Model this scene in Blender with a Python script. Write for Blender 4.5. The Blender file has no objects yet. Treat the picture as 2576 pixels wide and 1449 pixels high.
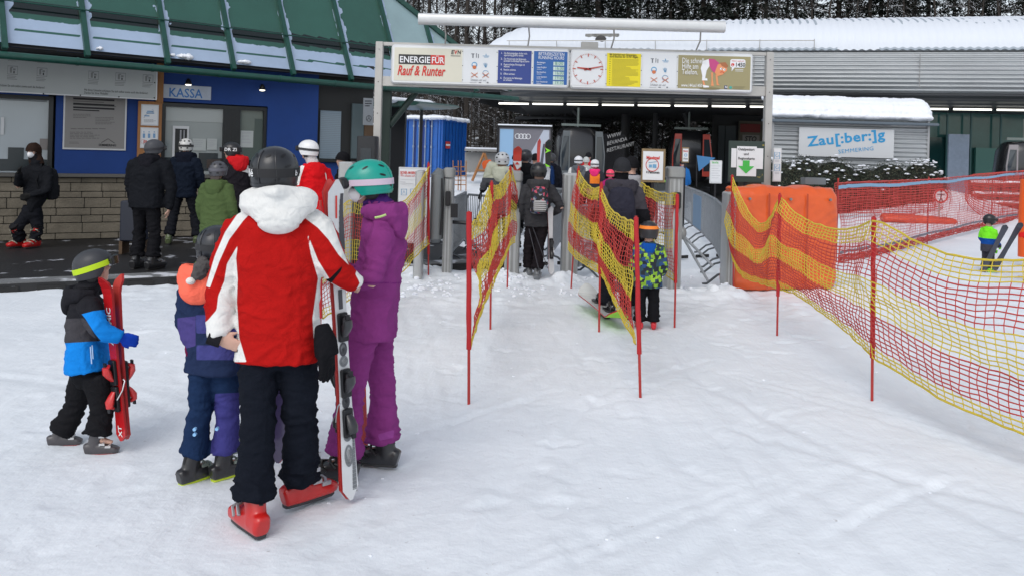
import bpy, bmesh, math, random
import numpy as np
from math import sin, cos, pi, radians, atan2, sqrt, exp
from mathutils import Vector, Matrix, noise
random.seed(7)
V = Vector
scene = bpy.context.scene
COL = scene.collection
# ------------------------------------------------------------------ camera
FPX, CX, HY, CAMH, ROLL = 2130.0, 1288.0, 385.0, 1.85, radians(1.55)   # numbers in a 2576 px wide picture
cam_d = bpy.data.cameras.new('camera'); cam = bpy.data.objects.new('camera', cam_d); COL.objects.link(cam)
scene.camera = cam
cam.location = (0, 0, CAMH)
cam.matrix_world = Matrix.Translation((0, 0, CAMH)) @ Matrix.Rotation(radians(90), 4, 'X') @ Matrix.Rotation(ROLL, 4, 'Z')
cam_d.sensor_width = 36; cam_d.lens = FPX/2576*36; cam_d.shift_y = -(724.5-HY)/2576; cam_d.clip_end = 2000
def ray(px, py):
    u = (px-CX)/FPX; v = (HY-py)/FPX
    return V((u*cos(ROLL)-v*sin(ROLL), 1.0, u*sin(ROLL)+v*cos(ROLL)))
def P(px, py, d):                      # point at depth d (metres along the view)
    r = ray(px, py); return V((r.x*d, d, CAMH+r.z*d))
def G(px, py, z=0.0):                  # point on the level z
    r = ray(px, py); t = (z-CAMH)/r.z; return V((r.x*t, t, z))
# ------------------------------------------------------------------ materials
MATS = {}
CLOTHY = ('jacket','trousers','parka','hood','pack_','neck_w','face_w','glove','beanie')
def name_is_cloth(n): return n.startswith(CLOTHY)
def node(nt, typ, **kw):
    n = nt.nodes.new(typ)
    for k, v in kw.items(): setattr(n, k, v)
    return n
def c4(c): return (c[0], c[1], c[2], 1.0)
def mat(name, col, rough=.6, metal=0, bump=0, bscale=40, var=0, vscale=6, coat=0, emit=None, estr=1, trans=0, spec=None, zones=None, alpha=None, aniso=None, snowy=None, bd=.01, grime=None):
    key = name
    if key in MATS: return MATS[key]
    m = bpy.data.materials.new(name); m.use_nodes = True; nt = m.node_tree
    b = nt.nodes['Principled BSDF']; L = nt.links.new
    b.inputs['Base Color'].default_value = c4(col); b.inputs['Roughness'].default_value = rough; b.inputs['Metallic'].default_value = metal
    if coat: b.inputs['Coat Weight'].default_value = coat; b.inputs['Coat Roughness'].default_value = .08
    if trans: b.inputs['Transmission Weight'].default_value = trans
    if spec is not None: b.inputs['Specular IOR Level'].default_value = spec
    if emit: b.inputs['Emission Color'].default_value = c4(emit); b.inputs['Emission Strength'].default_value = estr
    if alpha is not None: b.inputs['Alpha'].default_value = alpha
    tc = node(nt, 'ShaderNodeTexCoord')
    mp = node(nt, 'ShaderNodeMapping'); L(tc.outputs['Object'], mp.inputs['Vector'])
    if aniso: mp.inputs['Scale'].default_value = aniso
    cur = None
    def rgb(c):
        n = node(nt, 'ShaderNodeRGB'); n.outputs[0].default_value = c4(c); return n.outputs[0]
    def mix(f, a, bb, mode='MIX'):
        n = node(nt, 'ShaderNodeMix', data_type='RGBA', blend_type=mode)
        if isinstance(f, float): n.inputs[0].default_value = f
        else: L(f, n.inputs[0])
        L(a, n.inputs[6]); L(bb, n.inputs[7]); return n.outputs[2]
    if zones:
        cur = rgb(col)
        for i, zc in enumerate(zones):
            at = node(nt, 'ShaderNodeAttribute', attribute_name='z%d' % i)
            mm = node(nt, 'ShaderNodeMapRange'); mm.inputs[1].default_value = -.0015; mm.inputs[2].default_value = .0015
            L(at.outputs['Fac'], mm.inputs[0]); cur = mix(mm.outputs[0], cur, rgb(zc))
    if var:
        nz = node(nt, 'ShaderNodeTexNoise'); nz.inputs['Scale'].default_value = vscale; nz.inputs['Detail'].default_value = 5; nz.inputs['Roughness'].default_value = .65
        L(mp.outputs[0], nz.inputs['Vector'])
        mr = node(nt, 'ShaderNodeMapRange'); mr.inputs[1].default_value = .3; mr.inputs[2].default_value = .7
        mr.inputs[3].default_value = 1-var; mr.inputs[4].default_value = 1+var; L(nz.outputs[0], mr.inputs[0])
        cb = node(nt, 'ShaderNodeCombineColor')
        for k in range(3): L(mr.outputs[0], cb.inputs[k])
        cur = mix(1.0, cur or rgb(col), cb.outputs[0], 'MULTIPLY')
    if grime:
        nz = node(nt, 'ShaderNodeTexNoise'); nz.inputs['Scale'].default_value = grime[1]; nz.inputs['Detail'].default_value = 8; L(mp.outputs[0], nz.inputs['Vector'])
        mr = node(nt, 'ShaderNodeMapRange'); mr.inputs[1].default_value = grime[2]; mr.inputs[2].default_value = grime[2]+.08; L(nz.outputs[0], mr.inputs[0])
        cur = mix(mr.outputs[0], cur or rgb(col), rgb(grime[0]))
    if snowy is not None:     # real snow lying on faces that look up
        ge = node(nt, 'ShaderNodeNewGeometry'); sx = node(nt, 'ShaderNodeSeparateXYZ'); L(ge.outputs['Normal'], sx.inputs[0])
        nz = node(nt, 'ShaderNodeTexNoise'); nz.inputs['Scale'].default_value = snowy[1]; L(tc.outputs['Object'], nz.inputs['Vector'])
        ad = node(nt, 'ShaderNodeMath', operation='MULTIPLY_ADD'); L(nz.outputs[0], ad.inputs[0]); ad.inputs[1].default_value = snowy[2] if len(snowy) > 2 else 1.5; L(sx.outputs['Z'], ad.inputs[2])
        mr = node(nt, 'ShaderNodeMapRange'); mr.inputs[1].default_value = snowy[0]; mr.inputs[2].default_value = snowy[0]+.1; L(ad.outputs[0], mr.inputs[0])
        cur = mix(mr.outputs[0], cur or rgb(col), rgb((.86, .88, .92)))
    if cur: L(cur, b.inputs['Base Color'])
    if bump:
        wk = None
        if name_is_cloth(name):
            n2 = node(nt, 'ShaderNodeTexNoise'); n2.inputs['Scale'].default_value = 13; n2.inputs['Detail'].default_value = 3; n2.inputs['Distortion'].default_value = 1.6; L(mp.outputs[0], n2.inputs['Vector'])
            wk = node(nt, 'ShaderNodeBump'); wk.inputs['Strength'].default_value = .55; wk.inputs['Distance'].default_value = .018; L(n2.outputs[0], wk.inputs['Height'])
        nz = node(nt, 'ShaderNodeTexNoise'); nz.inputs['Scale'].default_value = bscale; nz.inputs['Detail'].default_value = 6; L(mp.outputs[0], nz.inputs['Vector'])
        bp = node(nt, 'ShaderNodeBump'); bp.inputs['Strength'].default_value = bump; bp.inputs['Distance'].default_value = bd
        L(nz.outputs[0], bp.inputs['Height']); L(bp.outputs[0], b.inputs['Normal'])
        if wk: L(wk.outputs[0], bp.inputs['Normal'])
    MATS[key] = m
    return m
def srgb(r, g, b):
    f = lambda c: (c/255/12.92) if c/255 <= .04045 else ((c/255+.055)/1.055)**2.4
    return (f(r), f(g), f(b))
def cloth(name, col, zones=None, **kw):
    kw.setdefault('rough', .85); kw.setdefault('bump', .25); kw.setdefault('bscale', 60); kw.setdefault('var', .07); kw.setdefault('vscale', 9); kw.setdefault('spec', .06)
    return mat(name, col, zones=zones, **kw)
TS = bpy.data.scenes.new('workbench')
def get_dg():
    with bpy.context.temp_override(scene=TS, view_layer=TS.view_layers[0]): dg = bpy.context.evaluated_depsgraph_get()
    dg.update(); return dg
# ------------------------------------------------------------------ mesh builder
class MB:
    def __init__(s): s.v = []; s.f = []; s.m = []
    def add(s, vs, fs, mi=0):
        o = len(s.v); s.v += [tuple(v) for v in vs]; s.f += [tuple(i+o for i in f) for f in fs]; s.m += [mi]*len(fs)
    def box(s, c, size, mi=0, ax=None):
        c = V(c); h = [x/2 for x in size]
        X, Y, Z = ax if ax else (V((1,0,0)), V((0,1,0)), V((0,0,1)))
        vs = [c+X*(a*h[0])+Y*(b*h[1])+Z*(d*h[2]) for a in (-1,1) for b in (-1,1) for d in (-1,1)]
        s.add(vs, [(0,1,3,2),(4,6,7,5),(0,4,5,1),(2,3,7,6),(0,2,6,4),(1,5,7,3)], mi)
    def rbox(s, c, size, r, mi=0, ax=None, n=3):     # box with rounded vertical (third-axis) edges, chamfered top
        c = V(c); X, Y, Z = ax if ax else (V((1,0,0)), V((0,1,0)), V((0,0,1)))
        def ring(k, z):
            out = []
            hx, hy = size[0]/2-k, size[1]/2-k; rr = max(r-k, .001)
            for q, (sx, sy) in enumerate(((1,1),(-1,1),(-1,-1),(1,-1))):
                for i in range(n+1):
                    a = q*pi/2+i/n*pi/2
                    out.append(c+X*(sx*(hx-rr)+rr*cos(a))+Y*(sy*(hy-rr)+rr*sin(a))+Z*z)
            return out
        e = min(r*.5, size[2]*.2); h = size[2]/2
        s.rings([ring(e, -h), ring(0, -h+e), ring(0, h-e), ring(e, h)], mi)
    def rings(s, rs, mi=0, caps=True, closed=True):
        n = len(rs[0]); vs = [p for r in rs for p in r]; fs = []
        for i in range(len(rs)-1):
            for k in range(n if closed else n-1):
                k2 = (k+1) % n
                fs.append((i*n+k, i*n+k2, (i+1)*n+k2, (i+1)*n+k))
        if caps and closed:
            fs.append(tuple(range(n-1, -1, -1))); fs.append(tuple((len(rs)-1)*n+k for k in range(n)))
        s.add(vs, fs, mi)
    def loft(s, pts, rr, side=None, n=14, mi=0, power=2.0, caps=True):
        pts = [V(p) for p in pts]; rs = []; prev = None
        for i, p in enumerate(pts):
            t = (pts[min(i+1, len(pts)-1)]-pts[max(i-1, 0)]).normalized()
            ref = V(side) if side is not None else (prev if prev is not None else (V((0,0,1)).cross(t) if abs(t.z) < .9 else V((1,0,0))))
            a = ref-t*ref.dot(t)
            if a.length < 1e-5: a = V((0,1,0))-t*t.y
            a.normalize(); b = t.cross(a); prev = a
            r = rr[i] if isinstance(rr, (list, tuple)) else rr
            ra, rb = r if isinstance(r, (list, tuple)) else (r, r)
            ring = []
            for k in range(n):
                th = 2*pi*k/n; cx, sy = cos(th), sin(th)
                if power != 2: cx = math.copysign(abs(cx)**(2/power), cx); sy = math.copysign(abs(sy)**(2/power), sy)
                ring.append(p+a*(ra*cx)+b*(rb*sy))
            rs.append(ring)
        s.rings(rs, mi, caps)
    def tube(s, a, b, r, n=8, mi=0, r2=None):
        s.loft([a, b], [r, r if r2 is None else r2], n=n, mi=mi)
    def pipe(s, pts, r, n=6, mi=0): s.loft(pts, [r]*len(pts), n=n, mi=mi)
    def ell(s, c, r, ax=None, nu=16, nv=10, mi=0):
        c = V(c); X, Y, Z = ax if ax else (V((1,0,0)), V((0,1,0)), V((0,0,1)))
        vs = [c-Z*r[2]]
        for j in range(1, nv):
            ph = -pi/2+pi*j/nv
            for i in range(nu):
                th = 2*pi*i/nu
                vs.append(c+X*(r[0]*cos(ph)*cos(th))+Y*(r[1]*cos(ph)*sin(th))+Z*(r[2]*sin(ph)))
        vs.append(c+Z*r[2]); fs = []
        for i in range(nu):
            i2 = (i+1) % nu
            fs.append((0, 1+i2, 1+i))
            for j in range(nv-2): fs.append((1+j*nu+i, 1+j*nu+i2, 1+(j+1)*nu+i2, 1+(j+1)*nu+i))
            fs.append((1+(nv-2)*nu+i, 1+(nv-2)*nu+i2, len(vs)-1))
        s.add(vs, fs, mi)
    def quad(s, a, b, c, d, mi=0): s.add([a, b, c, d], [(0,1,2,3)], mi)
    def prism(s, pts, n, mi=0):          # polygon + extrusion vector
        pts = [V(p) for p in pts]; n = V(n); k = len(pts)
        s.add(pts+[p+n for p in pts], [tuple(range(k-1, -1, -1)), tuple(range(k, 2*k))]+[(i, (i+1) % k, (i+1) % k+k, i+k) for i in range(k)], mi)
    def text(s, body, org, right, up, size=None, width=None, mi=0, align='LEFT', bold=0, shear=0, off=.003, spacing=1.0, fn=None):
        cu = bpy.data.curves.new('t', 'FONT'); cu.body = body; cu.size = 1; cu.align_x = align; cu.resolution_u = 2; cu.offset = bold; cu.shear = shear; cu.space_character = spacing
        ob = bpy.data.objects.new('t', cu); TS.collection.objects.link(ob); dg = get_dg()
        me = bpy.data.meshes.new_from_object(ob.evaluated_get(dg)); co = [v.co.copy() for v in me.vertices]; fs = [tuple(p.vertices) for p in me.polygons]
        bpy.data.objects.remove(ob); bpy.data.curves.remove(cu); bpy.data.meshes.remove(me)
        if not co: return
        w = max(v.x for v in co)-min(v.x for v in co)
        sc_x = sc_y = size if size else width/w
        if size and width: sc_x = width/w
        right = V(right).normalized(); up = V(up).normalized(); nn = right.cross(up)
        if fn: vs = [fn(v.x*sc_x, v.y*sc_y) for v in co]
        else: vs = [V(org)+right*(v.x*sc_x)+up*(v.y*sc_y)+nn*off for v in co]
        s.add(vs, fs, mi)
    def build(s, name, mats, parent=None, org=None, smooth=True, bev=0, angle=40):
        org = V(org) if org is not None else (V(parent.location) if parent is not None and parent.get('_w', 1) else V((0,0,0)))
        me = bpy.data.meshes.new(name)
        if len(s.v): vs = (np.array(s.v)-np.array(org)).tolist()
        else: vs = []
        me.from_pydata(vs, [], s.f)
        mats = mats if isinstance(mats, (list, tuple)) else [mats]
        for m in mats: me.materials.append(m)
        if len(mats) > 1: me.polygons.foreach_set('material_index', s.m)
        bm = bmesh.new(); bm.from_mesh(me); bmesh.ops.recalc_face_normals(bm, faces=bm.faces)
        if bev:
            es = [e for e in bm.edges if len(e.link_faces) == 2 and e.calc_face_angle(0) > radians(50)]
            bmesh.ops.bevel(bm, geom=es, offset=bev, segments=2, affect='EDGES', clamp_overlap=True)
        bm.to_mesh(me); bm.free()
        if smooth:
            me.polygons.foreach_set('use_smooth', [True]*len(me.polygons))
            try: me.set_sharp_from_angle(angle=radians(angle))
            except Exception: pass
        o = bpy.data.objects.new(name, me); COL.objects.link(o)
        if parent is not None: o.parent = parent
        else: o.location = org
        return o
def tag(o, label=None, cat=None, group=None, kind=None):
    if label: o['label'] = label
    if cat: o['category'] = cat
    if group: o['group'] = group
    if kind: o['kind'] = kind
    return o
def thing(name, loc, label, cat, group=None, rotz=0):
    o = bpy.data.objects.new(name, None); COL.objects.link(o); o.location = loc; o.rotation_euler = (0, 0, rotz); o.empty_display_size = .1
    return tag(o, label, cat, group)
def remesh(name, mb, voxel, mats, parent=None, org=None, it=6, disp=None, zones=None):
    """union of the closed lofts in mb as ONE continuous surface"""
    org = V(org) if org is not None else V(parent.location)
    me = bpy.data.meshes.new('tmp'); me.from_pydata((np.array(mb.v)-np.array(org)).tolist(), [], mb.f)
    bm = bmesh.new(); bm.from_mesh(me); bmesh.ops.recalc_face_normals(bm, faces=bm.faces); bm.to_mesh(me); bm.free()
    ob = bpy.data.objects.new('tmp', me); TS.collection.objects.link(ob)
    m = ob.modifiers.new('r', 'REMESH'); m.mode = 'VOXEL'; m.voxel_size = voxel; m.use_smooth_shade = True
    if it:
        sm = ob.modifiers.new('s', 'SMOOTH'); sm.factor = .5; sm.iterations = it
    dg = get_dg()
    out = bpy.data.meshes.new_from_object(ob.evaluated_get(dg)); bpy.data.objects.remove(ob); bpy.data.meshes.remove(me)
    out.name = name; out.materials.clear()
    for q in (mats if isinstance(mats, (list, tuple)) else [mats]): out.materials.append(q)
    n = len(out.vertices)
    if disp:
        co = [v.co.copy() for v in out.vertices]; no = [v.normal.copy() for v in out.vertices]
        for i in range(n): out.vertices[i].co = co[i]+no[i]*disp(co[i], no[i])
    if zones:
        for k, fn in enumerate(zones):
            a = out.attributes.new('z%d' % k, 'FLOAT', 'POINT'); a.data.foreach_set('value', [float(fn(v.co+org)) for v in out.vertices])
    out.polygons.foreach_set('use_smooth', [True]*len(out.polygons)); out.update()
    o = bpy.data.objects.new(name, out); COL.objects.link(o)
    if parent is not None: o.parent = parent
    else: o.location = org
    return o
def folds(amp, sc=(7, 7, 14), seed=0):
    def f(p, nn):
        q = V((p.x*sc[0]+seed, p.y*sc[1]+seed*.7, p.z*sc[2]))
        q += V((noise.noise(q*.6), noise.noise(q*.6+V((9,0,0))), noise.noise(q*.6+V((0,7,0)))))*1.5
        a = max(0, 1-abs(noise.noise(q))*3.2)**1.4; b = max(0, 1-abs(noise.noise(q*1.9+V((4,4,4))))*3.5)
        return amp*(a*1.1+b*.45-.45+noise.noise(q*.5)*.6)
    return f
def copy_tree(o, loc, rotz=0, label=None, scale=None):
    c = o.copy(); COL.objects.link(c); c.location = loc; c.rotation_euler = (0, 0, rotz)
    if scale: c.scale = (scale,)*3
    if label: c['label'] = label
    for ch in o.children:
        d = ch.copy(); COL.objects.link(d); d.parent = c
        for g in ch.children:
            e = g.copy(); COL.objects.link(e); e.parent = d
    return c
EXPO = -0.01
# ------------------------------------------------------------------ people
SKIN = mat('skin', (.55, .33, .25), rough=.5, bump=.05, var=.05)
DARK = mat('dark_plastic', (.010, .010, .012), rough=.35, spec=.4)
METAL = mat('buckle_metal', (.5, .5, .52), rough=.3, metal=.9)
EYE = mat('eye', (.03, .02, .02), rough=.1)
def frame(a): return V((cos(a), sin(a), 0)), V((-sin(a), cos(a), 0))      # right, forward
def hand_geo(mb, w, d, pn, k=1.0, curl=.5, side=1, fat=1.0):
    """wrist point w, direction d towards the fingers, pn = palm normal; side +1: thumb on d x pn side"""
    w = V(w); d = V(d).normalized(); pn = (V(pn)-d*V(pn).dot(d)).normalized(); x = d.cross(pn)*side
    f = .0085*k*fat
    mb.loft([w-d*.03*k, w, w+d*.03*k, w+d*.085*k], [(.024*k*fat, .019*k*fat), (.027*k*fat, .018*k*fat), (.038*k*fat, .016*k*fat), (.040*k*fat, .013*k*fat)], side=x, n=12)
    for i, (o, ln) in enumerate(((.029, .066), (.010, .076), (-.010, .070), (-.029, .054))):
        b = w+d*.08*k+x*(o*k*fat); pts = [b-d*.02*k]; dd = d.copy(); p = b; c = curl*(.8+.15*i)
        for q, fr in enumerate((.42, .33, .25)):
            pts.append(p.copy()); dd = (dd*cos(c)+pn*sin(c)).normalized() if q else dd
            p = p+dd*(ln*k*fr)
        pts.append(p)
        mb.loft(pts, [f*1.05, f*1.05, f, f*.95, f*.75], n=8)
    b = w+d*.02*k+x*.022*k*fat; td = (d*.6+x*.75+pn*.35).normalized()
    mb.loft([b, b+td*.035*k, b+(td+d*.3).normalized()*.06*k, b+(td+d*.7).normalized()*.082*k], [f*1.5, f*1.3, f*1.1, f*.8], n=8)
def head_geo(mb, C, r, f, u, k):
    ax = (r, f, u)
    mb.ell(C+u*.025*k, (.074*k, .092*k, .085*k), ax); mb.ell(C+f*.022*k-u*.045*k, (.055*k, .066*k, .065*k), ax)
    mb.ell(C+f*.06*k-u*.088*k, (.028*k, .024*k, .02*k), ax)
    mb.loft([C+f*.082*k+u*.022*k, C+f*.104*k-u*.018*k, C+f*.088*k-u*.028*k], [.009*k, .015*k, .010*k], n=8)
    mb.ell(C+f*.084*k-u*.052*k, (.024*k, .010*k, .006*k), ax); mb.ell(C+f*.081*k-u*.063*k, (.021*k, .011*k, .007*k), ax)
    mb.ell(C+f*.080*k+u*.034*k, (.050*k, .013*k, .008*k), ax)
    for s in (-1, 1):
        mb.ell(C+r*(s*.076*k)-f*.008*k-u*.008*k, (.010*k, .020*k, .033*k), ax)
        mb.ell(C+r*(s*.042*k)+f*.062*k-u*.025*k, (.020*k, .018*k, .018*k), ax)
class Shell:
    """the outside of a helmet or hat: az 0 = front, positive to the wearer's right"""
    def __init__(s, C, r, f, u, k, a=.122, b=.142, c=.125): s.C = C+u*.022*k; s.r, s.f, s.u, s.k = r, f, u, k; s.a, s.b, s.c = a*k, b*k, c*k
    def at(s, az, z, off=1.0):        # z in -1..1 of the height
        q = sqrt(max(0.0, 1-abs(z)**2.3))if z > 0 else 1-.22*z*z
        return s.C+s.r*(s.a*q*sin(az)*off)+s.f*(s.b*q*cos(az)*off)+s.u*(s.c*z*off)
    def low(s, az, front=.10, side=-.62, back=-.72):
        a = abs(((az+pi) % (2*pi))-pi)
        if a < .75: return front
        if a < 1.15: return front+(side-front)*(.5-.5*cos(pi*(a-.75)/.4))
        return side+(back-side)*(a-1.15)/(pi-1.15)
    def build_geo(s, mb, lowf=None, n=48, m=14, mi=0, thick=.90, ridge=0):
        lowf = lowf or s.low; rs = []
        azs = [2*pi*i/n for i in range(n)]
        def ringat(t, off):
            out = []
            for az in azs:
                z0 = lowf(az); z = z0+(1.0-z0)*sin(t*pi/2)
                o = off+(ridge*max(0, cos(az*0+s.prof(az, z))) if ridge else 0)
                out.append(s.at(az, min(z, .9995), o))
            return out
        for j in range(m): rs.append(ringat(j/m, 1.0))
        vs = [p for r_ in rs for p in r_]+[s.at(0, .9999)]
        fs = []
        for j in range(m-1):
            for i in range(n): fs.append((j*n+i, j*n+(i+1) % n, (j+1)*n+(i+1) % n, (j+1)*n+i))
        for i in range(n): fs.append(((m-1)*n+i, (m-1)*n+(i+1) % n, len(vs)-1))
        k0 = len(vs)            # inner ring for thickness
        inner = [s.at(az, lowf(az), thick) for az in azs]+[s.at(az, lowf(az)*.5+.3, thick*.97) for az in azs]+[s.at(0, .85, thick)]
        for i in range(n):
            i2 = (i+1) % n
            fs.append((i, k0+i, k0+i2, i2)); fs.append((k0+i, k0+n+i, k0+n+i2, k0+i2)); fs.append((k0+n+i, k0+2*n, k0+n+i2))
        mb.add(vs+inner, fs, mi)
    def prof(s, az, z): return az*6
    def band(s, mb, z0, z1, az0, az1, off=1.03, tilt=0, n=40, mi=0, thick=.012):
        rs = []
        for i in range(n+1):
            az = az0+(az1-az0)*i/n; dz = tilt*cos(az)
            rs.append([s.at(az, z0+dz, off), s.at(az, z1+dz, off), s.at(az, z1+dz, off-thick*2), s.at(az, z0+dz, off-thick*2)])
        mb.rings(rs, mi)
    def patch(s, mb, az, z, daz, dz, off=1.008, n=14, mi=0, rot=0):
        c = s.at(az, z, off*1.0); vs = [c]
        for i in range(n):
            t = 2*pi*i/n; x = daz*cos(t); y = dz*sin(t)
            vs.append(s.at(az+x*cos(rot)-y*sin(rot), z+x*sin(rot)+y*cos(rot), off))
        mb.add(vs, [(0, 1+i, 1+(i+1) % n) for i in range(n)], mi)
    def write(s, mb, txt, az, z, h, mi=0, off=1.045, bold=.012, mirror=1):
        mb.text(txt, (0,0,0), (1,0,0), (0,0,1), size=h, mi=mi, align='CENTER', bold=bold, fn=lambda x, y: s.at(az-mirror*x/s.a, z+(y-h*.35)/s.c, off))
VENTS = [(pi, .60, .16, .10), (pi-.75, .62, .20, .11), (pi+.75, .62, .20, .11), (pi-.9, .2, .2, .1), (pi+.9, .2, .2, .1), (pi-.45, -.35, .16, .09), (pi+.45, -.35, .16, .09), (.6, .7, .2, .09), (-.6, .7, .2, .09), (1.5, .62, .2, .08), (-1.5, .62, .2, .08)]
def helmet(root, C, r, f, u, k, col, spec):
    nm = spec.get('name', 'helmet')
    sh = Shell(C, r, f, u, k, *(spec.get('dims', (.122, .142, .125))))
    mb = MB(); sh.build_geo(mb, n=spec.get('n', 32), m=spec.get('m', 10))
    o = mb.build(nm, mat(spec.get('mat', 'helmet_%.2f_%.2f_%.2f' % col), col, rough=spec.get('rough', .35), coat=.15, var=.04, bump=.03), root, angle=50)
    if spec.get('vents', True) and spec.get('lod', 1):
        if spec.get('hero'):
            for az, z, a, b in VENTS:
                mb = MB(); sh.patch(mb, az, z, a*.8, b*.5, rot=.35 if az > pi else -.35, off=1.012); mb.build('air_vent', DARK, o, org=root.location)
            mb = MB()
            for a_ in (pi-.38, pi+.38): mb.pipe([sh.at(a_+(t-.5)*.12, -.55+1.35*t, 1.012) for t in [q/12 for q in range(13)]], .003, n=6)
            sh.band(mb, -.62, -.52, 1.2, 2*pi-1.2, off=1.022, thick=.010); mb.build('shell_ridges', MATS[spec.get('mat', 'helmet_%.2f_%.2f_%.2f' % col)], o, org=root.location)
        else:
            mb = MB()
            for az, z, a, b in VENTS: sh.patch(mb, az, z, a, b, rot=.0, off=1.01)
            mb.build('vent_pattern', DARK, o, org=root.location)
    mb = MB()
    for s in (-1, 1):        # ear pads + chin strap
        e = C+r*(s*.086*k)-u*.035*k-f*.01*k
        mb.ell(e, (.022*k, .050*k, .055*k), (r, f, u), nu=12, nv=8)
        mb.pipe([e-u*.03*k, C+r*(s*.06*k)-u*.085*k+f*.03*k, C-u*.115*k+f*.045*k], .006*k, n=6)
    mb.build('ear_pads', mat('ear_pad', spec.get('pad', (.02,.02,.022)), rough=.8), o, org=root.location)
    if spec.get('strap'):
        sc, z0, z1, tilt = spec['strap']; mb = MB()
        a0 = spec.get('strap_az', .75)
        sh.band(mb, z0, z1, a0, 2*pi-a0, tilt=tilt, off=1.035)
        st = mb.build('goggle_strap', mat('strap_%.2f_%.2f_%.2f' % sc, sc, rough=.7, var=spec.get('svar', 0), vscale=12), root)
        if spec.get('text'):
            mb = MB()
            for (tx, az, h) in spec['text']: sh.write(mb, tx, az, (z0+z1)/2+tilt*cos(az), h, off=1.062)
            mb.build('lettering', mat('white_print', (.8,.8,.8), rough=.5), st, org=root.location)
        if spec.get('goggles', True):
            mb = MB(); zc = (z0+z1)/2+tilt*.9; rs = []
            for i in range(13):
                az = -a0+2*a0*i/12; e = .30*(1-.12*abs(i-6)/6)
                if i in (0, 12): e *= .6
                q = lambda z, off: sh.C+sh.r*(sh.a*sin(az)*off)+sh.f*(sh.b*cos(az)*off)+sh.u*(sh.c*z)
                rs.append([q(zc-e, 1.05), q(zc+e, 1.05), q(zc+e*.85, 1.24), q(zc-e*.85, 1.24)])
            mb.rings(rs); g = mb.build('goggles', mat('goggle_frame', (.015,.015,.018), rough=.4), root, bev=.003)
            mb = MB(); rs = []
            for i in range(1, 12):
                az = -a0*.95+2*a0*.95*i/12; e = .22
                q = lambda z, off: sh.C+sh.r*(sh.a*sin(az)*off)+sh.f*(sh.b*cos(az)*off)+sh.u*(sh.c*z)
                rs.append([q(zc-e, 1.25), q(zc+e, 1.25)])
            mb.rings(rs, caps=False, closed=False); mb.build('goggle_lens', mat('goggle_lens', (.05,.03,.02), rough=.08, metal=.6), g, org=root.location)
    if spec.get('goggles_at'):     # goggles with lens worn on the face at an own place
        pass
    return o, sh
def boot(root, ankle, fd, k, cols, lean=.18, detail=1, toe_up=0, knee=None):
    """ski boot: ankle point = above the sole by .10*k ; fd = toe direction (horizontal)"""
    a = V(ankle); fd = V(fd).normalized(); up = V((0,0,1)); sd = fd.cross(up); z0 = a.z-.10*k
    kv = V((knee.x-a.x, knee.y-a.y, 0))/max(.1, knee.z-a.z) if knee is not None else V((0,0,0))
    def q(x, y, z): return V((a.x, a.y, z0))+fd*(x*k)+sd*(y*k)+up*(z*k+toe_up*max(0, x)*k)+kv*max(0, z-.10)*k
    m1 = mat('boot_shell_%.2f_%.2f_%.2f' % cols[0], cols[0], rough=.3, coat=.3, bump=.03); m2 = mat('boot_sole_%.2f_%.2f_%.2f' % cols[1], cols[1], rough=.6)
    mb = MB()
    mb.loft([q(-.105,0,.058), q(-.09,0,.062), q(0,0,.064), q(.09,0,.060), q(.17,0,.050), q(.205,0,.044)], [(.034*k,.045*k), (.044*k,.052*k), (.048*k,.055*k), (.053*k,.046*k), (.049*k,.034*k), (.032*k,.022*k)], side=sd, n=16, power=3)
    mb.loft([q(-.025,0,.05), q(-.012,0,.14), q(.004,0,.22), q(.022,0,.31)], [(.050*k,.070*k), (.048*k,.064*k), (.050*k,.062*k), (.053*k,.066*k)], side=sd, n=16)
    o = remesh('ski_boot', mb, .008*k if detail else .014*k, m1, root, it=3)
    mb = MB()
    mb.loft([q(-.092,0,.012), q(-.080,0,.012), q(.09,0,.012), q(.165,0,.013), q(.186,0,.016)], [(.022*k,.012*k), (.031*k,.012*k), (.038*k,.012*k), (.034*k,.012*k), (.022*k,.010*k)], side=sd, n=12, power=4)
    mb.build('sole', m2, o, org=root.location)
    if detail:
        mb = MB()
        for (x, z, dx, w) in ((.13, .095, .25, .055), (.075, .118, .5, .058), (.062, .19, 1.3, .062), (.072, .27, 1.3, .054)):
            t = fd*cos(dx)*-1+up*sin(dx)
            for s in (1,):
                mb.pipe([q(x-.045, -w, z-.03), q(x-.01, -w*.85, z+.0), q(x, -w*.2, z+.012), q(x, w*.4, z+.010), q(x-.02, w*.95, z-.01)], .0085*k, n=6)
                mb.box(q(x-.012, w*.93, z-.004), (.012*k, .05*k, .02*k), ax=(sd, fd, up))
        mb.build('buckles', mat('boot_buckle_%.2f_%.2f_%.2f' % cols[2], cols[2], rough=.35, metal=.5), o, org=root.location)
        mb = MB(); mb.loft([q(-.074,0,.145), q(-.066,0,.20), q(-.050,0,.27)], [(.012*k,.006*k), (.014*k,.007*k), (.014*k,.006*k)], side=sd, n=8); mb.build('spoiler_strap', DARK, o, org=root.location)
        mb = MB(); c1 = q(.026, 0, .315); c2 = q(.034, 0, .345)
        mb.loft([c1, c2], [(.055*k,.068*k), (.056*k,.068*k)], side=sd, n=18); mb.build('cuff_strap', DARK, o, org=root.location)
    return o
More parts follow.
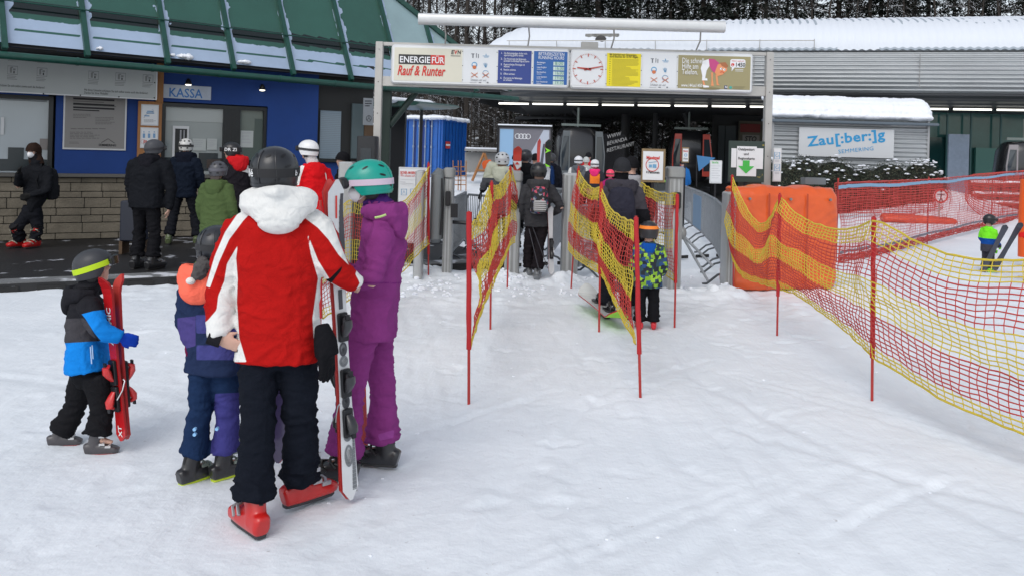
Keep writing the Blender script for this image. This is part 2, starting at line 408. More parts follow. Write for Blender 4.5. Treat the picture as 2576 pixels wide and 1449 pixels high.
def person(label, base, H, face, J=None, jacket=None, pants=None, boots=None, head=None, hood=None, hands=None, look=None, tilt=0, group=None, cat='person', vox=.014, seed=1, gz=0, hemz=.80, flare=1.0, bulk=1.0, sleeve=1.0, baggy=1.0, lod=1, hcurl=.6, bodyc=None, scarf=None, bootyaw=(.15, -.15)):
    """base = ground point, H = height without helmet, face = yaw (0 looks away from the camera)"""
    base = V(base); R, F = frame(face); U = V((0,0,1)); J = J or {}
    hk = .50+.50*H/1.8; hk = min(1.0, max(.78, hk)); s = (H-.30*hk)/1.50
    W = lambda x, y, z: base+R*(x*s)+F*(y*s)+U*(z*s)
    neckz = 1.50*s
    D = {'pelvis': W(0,0,.94), 'waist': W(0,0,1.12), 'chest': W(0,0,1.32), 'neck': W(0,0,1.49),
         'head': base+U*(H-.125*hk)+F*.03*s,
         'shL': W(-.185,0,1.42), 'elL': W(-.27,-.02,1.14), 'wrL': W(-.27,.09,.90),
         'shR': W(.185,0,1.42), 'elR': W(.27,-.02,1.14), 'wrR': W(.27,.09,.90),
         'hiL': W(-.095,0,.90), 'knL': W(-.12,.03,.50), 'anL': W(-.13,-.01,.10),
         'hiR': W(.095,0,.90), 'knR': W(.12,.03,.50), 'anR': W(.13,-.01,.10)}
    for k_, v in J.items():
        if len(v) == 4: D[k_] = P(v[1], v[2], base.y+v[3]) if v[0] == 'p' else D[k_]
        else: D[k_] = W(*v)
    if 'head' in J and look is None: pass
    root_org = base.copy()
    hR, hF = frame(look if look is not None else face)
    hU = (U*cos(tilt)+hF*sin(tilt)).normalized(); hF2 = hR.cross(hU)*-1; hF2 = hU.cross(hR)
    C = D['head']
    # body ------------------------------------------------
    mb = MB()
    head_geo(mb, C, hR, hF2, hU, hk)
    mb.loft([D['neck']-U*.06*s, D['neck']+U*.03*s, C-hU*.06*hk-hF2*.012], [.062*hk, .056*hk, .054*hk], n=12)
    bs = s*bulk*.8
    mb.loft([D['pelvis']-U*.08*s, D['pelvis'], D['waist'], D['chest'], D['neck']-U*.06*s, D['neck']], [(.13*bs,.09*bs), (.155*bs,.11*bs), (.135*bs,.10*bs), (.165*bs,.115*bs), (.16*bs,.09*bs), (.06*bs,.06*bs)], side=R, n=14)
    for q in 'LR':
        mb.loft([D['sh'+q], D['el'+q], D['wr'+q]], [.050*s, .040*s, .026*s], n=10)
        mb.loft([D['hi'+q], D['kn'+q], D['an'+q]], [.065*s, .048*s, .038*s], n=10)
        fy = face+(bootyaw[0] if q == 'L' else bootyaw[1]); _, fd = frame(fy)
        mb.loft([D['an'+q], D['an'+q]+fd*.06*s-U*.03*s, D['an'+q]+fd*.15*s-U*.05*s], [.036*s, .034*s, .022*s], n=10)
    hd = {}
    for q, sg in (('L', -1), ('R', 1)):
        dv = (D['wr'+q]-D['el'+q]).normalized(); spec = (hands or {}).get(q, {})
        dv = V(spec['dir']).normalized() if 'dir' in spec else dv
        pn = V(spec['pn']) if 'pn' in spec else (R*-sg*.9+F*-.2)
        hd[q] = (dv, pn, spec, sg)
        if not spec.get('glove'): hand_geo(mb, D['wr'+q], dv, pn, .95*s**.6, spec.get('curl', hcurl), side=spec.get('ts', -sg), fat=1.0)
    root = remesh('person', mb, min(vox, .010) if lod else vox, SKIN, org=root_org, it=2)
    tag(root, label, cat, group)
    if lod:
        mb = MB()
        for sg in (-1, 1): mb.ell(C+hR*(sg*.031*hk)+hF2*.078*hk+hU*.008*hk, (.011*hk, .008*hk, .007*hk), (hR, hF2, hU), nu=8, nv=6)
        mb.build('eyes', EYE, root)
    # trousers ------------------------------------------------
    pc = pants or {}; b = baggy
    mb = MB(); hz = pc.get('hem', .17)*s*.75
    mb.loft([D['pelvis']+U*.12*s, D['pelvis']+U*.03*s, D['pelvis']-U*.06*s, (D['hiL']+D['hiR'])/2-U*.09*s], [(.155*s*bulk,.12*s*bulk), (.175*s*bulk,.135*s*bulk), (.17*s*bulk,.13*s*bulk), (.10*s,.10*s)], side=R, n=16)
    for q in 'LR':
        h, kn, an = D['hi'+q], D['kn'+q], D['an'+q]
        lo = an+(kn-an).normalized()*(hz-.08*s)
        mb.loft([h+U*.02*s, h.lerp(kn, .4), kn.lerp(h, .12), kn.lerp(lo, .15), kn.lerp(lo, .6), lo], [(.098*s*b,.115*s*b), (.092*s*b,.105*s*b), (.080*s*b,.088*s*b), (.080*s*b,.088*s*b), (.086*s*b*flare,.094*s*b*flare), (.097*s*b*flare,.108*s*b*flare)], side=R, n=16)
    z = pc.get('zones'); f1_ = folds(.010*s, (4,4,12), seed); kz_ = (D['knL'].z+D['knR'].z)/2-base.z
    def legfold(p, n_):
        g = exp(-((p.z-kz_)/(.09*s))**2)+1.2*exp(-((p.z-.20*s)/(.09*s))**2)+.7*exp(-((p.z-.78*s)/(.07*s))**2)
        w_ = noise.noise(V((p.x*5+seed, p.y*5, p.z*4)))
        return f1_(p, n_)*(.7+.8*g)+.006*s*g*sin((p.z*60/s)+w_*7+p.x*14)
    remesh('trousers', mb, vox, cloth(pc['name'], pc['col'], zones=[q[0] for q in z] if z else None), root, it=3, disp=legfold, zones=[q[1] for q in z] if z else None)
    # jacket ------------------------------------------------
    jc = jacket or {}; mb = MB(); bk = bulk*s; hm = jc.get('hem', hemz)*s
    lowp = D['pelvis'].copy(); lowp.z = base.z+hm; lowp.x += jc.get('hx', 0); w_ = jc.get('w', 1.0)
    mb.loft([lowp, lowp.lerp(D['pelvis'], .6) if hm < .9*s else D['pelvis'], D['waist'], D['chest'], D['neck']-U*.08*s, D['neck']-U*.01*s, D['neck']+U*.045*s, D['neck']+U*.085*s],
            [(.205*bk*w_,.150*bk*w_), (.200*bk*w_,.148*bk*w_), (.190*bk*w_,.142*bk), (.205*bk,.145*bk), (.190*bk,.115*bk), (.105*bk,.090*bk), (.086*bk,.088*bk), (.082*hk,.088*hk)], side=R, n=20, power=2.3)
    for q in 'LR':
        sh, el, wr = D['sh'+q], D['el'+q], D['wr'+q]; inn = sh.lerp(D['neck'], .45)
        mb.loft([inn, sh, sh.lerp(el, .35), el.lerp(sh, .12), el.lerp(wr, .25), el.lerp(wr, .75), wr+(wr-el).normalized()*-.0*s],
                [(.075*bk,.080*bk), (.082*bk*sleeve,.088*bk*sleeve), (.078*bk*sleeve,.080*bk*sleeve), (.070*bk*sleeve,.072*bk*sleeve), (.066*bk*sleeve,.066*bk*sleeve), (.055*bk*sleeve,.055*bk*sleeve), (.045*bk*sleeve,.045*bk*sleeve)], n=14)
    z = jc.get('zones')
    if callable(z): z = z(D)
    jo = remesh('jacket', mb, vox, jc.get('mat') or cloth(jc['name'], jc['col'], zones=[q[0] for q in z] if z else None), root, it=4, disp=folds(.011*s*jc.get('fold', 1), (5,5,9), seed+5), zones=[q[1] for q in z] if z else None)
    # hood ------------------------------------------------
    if hood:
        mb = MB(); N = D['neck']; hh = hood.get('k', 1.0)*s; hu = hood.get('up', False)
        if not hu:
            mb.loft([N+R*-.09*hh+F*.085*hh+U*.02*hh, N+R*-.135*hh-F*.0*hh+U*.015*hh, N+R*-.10*hh-F*.10*hh, N-F*.135*hh-U*.01*hh, N+R*.10*hh-F*.10*hh, N+R*.135*hh+U*.015*hh, N+R*.09*hh+F*.085*hh+U*.02*hh],
                    [(.035*hh,.03*hh), (.055*hh,.038*hh), (.075*hh,.045*hh), (.085*hh,.048*hh), (.075*hh,.045*hh), (.055*hh,.038*hh), (.035*hh,.03*hh)], side=U, n=12)
            mb.ell(N-F*.120*hh-U*.06*hh, (.120*hh, .055*hh, .105*hh), (R, F, U))
        else:
            mb.ell(C-hF2*.045+hU*.012, (.108*hk, .105*hk, .135*hk), (hR, hF2, hU))
            mb.loft([C-hU*.05-hF2*.045, N-hF2*.02], [(.10*hk,.085*hk), (.12*hk,.11*hk)], side=hR)
        z = hood.get('zones')
        if callable(z): z = z(D)
        ho = remesh('hood', mb, vox*.9, cloth(hood['name'], hood['col'], zones=[q[0] for q in z] if z else None), root, it=4, disp=folds(.007*s, (5,5,9), seed+2), zones=[q[1] for q in z] if z else None)
    if scarf:
        mb = MB(); mb.loft([D['neck']-U*.02*s, D['neck']+U*.05*s, C-hU*scarf[1]*hk], [.075*hk, .078*hk, .074*hk], n=16)
        remesh('neck_warmer', mb, vox*.8, cloth(scarf[2], scarf[0]), root, it=2, disp=folds(.006, (14,14,22), 3))
    # gloves ------------------------------------------------
    for q in 'LR':
        dv, pn, spec, sg = hd[q]
        if spec.get('glove'):
            mb = MB(); kk = spec.get('k', 1.0)*s**.6
            hand_geo(mb, D['wr'+q], dv, pn, kk, spec.get('curl', hcurl), side=spec.get('ts', -sg), fat=1.35)
            mb.loft([D['wr'+q]-dv*.05*kk, D['wr'+q]+dv*.01*kk], [.043*kk, .036*kk], n=12)
            c = spec['glove']; remesh('glove', mb, min(vox, .008), cloth('glove_%.2f_%.2f_%.2f' % c, c), root, it=1)
        elif spec.get('cuff'):
            mb = MB(); mb.loft([D['wr'+q]-dv*.05*s, D['wr'+q]+dv*.012*s], [.040*s, .038*s], n=14); mb.build('cuff', cloth('cuff_dark', (.015,.015,.018)), root)
    # boots ------------------------------------------------
    bt = boots or {}; 
    for q in 'LR':
        fy = face+(bootyaw[0] if q == 'L' else bootyaw[1]); _, fd = frame(fy)
        a = D['an'+q].copy(); kz = s*bt.get('k', 1.12); a.z = max(a.z, base.z+.10*kz) if not bt.get('free') else a.z
        a.z = base.z+.10*kz+bt.get('lift'+q, 0)
        boot(root, a, fd, kz, bt['cols'], detail=lod, knee=D['kn'+q])
    ho = sh = None
    if head:
        if head['type'] == 'helmet': ho, sh = helmet(root, C, hR, hF2, hU, hk*head.get('k', 1), head['col'], dict(head, lod=lod))
        elif head['type'] == 'beanie':
            sh = Shell(C, hR, hF2, hU, hk, .098, .112, .125); mb = MB()
            sh.build_geo(mb, lowf=lambda az: -.05-.3*(.5-.5*cos(az)), n=24, m=9)
            ho = mb.build('hat', cloth(head['name'], head['col'], bump=.5), root)
            mb = MB(); sh.band(mb, -.16, .16, 0, 2*pi, off=1.06, tilt=.12); mb.build('hat_brim', cloth(head['name']+'_brim', head['col'], bump=.5), ho, org=root.location)
            if head.get('pom'):
                mb = MB(); mb.ell(C+hU*.17*hk, (.04*hk,)*3); mb.build('pompom', cloth('pompom', head['pom']), ho, org=root.location)
        if head.get('hair'):
            mb = MB(); hc = head['hair']
            mb.loft([C-hF2*.06*hk+hU*.0, C-hF2*.085*hk-hU*.09*hk, D['neck']-F*.10*s+U*.03*s], [(.07*hk,.035*hk), (.075*hk,.035*hk), (.06*hk,.02*hk)], side=hR, n=12)
            remesh('hair', mb, vox*.8, mat('hair_%.2f_%.2f' % hc[:2], hc, rough=.6, bump=.8, bscale=30, aniso=(6,6,.6)), root, it=1)
    if head and head.get('mask'):
        mb = MB(); mc = C+hF2*.088*hk-hU*.045*hk; rs = []
        for i, (w, fo) in enumerate(((1.0, 0), (.85, .016), (.5, .034), (.15, .042))):
            rs.append([mc+hR*(.056*hk*w*cos(t))+hU*(.052*hk*w*sin(t))+hF2*(fo*hk-.030*hk*(w*cos(t))**2) for t in [2*pi*i_/20 for i_ in range(20)]])
        mb.rings(rs); mk = mb.build('face_mask', mat('mask_white', (.75,.75,.76), rough=.9, bump=.2), root)
        mb = MB()
        for sg in (-1, 1):
            for dz in (.02, -.035): mb.pipe([mc+hR*(sg*.05*hk)+hU*dz*hk-hF2*.02*hk, C+hR*(sg*.082*hk)+hU*(-.01 if dz > 0 else -.04)*hk], .002, n=4)
        mb.build('ear_loops', mat('mask_white', (.75,.75,.76)), mk, org=root.location)
    return root, D, dict(C=C, hR=hR, hF=hF2, hU=hU, R=R, F=F, s=s, hk=hk, sh=sh)
def backpack(label, D, info, col, name, k=1.0, zones=None, lab2=None, material=None):
    N, R, F, s = D['neck'], info['R'], info['F'], info['s']; U = V((0,0,1)); c = D['chest']-F*.20*s-U*.06*s
    o = thing('backpack', c, label, 'backpack')
    mb = MB(); w, dp, h = .145*k*s, .085*k*s, .22*k*s
    mb.loft([c-U*h, c-U*h*.93, c-U*h*.3, c+U*h*.5, c+U*h*.9, c+U*h*1.02], [(w*.8,dp*.8), (w,dp), (w*1.03,dp*1.1), (w*.95,dp), (w*.75,dp*.8), (w*.4,dp*.4)], side=R, n=20, power=3.2)
    remesh('pack_body', mb, .010, material or cloth(name, col, zones=[q[0] for q in zones] if zones else None, rough=.7), o, it=3, disp=folds(.006, (8,8,8), 4), zones=[q[1] for q in zones] if zones else None)
    mb = MB(); c2 = c-F*dp*1.05-U*h*.35
    mb.loft([c2-U*h*.5, c2-U*h*.45, c2+U*h*.25, c2+U*h*.32], [(w*.6,dp*.25), (w*.75,dp*.4), (w*.75,dp*.4), (w*.6,dp*.2)], side=R, n=16, power=3.5)
    remesh('front_pocket', mb, .009, lab2 or cloth(name+'_pocket', tuple(x*.8 for x in col), rough=.7), o, it=2)
    for sg in (-1, 1):
        mb = MB(); mb.loft([c+U*h*.95+R*sg*w*.45, N+R*sg*.085*s-F*.10*s-U*.0, N+R*sg*.10*s+U*.035*s, D['chest']+R*sg*.13*s+F*.15*s, D['waist']+R*sg*.19*s+F*.05*s, c-U*h*.8+R*sg*w*.8], [(.022,.006)]*6, side=R, n=8)
        mb.build('shoulder_strap', cloth(name+'_strap', tuple(x*.7 for x in col)), o)
    mb = MB(); mb.pipe([c+U*h*.98-R*.03+F*.02, c+U*h*1.15, c+U*h*.98+R*.03+F*.02], .006); mb.build('handle', DARK, o)
    return o
def ski(label, tail, tip, normal, w=.07, cols=((.5,.02,.02),), top=None, group=None, name='ski', texts=None, bind=None, th=.014, camber=0, bcol=(.02,.02,.02), cat='ski', zones=None, edge=(.3,.3,.32), tipcurve=.05, snowboard=False):
    """plank from tail to tip, normal = top sheet direction"""
    tail, tip = V(tail), V(tip); d = (tip-tail); ln = d.length; d.normalize(); n = (V(normal)-d*V(normal).dot(d)).normalized(); x = d.cross(n)
    o = thing(name, tail, label, cat, group); mb = MB(); NS = 28; top_v = []; bot_v = []
    for i in range(NS+1):
        t = i/NS; e = min(t, 1-t)*ln
        rr = w*(.5 if not snowboard else .5)
        wd = rr*(1-(.30 if not snowboard else .12)*sin(pi*t)**1.4)
        if e < rr: wd *= sqrt(max(.03, 1-((rr-e)/rr)**2))
        bend = tipcurve*max(0, (t-.90)/.10)**1.6+ (tipcurve*.9 if snowboard else tipcurve*.15)*max(0, (.10-t)/.10)**1.6-.012*sin(pi*t)*camber
        c = tail+d*(t*ln)+n*bend
        top_v.append((c+n*th/2, wd, t))
    rs = [[c-x*wd, c+x*wd, c+x*wd-n*th, c-x*wd-n*th] for c, wd, t in top_v]
    mb.rings(rs[::1], 0)
    m = zones or mat(name+'_top_%.2f_%.2f_%.2f' % cols[0], cols[0], rough=.25, coat=.4, var=.05)
    mb2 = MB(); k = 0
    pl = mb.build('plank', [m, mat('ski_edge', edge, rough=.4, metal=.4), mat('ski_base_%s' % name, cols[1] if len(cols) > 1 else (.03,.03,.03), rough=.4)], o, smooth=False)
    for p in pl.data.polygons:
        nn = p.normal; dt = nn.dot(n); p.material_index = 0 if dt > .6 else (2 if dt < -.6 else 1)
    def pt(t, y, h=0):
        i = min(int(t*NS), NS-1); q = t*NS-i; c = top_v[i][0].lerp(top_v[i+1][0], q); return c+x*y+n*(h+.0015)
    if texts:
        mb = MB()
        for (tx, t, h, flip, wdt) in texts:
            c = pt(t, 0)
            if flip: mb.text(tx, c+x*flip*h*.36, d, x*-flip, size=h, width=wdt, mi=0, align='CENTER', bold=.02, off=.002)
        mb.build('lettering', mat('white_print', (.8,.8,.8), rough=.5), pl, org=o.location)
    if bind:
        for (t, kind) in bind:
            c = pt(t, 0); mb = MB(); ax = (x, d, n)
            if kind == 'board':
                mb.rbox(c+n*.010, (.12, .20, .02), .03, ax=ax); 
                mb.loft([c+d*-.03+x*.04+n*.02, c-d*.05+x*.05+n*.07, c-d*.02+x*.02+n*.12], [(.05,.012), (.055,.010), (.04,.010)], side=d, n=10)
                for s_ in (-1, 1): mb.pipe([c+d*.06*s_+n*.02, c+d*.05*s_+n*.07, c+d*.0+n*.10, ], .012, n=6)
                mb.box(c+d*.02+n*.06, (.03, .07, .03), ax=ax)
            else:
                sg_ = -1 if kind == 'heel' else 1
                mb.rbox(c+n*.010, (.058, .15, .020), .01, ax=ax, mi=1); mb.loft([c-d*.045*sg_+n*.02, c-d*.02*sg_+n*.035, c+d*.01*sg_+n*.048, c+d*.035*sg_+n*.052, c+d*.05*sg_+n*.03], [(.018,.008), (.026,.016), (.030,.024), (.028,.018), (.014,.008)], side=x, n=12)
                mb.box(c+d*.052*sg_+n*.055, (.024,.035,.010), 1, ax=ax)
                if kind == 'heel': mb.pipe([c+x*.03+n*.02, c+x*.045+d*.05-n*.01, c+x*.045+d*.10-n*.03, c+x*.03+d*.11-n*.03], .004, mi=2)
            mb.build('binding', [mat('binding_%.2f_%.2f_%.2f' % bcol, bcol, rough=.35, coat=.3), DARK, METAL], o)
    return o
def skipole(label, grip, tipp, col=(.02,.02,.02), group=None):
    grip, tipp = V(grip), V(tipp); o = thing('ski_pole', tipp, label, 'ski pole', group); d = (tipp-grip).normalized()
    mb = MB(); mb.tube(grip+d*.1, tipp, .008, r2=.005, n=8); mb.build('shaft', mat('pole_shaft', (.06,.06,.07), rough=.3, metal=.5), o)
    mb = MB(); mb.loft([grip-d*.02, grip, grip+d*.05, grip+d*.12], [.018, .019, .014, .013], n=10); mb.build('grip', DARK, o)
    mb = MB(); c = tipp-d*.06; mb.loft([c-d*.008, c, c+d*.006], [.012, .040, .012], n=14); mb.build('basket', mat('pole_basket', col, rough=.4), o)
    return o
# ------------------------------------------------------------------ the people of this place
def pix(p):
    d = p.y; sx = p.x/d; sz = (p.z-CAMH)/d
    u = sx*cos(ROLL)+sz*sin(ROLL); v = -sx*sin(ROLL)+sz*cos(ROLL)
    return CX+u*FPX, HY-v*FPX
def cut(*poly, axis=None):
    """tailoring pattern: signed distance (m) to a flat pattern piece, laid out in the wearer's frontal plane"""
    def f(p):
        x, y = pix(p); n = len(poly); ins = False; best = 1e9
        for i in range(n):
            x1, y1 = poly[i]; x2, y2 = poly[(i+1) % n]
            if (y1 > y) != (y2 > y) and x < (x2-x1)*(y-y1)/(y2-y1)+x1: ins = not ins
            dx, dy = x2-x1, y2-y1; t = max(0, min(1, ((x-x1)*dx+(y-y1)*dy)/(dx*dx+dy*dy+1e-9)))
            best = min(best, (x-x1-t*dx)**2+(y-y1-t*dy)**2)
        s = sqrt(best)*p.y/FPX
        return s if ins else -s
    return f
above = lambda z: (lambda p: p.z-z)
below = lambda z: (lambda p: z-p.z)
p_ = lambda x, y, d=0.0: ('p', x, y, d)
RED = (.50, .018, .016); WHITE = (.70, .70, .68); BLACK = (.009, .009, .011); NAVYBLK = (.008, .010, .016)
PANTS_BLK = dict(name='trousers_black', col=(.012, .013, .017))
BOOT_BLK = dict(cols=((.02,.02,.022), (.015,.015,.015), (.35,.35,.36)))
# man in the red and white jacket ------------------------------------------------
B = G(695, 1306); B = V((P(695, 1306, 4.22).x, 4.22, 0))
J = dict(head=p_(690,440), neck=p_(700,520), chest=p_(702,640), waist=p_(702,755), pelvis=p_(702,850),
 shL=p_(606,584), shR=p_(800,584), elL=p_(555,722,.02), wrL=p_(551,853,-.10), elR=p_(838,676,-.02), wrR=p_(898,716,.06),
 hiL=p_(652,875,-.01), knL=p_(648,1065,-.06), anL=p_(637,1290,-.16), hiR=p_(752,875,.01), knR=p_(755,1050,.05), anR=p_(757,1232,.16))
zj = [(WHITE, cut((765,500),(800,520),(835,555),(856,615),(878,668),(852,642),(826,603),(800,574),(768,550))),
      (WHITE, cut((772,585),(782,640),(800,700),(786,800),(789,852),(806,850),(826,800),(812,730),(850,750),(930,760),(930,728),(880,738),(835,712),(800,655))),
      (WHITE, cut((904,660),(894,690),(905,712),(880,760),(940,770),(940,650))),
      (WHITE, cut((598,618),(571,664),(564,708),(549,744),(545,779),(522,806),(500,820),(505,910),(620,910),(602,850),(596,760),(598,700),(594,650))),
      (WHITE, cut((640,505),(600,535),(566,585),(540,645),(518,720),(528,724),(551,660),(576,604),(612,556),(632,535))),
      (BLACK, cut((806,706),(830,700),(862,668),(858,682),(834,712))),
      (BLACK, cut((540,868),(552,862),(552,856),(575,858),(590,852),(600,885),(545,890)))]
man, Dm, im = person('man with his back turned in a red and white ski jacket and red ski boots', B, 1.785, 0, J,
 jacket=dict(name='jacket_red_white', col=(.40,.009,.008), zones=zj, w=1.02, fold=.8), pants=dict(name='trousers_navy_black', col=NAVYBLK, hem=.20), boots=dict(cols=((.50,.012,.010),(.03,.03,.035),(.4,.4,.42)), k=1.02, liftR=.01),
 head=dict(type='helmet', hero=1, k=.97, mat='helmet_man', rough=.30, col=(.014,.015,.018), strap=((.012,.012,.014), -.22, .12, .05), text=[('ll\u00e9', pi+.78, .05), ('b', pi-1.3, .036)], goggles=True),
 hands={'L': dict(dir=(.86,.1,-.32), pn=(.1,1,.2), curl=.35, cuff=1, ts=1), 'R': dict(dir=(-.05,.95,-.25), pn=(-.9,.1,.1), curl=.9, ts=1)}, vox=.0105, seed=1, hemz=.80, bootyaw=(.75,-.80), bulk=1.04, sleeve=1.08, baggy=1.03, hcurl=.4, cat='person')
mb = MB(); H0 = P(701,520,4.10)
mb.ell(P(702,520,4.12), (.160,.080,.100)); mb.ell(P(702,548,4.10), (.118,.070,.082)); mb.ell(P(645,508,4.16), (.085,.075,.075)); mb.ell(P(757,508,4.16), (.085,.075,.075))
mb.loft([P(648,500,4.30), P(655,490,4.14), P(700,484,4.05), P(748,490,4.14), P(755,500,4.30)], [(.036,.050)]*5, side=(0,0,1), n=12)
mb.loft([P(630,535,4.34), P(650,512,4.24), P(700,500,4.16)], [(.05,.05)]*3, n=10); mb.loft([P(772,535,4.34), P(752,512,4.24), P(700,500,4.16)], [(.05,.05)]*3, n=10)
def hoodfold(p, n_, f_=folds(.0035, (3.2,3.2,9), 3)):
    z = p.z-1.50; r = abs(p.x); return f_(p, n_)+.0014*sin(95*z+2.2*noise.noise(p*5)+9*r*r*10)*max(0, min(1, (.02+z)*14))-.006*exp(-((p.z-1.475+r*r*1.9-.02)/.006)**2)
remesh('hood', mb, .009, cloth('hood_white', WHITE), man, it=8, disp=hoodfold)
# cut-out collar patch, hanging mitten, trouser cords
mw = P(818, 868, 4.10); mb = MB(); hand_geo(mb, mw, V((.12,0,-1)), V((-1,.2,0)), 1.2, .35, side=1, fat=1.7); mb.loft([mw+V((-.02,0,.10)), mw+V((0,0,.02)), mw+V((.01,0,-.05))], [.035,.058,.06], n=12)
remesh('hanging_mitten', mb, .010, cloth('glove_black', BLACK), man, it=3)
mb = MB(); mb.ell(P(752,488,4.22), (.028,.05,.036)); mb.build('collar_lining', cloth('fleece_tan', (.30,.22,.09)), man)
# woman in purple ------------------------------------------------
B = V((P(925, 1190, 4.82).x, 4.82, 0)); PUR = (.225, .040, .185)
J = dict(head=p_(929,464), neck=p_(956,538,.0), chest=p_(966,625), waist=p_(948,715), pelvis=p_(938,795),
 shL=p_(960,600,-.16), shR=p_(968,598,.17), elL=p_(932,712,-.23), wrL=p_(862,692,-.10), elR=p_(915,705,.20), wrR=p_(858,672,.05),
 hiL=p_(918,815,-.08), knL=p_(884,985,-.12), anL=p_(862,1160,-.08), hiR=p_(948,815,.09), knR=p_(962,975,.12), anR=p_(964,1128,.14))
wom, Dw, iw = person('woman in a purple ski suit with a turquoise helmet and white face mask', B, 1.68, radians(84), J,
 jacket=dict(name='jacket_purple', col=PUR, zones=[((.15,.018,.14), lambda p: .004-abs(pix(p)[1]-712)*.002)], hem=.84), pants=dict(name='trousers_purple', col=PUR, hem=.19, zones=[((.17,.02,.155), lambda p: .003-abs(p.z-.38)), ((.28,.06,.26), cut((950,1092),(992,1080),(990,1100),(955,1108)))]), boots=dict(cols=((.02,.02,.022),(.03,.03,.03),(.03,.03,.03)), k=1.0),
 hood=dict(name='hood_purple', col=PUR, k=1.0), scarf=((.06,.02,.14), .07, 'neck_warmer_violet'), look=radians(98), tilt=.16,
 head=dict(type='helmet', col=(.0,.30,.235), hero=1, strap=((.62,.50,.60), -.20, .08, .10), goggles=True, mask=True, pad=(.0,.26,.2), vents=True, name='helmet', strap_az=.7),
 hands={'L': dict(glove=(.02,.02,.025)), 'R': dict(glove=(.02,.02,.025))}, vox=.0105, seed=4, flare=1.18, bulk=.95, baggy=.88, bootyaw=(.1,-.05))
mb = MB(); gc = iw['C']+iw['hF']*.088+iw['hU']*.008
for sg in (-1,1): mb.loft([gc+iw['hR']*(sg*.033)+iw['hF']*.006, gc+iw['hR']*(sg*.033)], [(.026,.020),(.026,.020)], side=iw['hR'], n=14)
mb.build('glasses', mat('glasses_dark', (.01,.01,.012), rough=.1), wom)
mb = MB(); c = P(957,546,4.61); mb.pipe([c-V((.03,0,.006)), c, c+V((.03,-.0,.012))], .007); mb.build('hood_toggle', mat('lime_cord', (.45,.6,.2)), wom)
# boy in blue ------------------------------------------------
B = V((P(225, 1133, 5.07).x, 5.07, 0)); BLU = (.010,.22,.68)
J = dict(head=p_(236,676), neck=p_(218,742), chest=p_(216,800), waist=p_(218,862), pelvis=p_(222,930),
 shR=p_(226,775,-.12), elR=p_(250,832,-.17), wrR=p_(306,848,-.12), shL=p_(228,775,.11), elL=p_(268,832,.12), wrL=p_(296,838,.02),
 hiR=p_(244,948,-.06), knR=p_(257,1030,-.04), anR=p_(243,1100,-.06), hiL=p_(212,948,.06), knL=p_(187,1028,.08), anL=p_(150,1095,.06))
zb = [((.05,.05,.055), below(P(0,790,5.07).z)), (BLU, cut((100,866),(345,852),(345,1000),(100,1000))), (BLU, cut((205,790),(235,782),(268,778),(345,800),(350,872),(262,866),(238,838),(214,800)))]
zb[0] = ((.055,.053,.06), cut((100,803),(210,800),(222,812),(246,860),(100,872)))
boy, Db, ib = person('small boy in a black and bright blue jacket holding red skis upright', B, 1.165, radians(-82), J,
 jacket=dict(name='jacket_blue_black', col=(.018,.018,.022), zones=zb, hem=.82, w=1.12), pants=dict(name='trousers_black_soft', col=(.012,.012,.014), hem=.14), boots=dict(cols=((.06,.055,.06),(.35,.02,.02),(.6,.6,.6)), k=1.02),
 hood=dict(name='hood_black', col=(.018,.018,.022), k=1.25), look=radians(-72), tilt=-.20, scarf=((.02,.02,.024), .06, 'neck_warmer_black'),
 head=dict(type='helmet', col=(.028,.030,.036), strap=((.48,.68,.01), -.18, .14, .16), vents=False, rough=.6, k=.98, mat='helmet_matt_charcoal', strap_az=.62),
 hands={'R': dict(glove=(.01,.05,.40)), 'L': dict(glove=(.01,.05,.40))}, vox=.010, seed=8, baggy=1.22, sleeve=1.2, bulk=1.18, flare=1.0, bootyaw=(.05,-.0), hcurl=.9)
mb = MB(); q = P(228, 900, 4.93); mb.box(P(229,893,4.925), (.006,.003,.10), ax=(V((1,0,0)),V((0,1,0)),V((-.1,0,1)).normalized())); mb.box(P(233,885,4.925), (.005,.003,.08), ax=(V((1,0,0)),V((0,1,0)),V((-.1,0,1)).normalized())); mb.build('reflective_strip', mat('reflective', (.35,.5,.7), rough=.3), boy)
# child in navy ------------------------------------------------
B = V((P(530, 1212, 4.66).x, 4.66, 0)); NVY = (.018,.030,.075); PBL = (.060,.062,.22)
J = dict(head=p_(545,625), neck=p_(522,692), chest=p_(528,765), waist=p_(532,835), pelvis=p_(540,895),
 shL=p_(474,742), shR=p_(588,742), elL=p_(466,805,.02), wrL=p_(477,862,-.0), elR=p_(612,800), wrR=p_(612,860),
 hiL=p_(513,912), knL=p_(503,1030,-.02), anL=p_(484,1170,-.02), hiR=p_(570,912), knR=p_(574,1030,.03), anR=p_(566,1160,.05))
kid, Dk, ik = person('child turned away in a navy and violet snowsuit with a coral hood', B, 1.31, radians(-6), J,
 jacket=dict(name='jacket_navy', col=NVY, zones=[(PBL, cut((492,792),(640,792),(640,842),(494,838))), (PBL, cut((494,868),(640,868),(640,905),(494,905))), ((.07,.055,.20), cut((446,800),(492,795),(492,870),(448,880)))], hem=.86, w=1.02),
 pants=dict(name='trousers_navy', col=(.012,.028,.075), hem=.22, zones=[((.052,.050,.21), cut((541,990),(640,985),(640,1200),(525,1200)))]), boots=dict(cols=((.02,.022,.024),(.50,.62,.03),(.3,.35,.3)), k=1.15),
 hood=dict(name='hood_coral', col=(.90,.16,.10), k=1.28), head=dict(type='helmet', hero=1, mat='helmet_navy_kid', col=(.018,.02,.026), strap=((.02,.021,.024), -.2,.1,.0)),
 hands={'L': dict(glove=(.14,.01,.05)), 'R': dict(glove=(.14,.01,.05))}, vox=.0105, seed=12, baggy=1.12, bulk=1.08, bootyaw=(-.5,-.6))
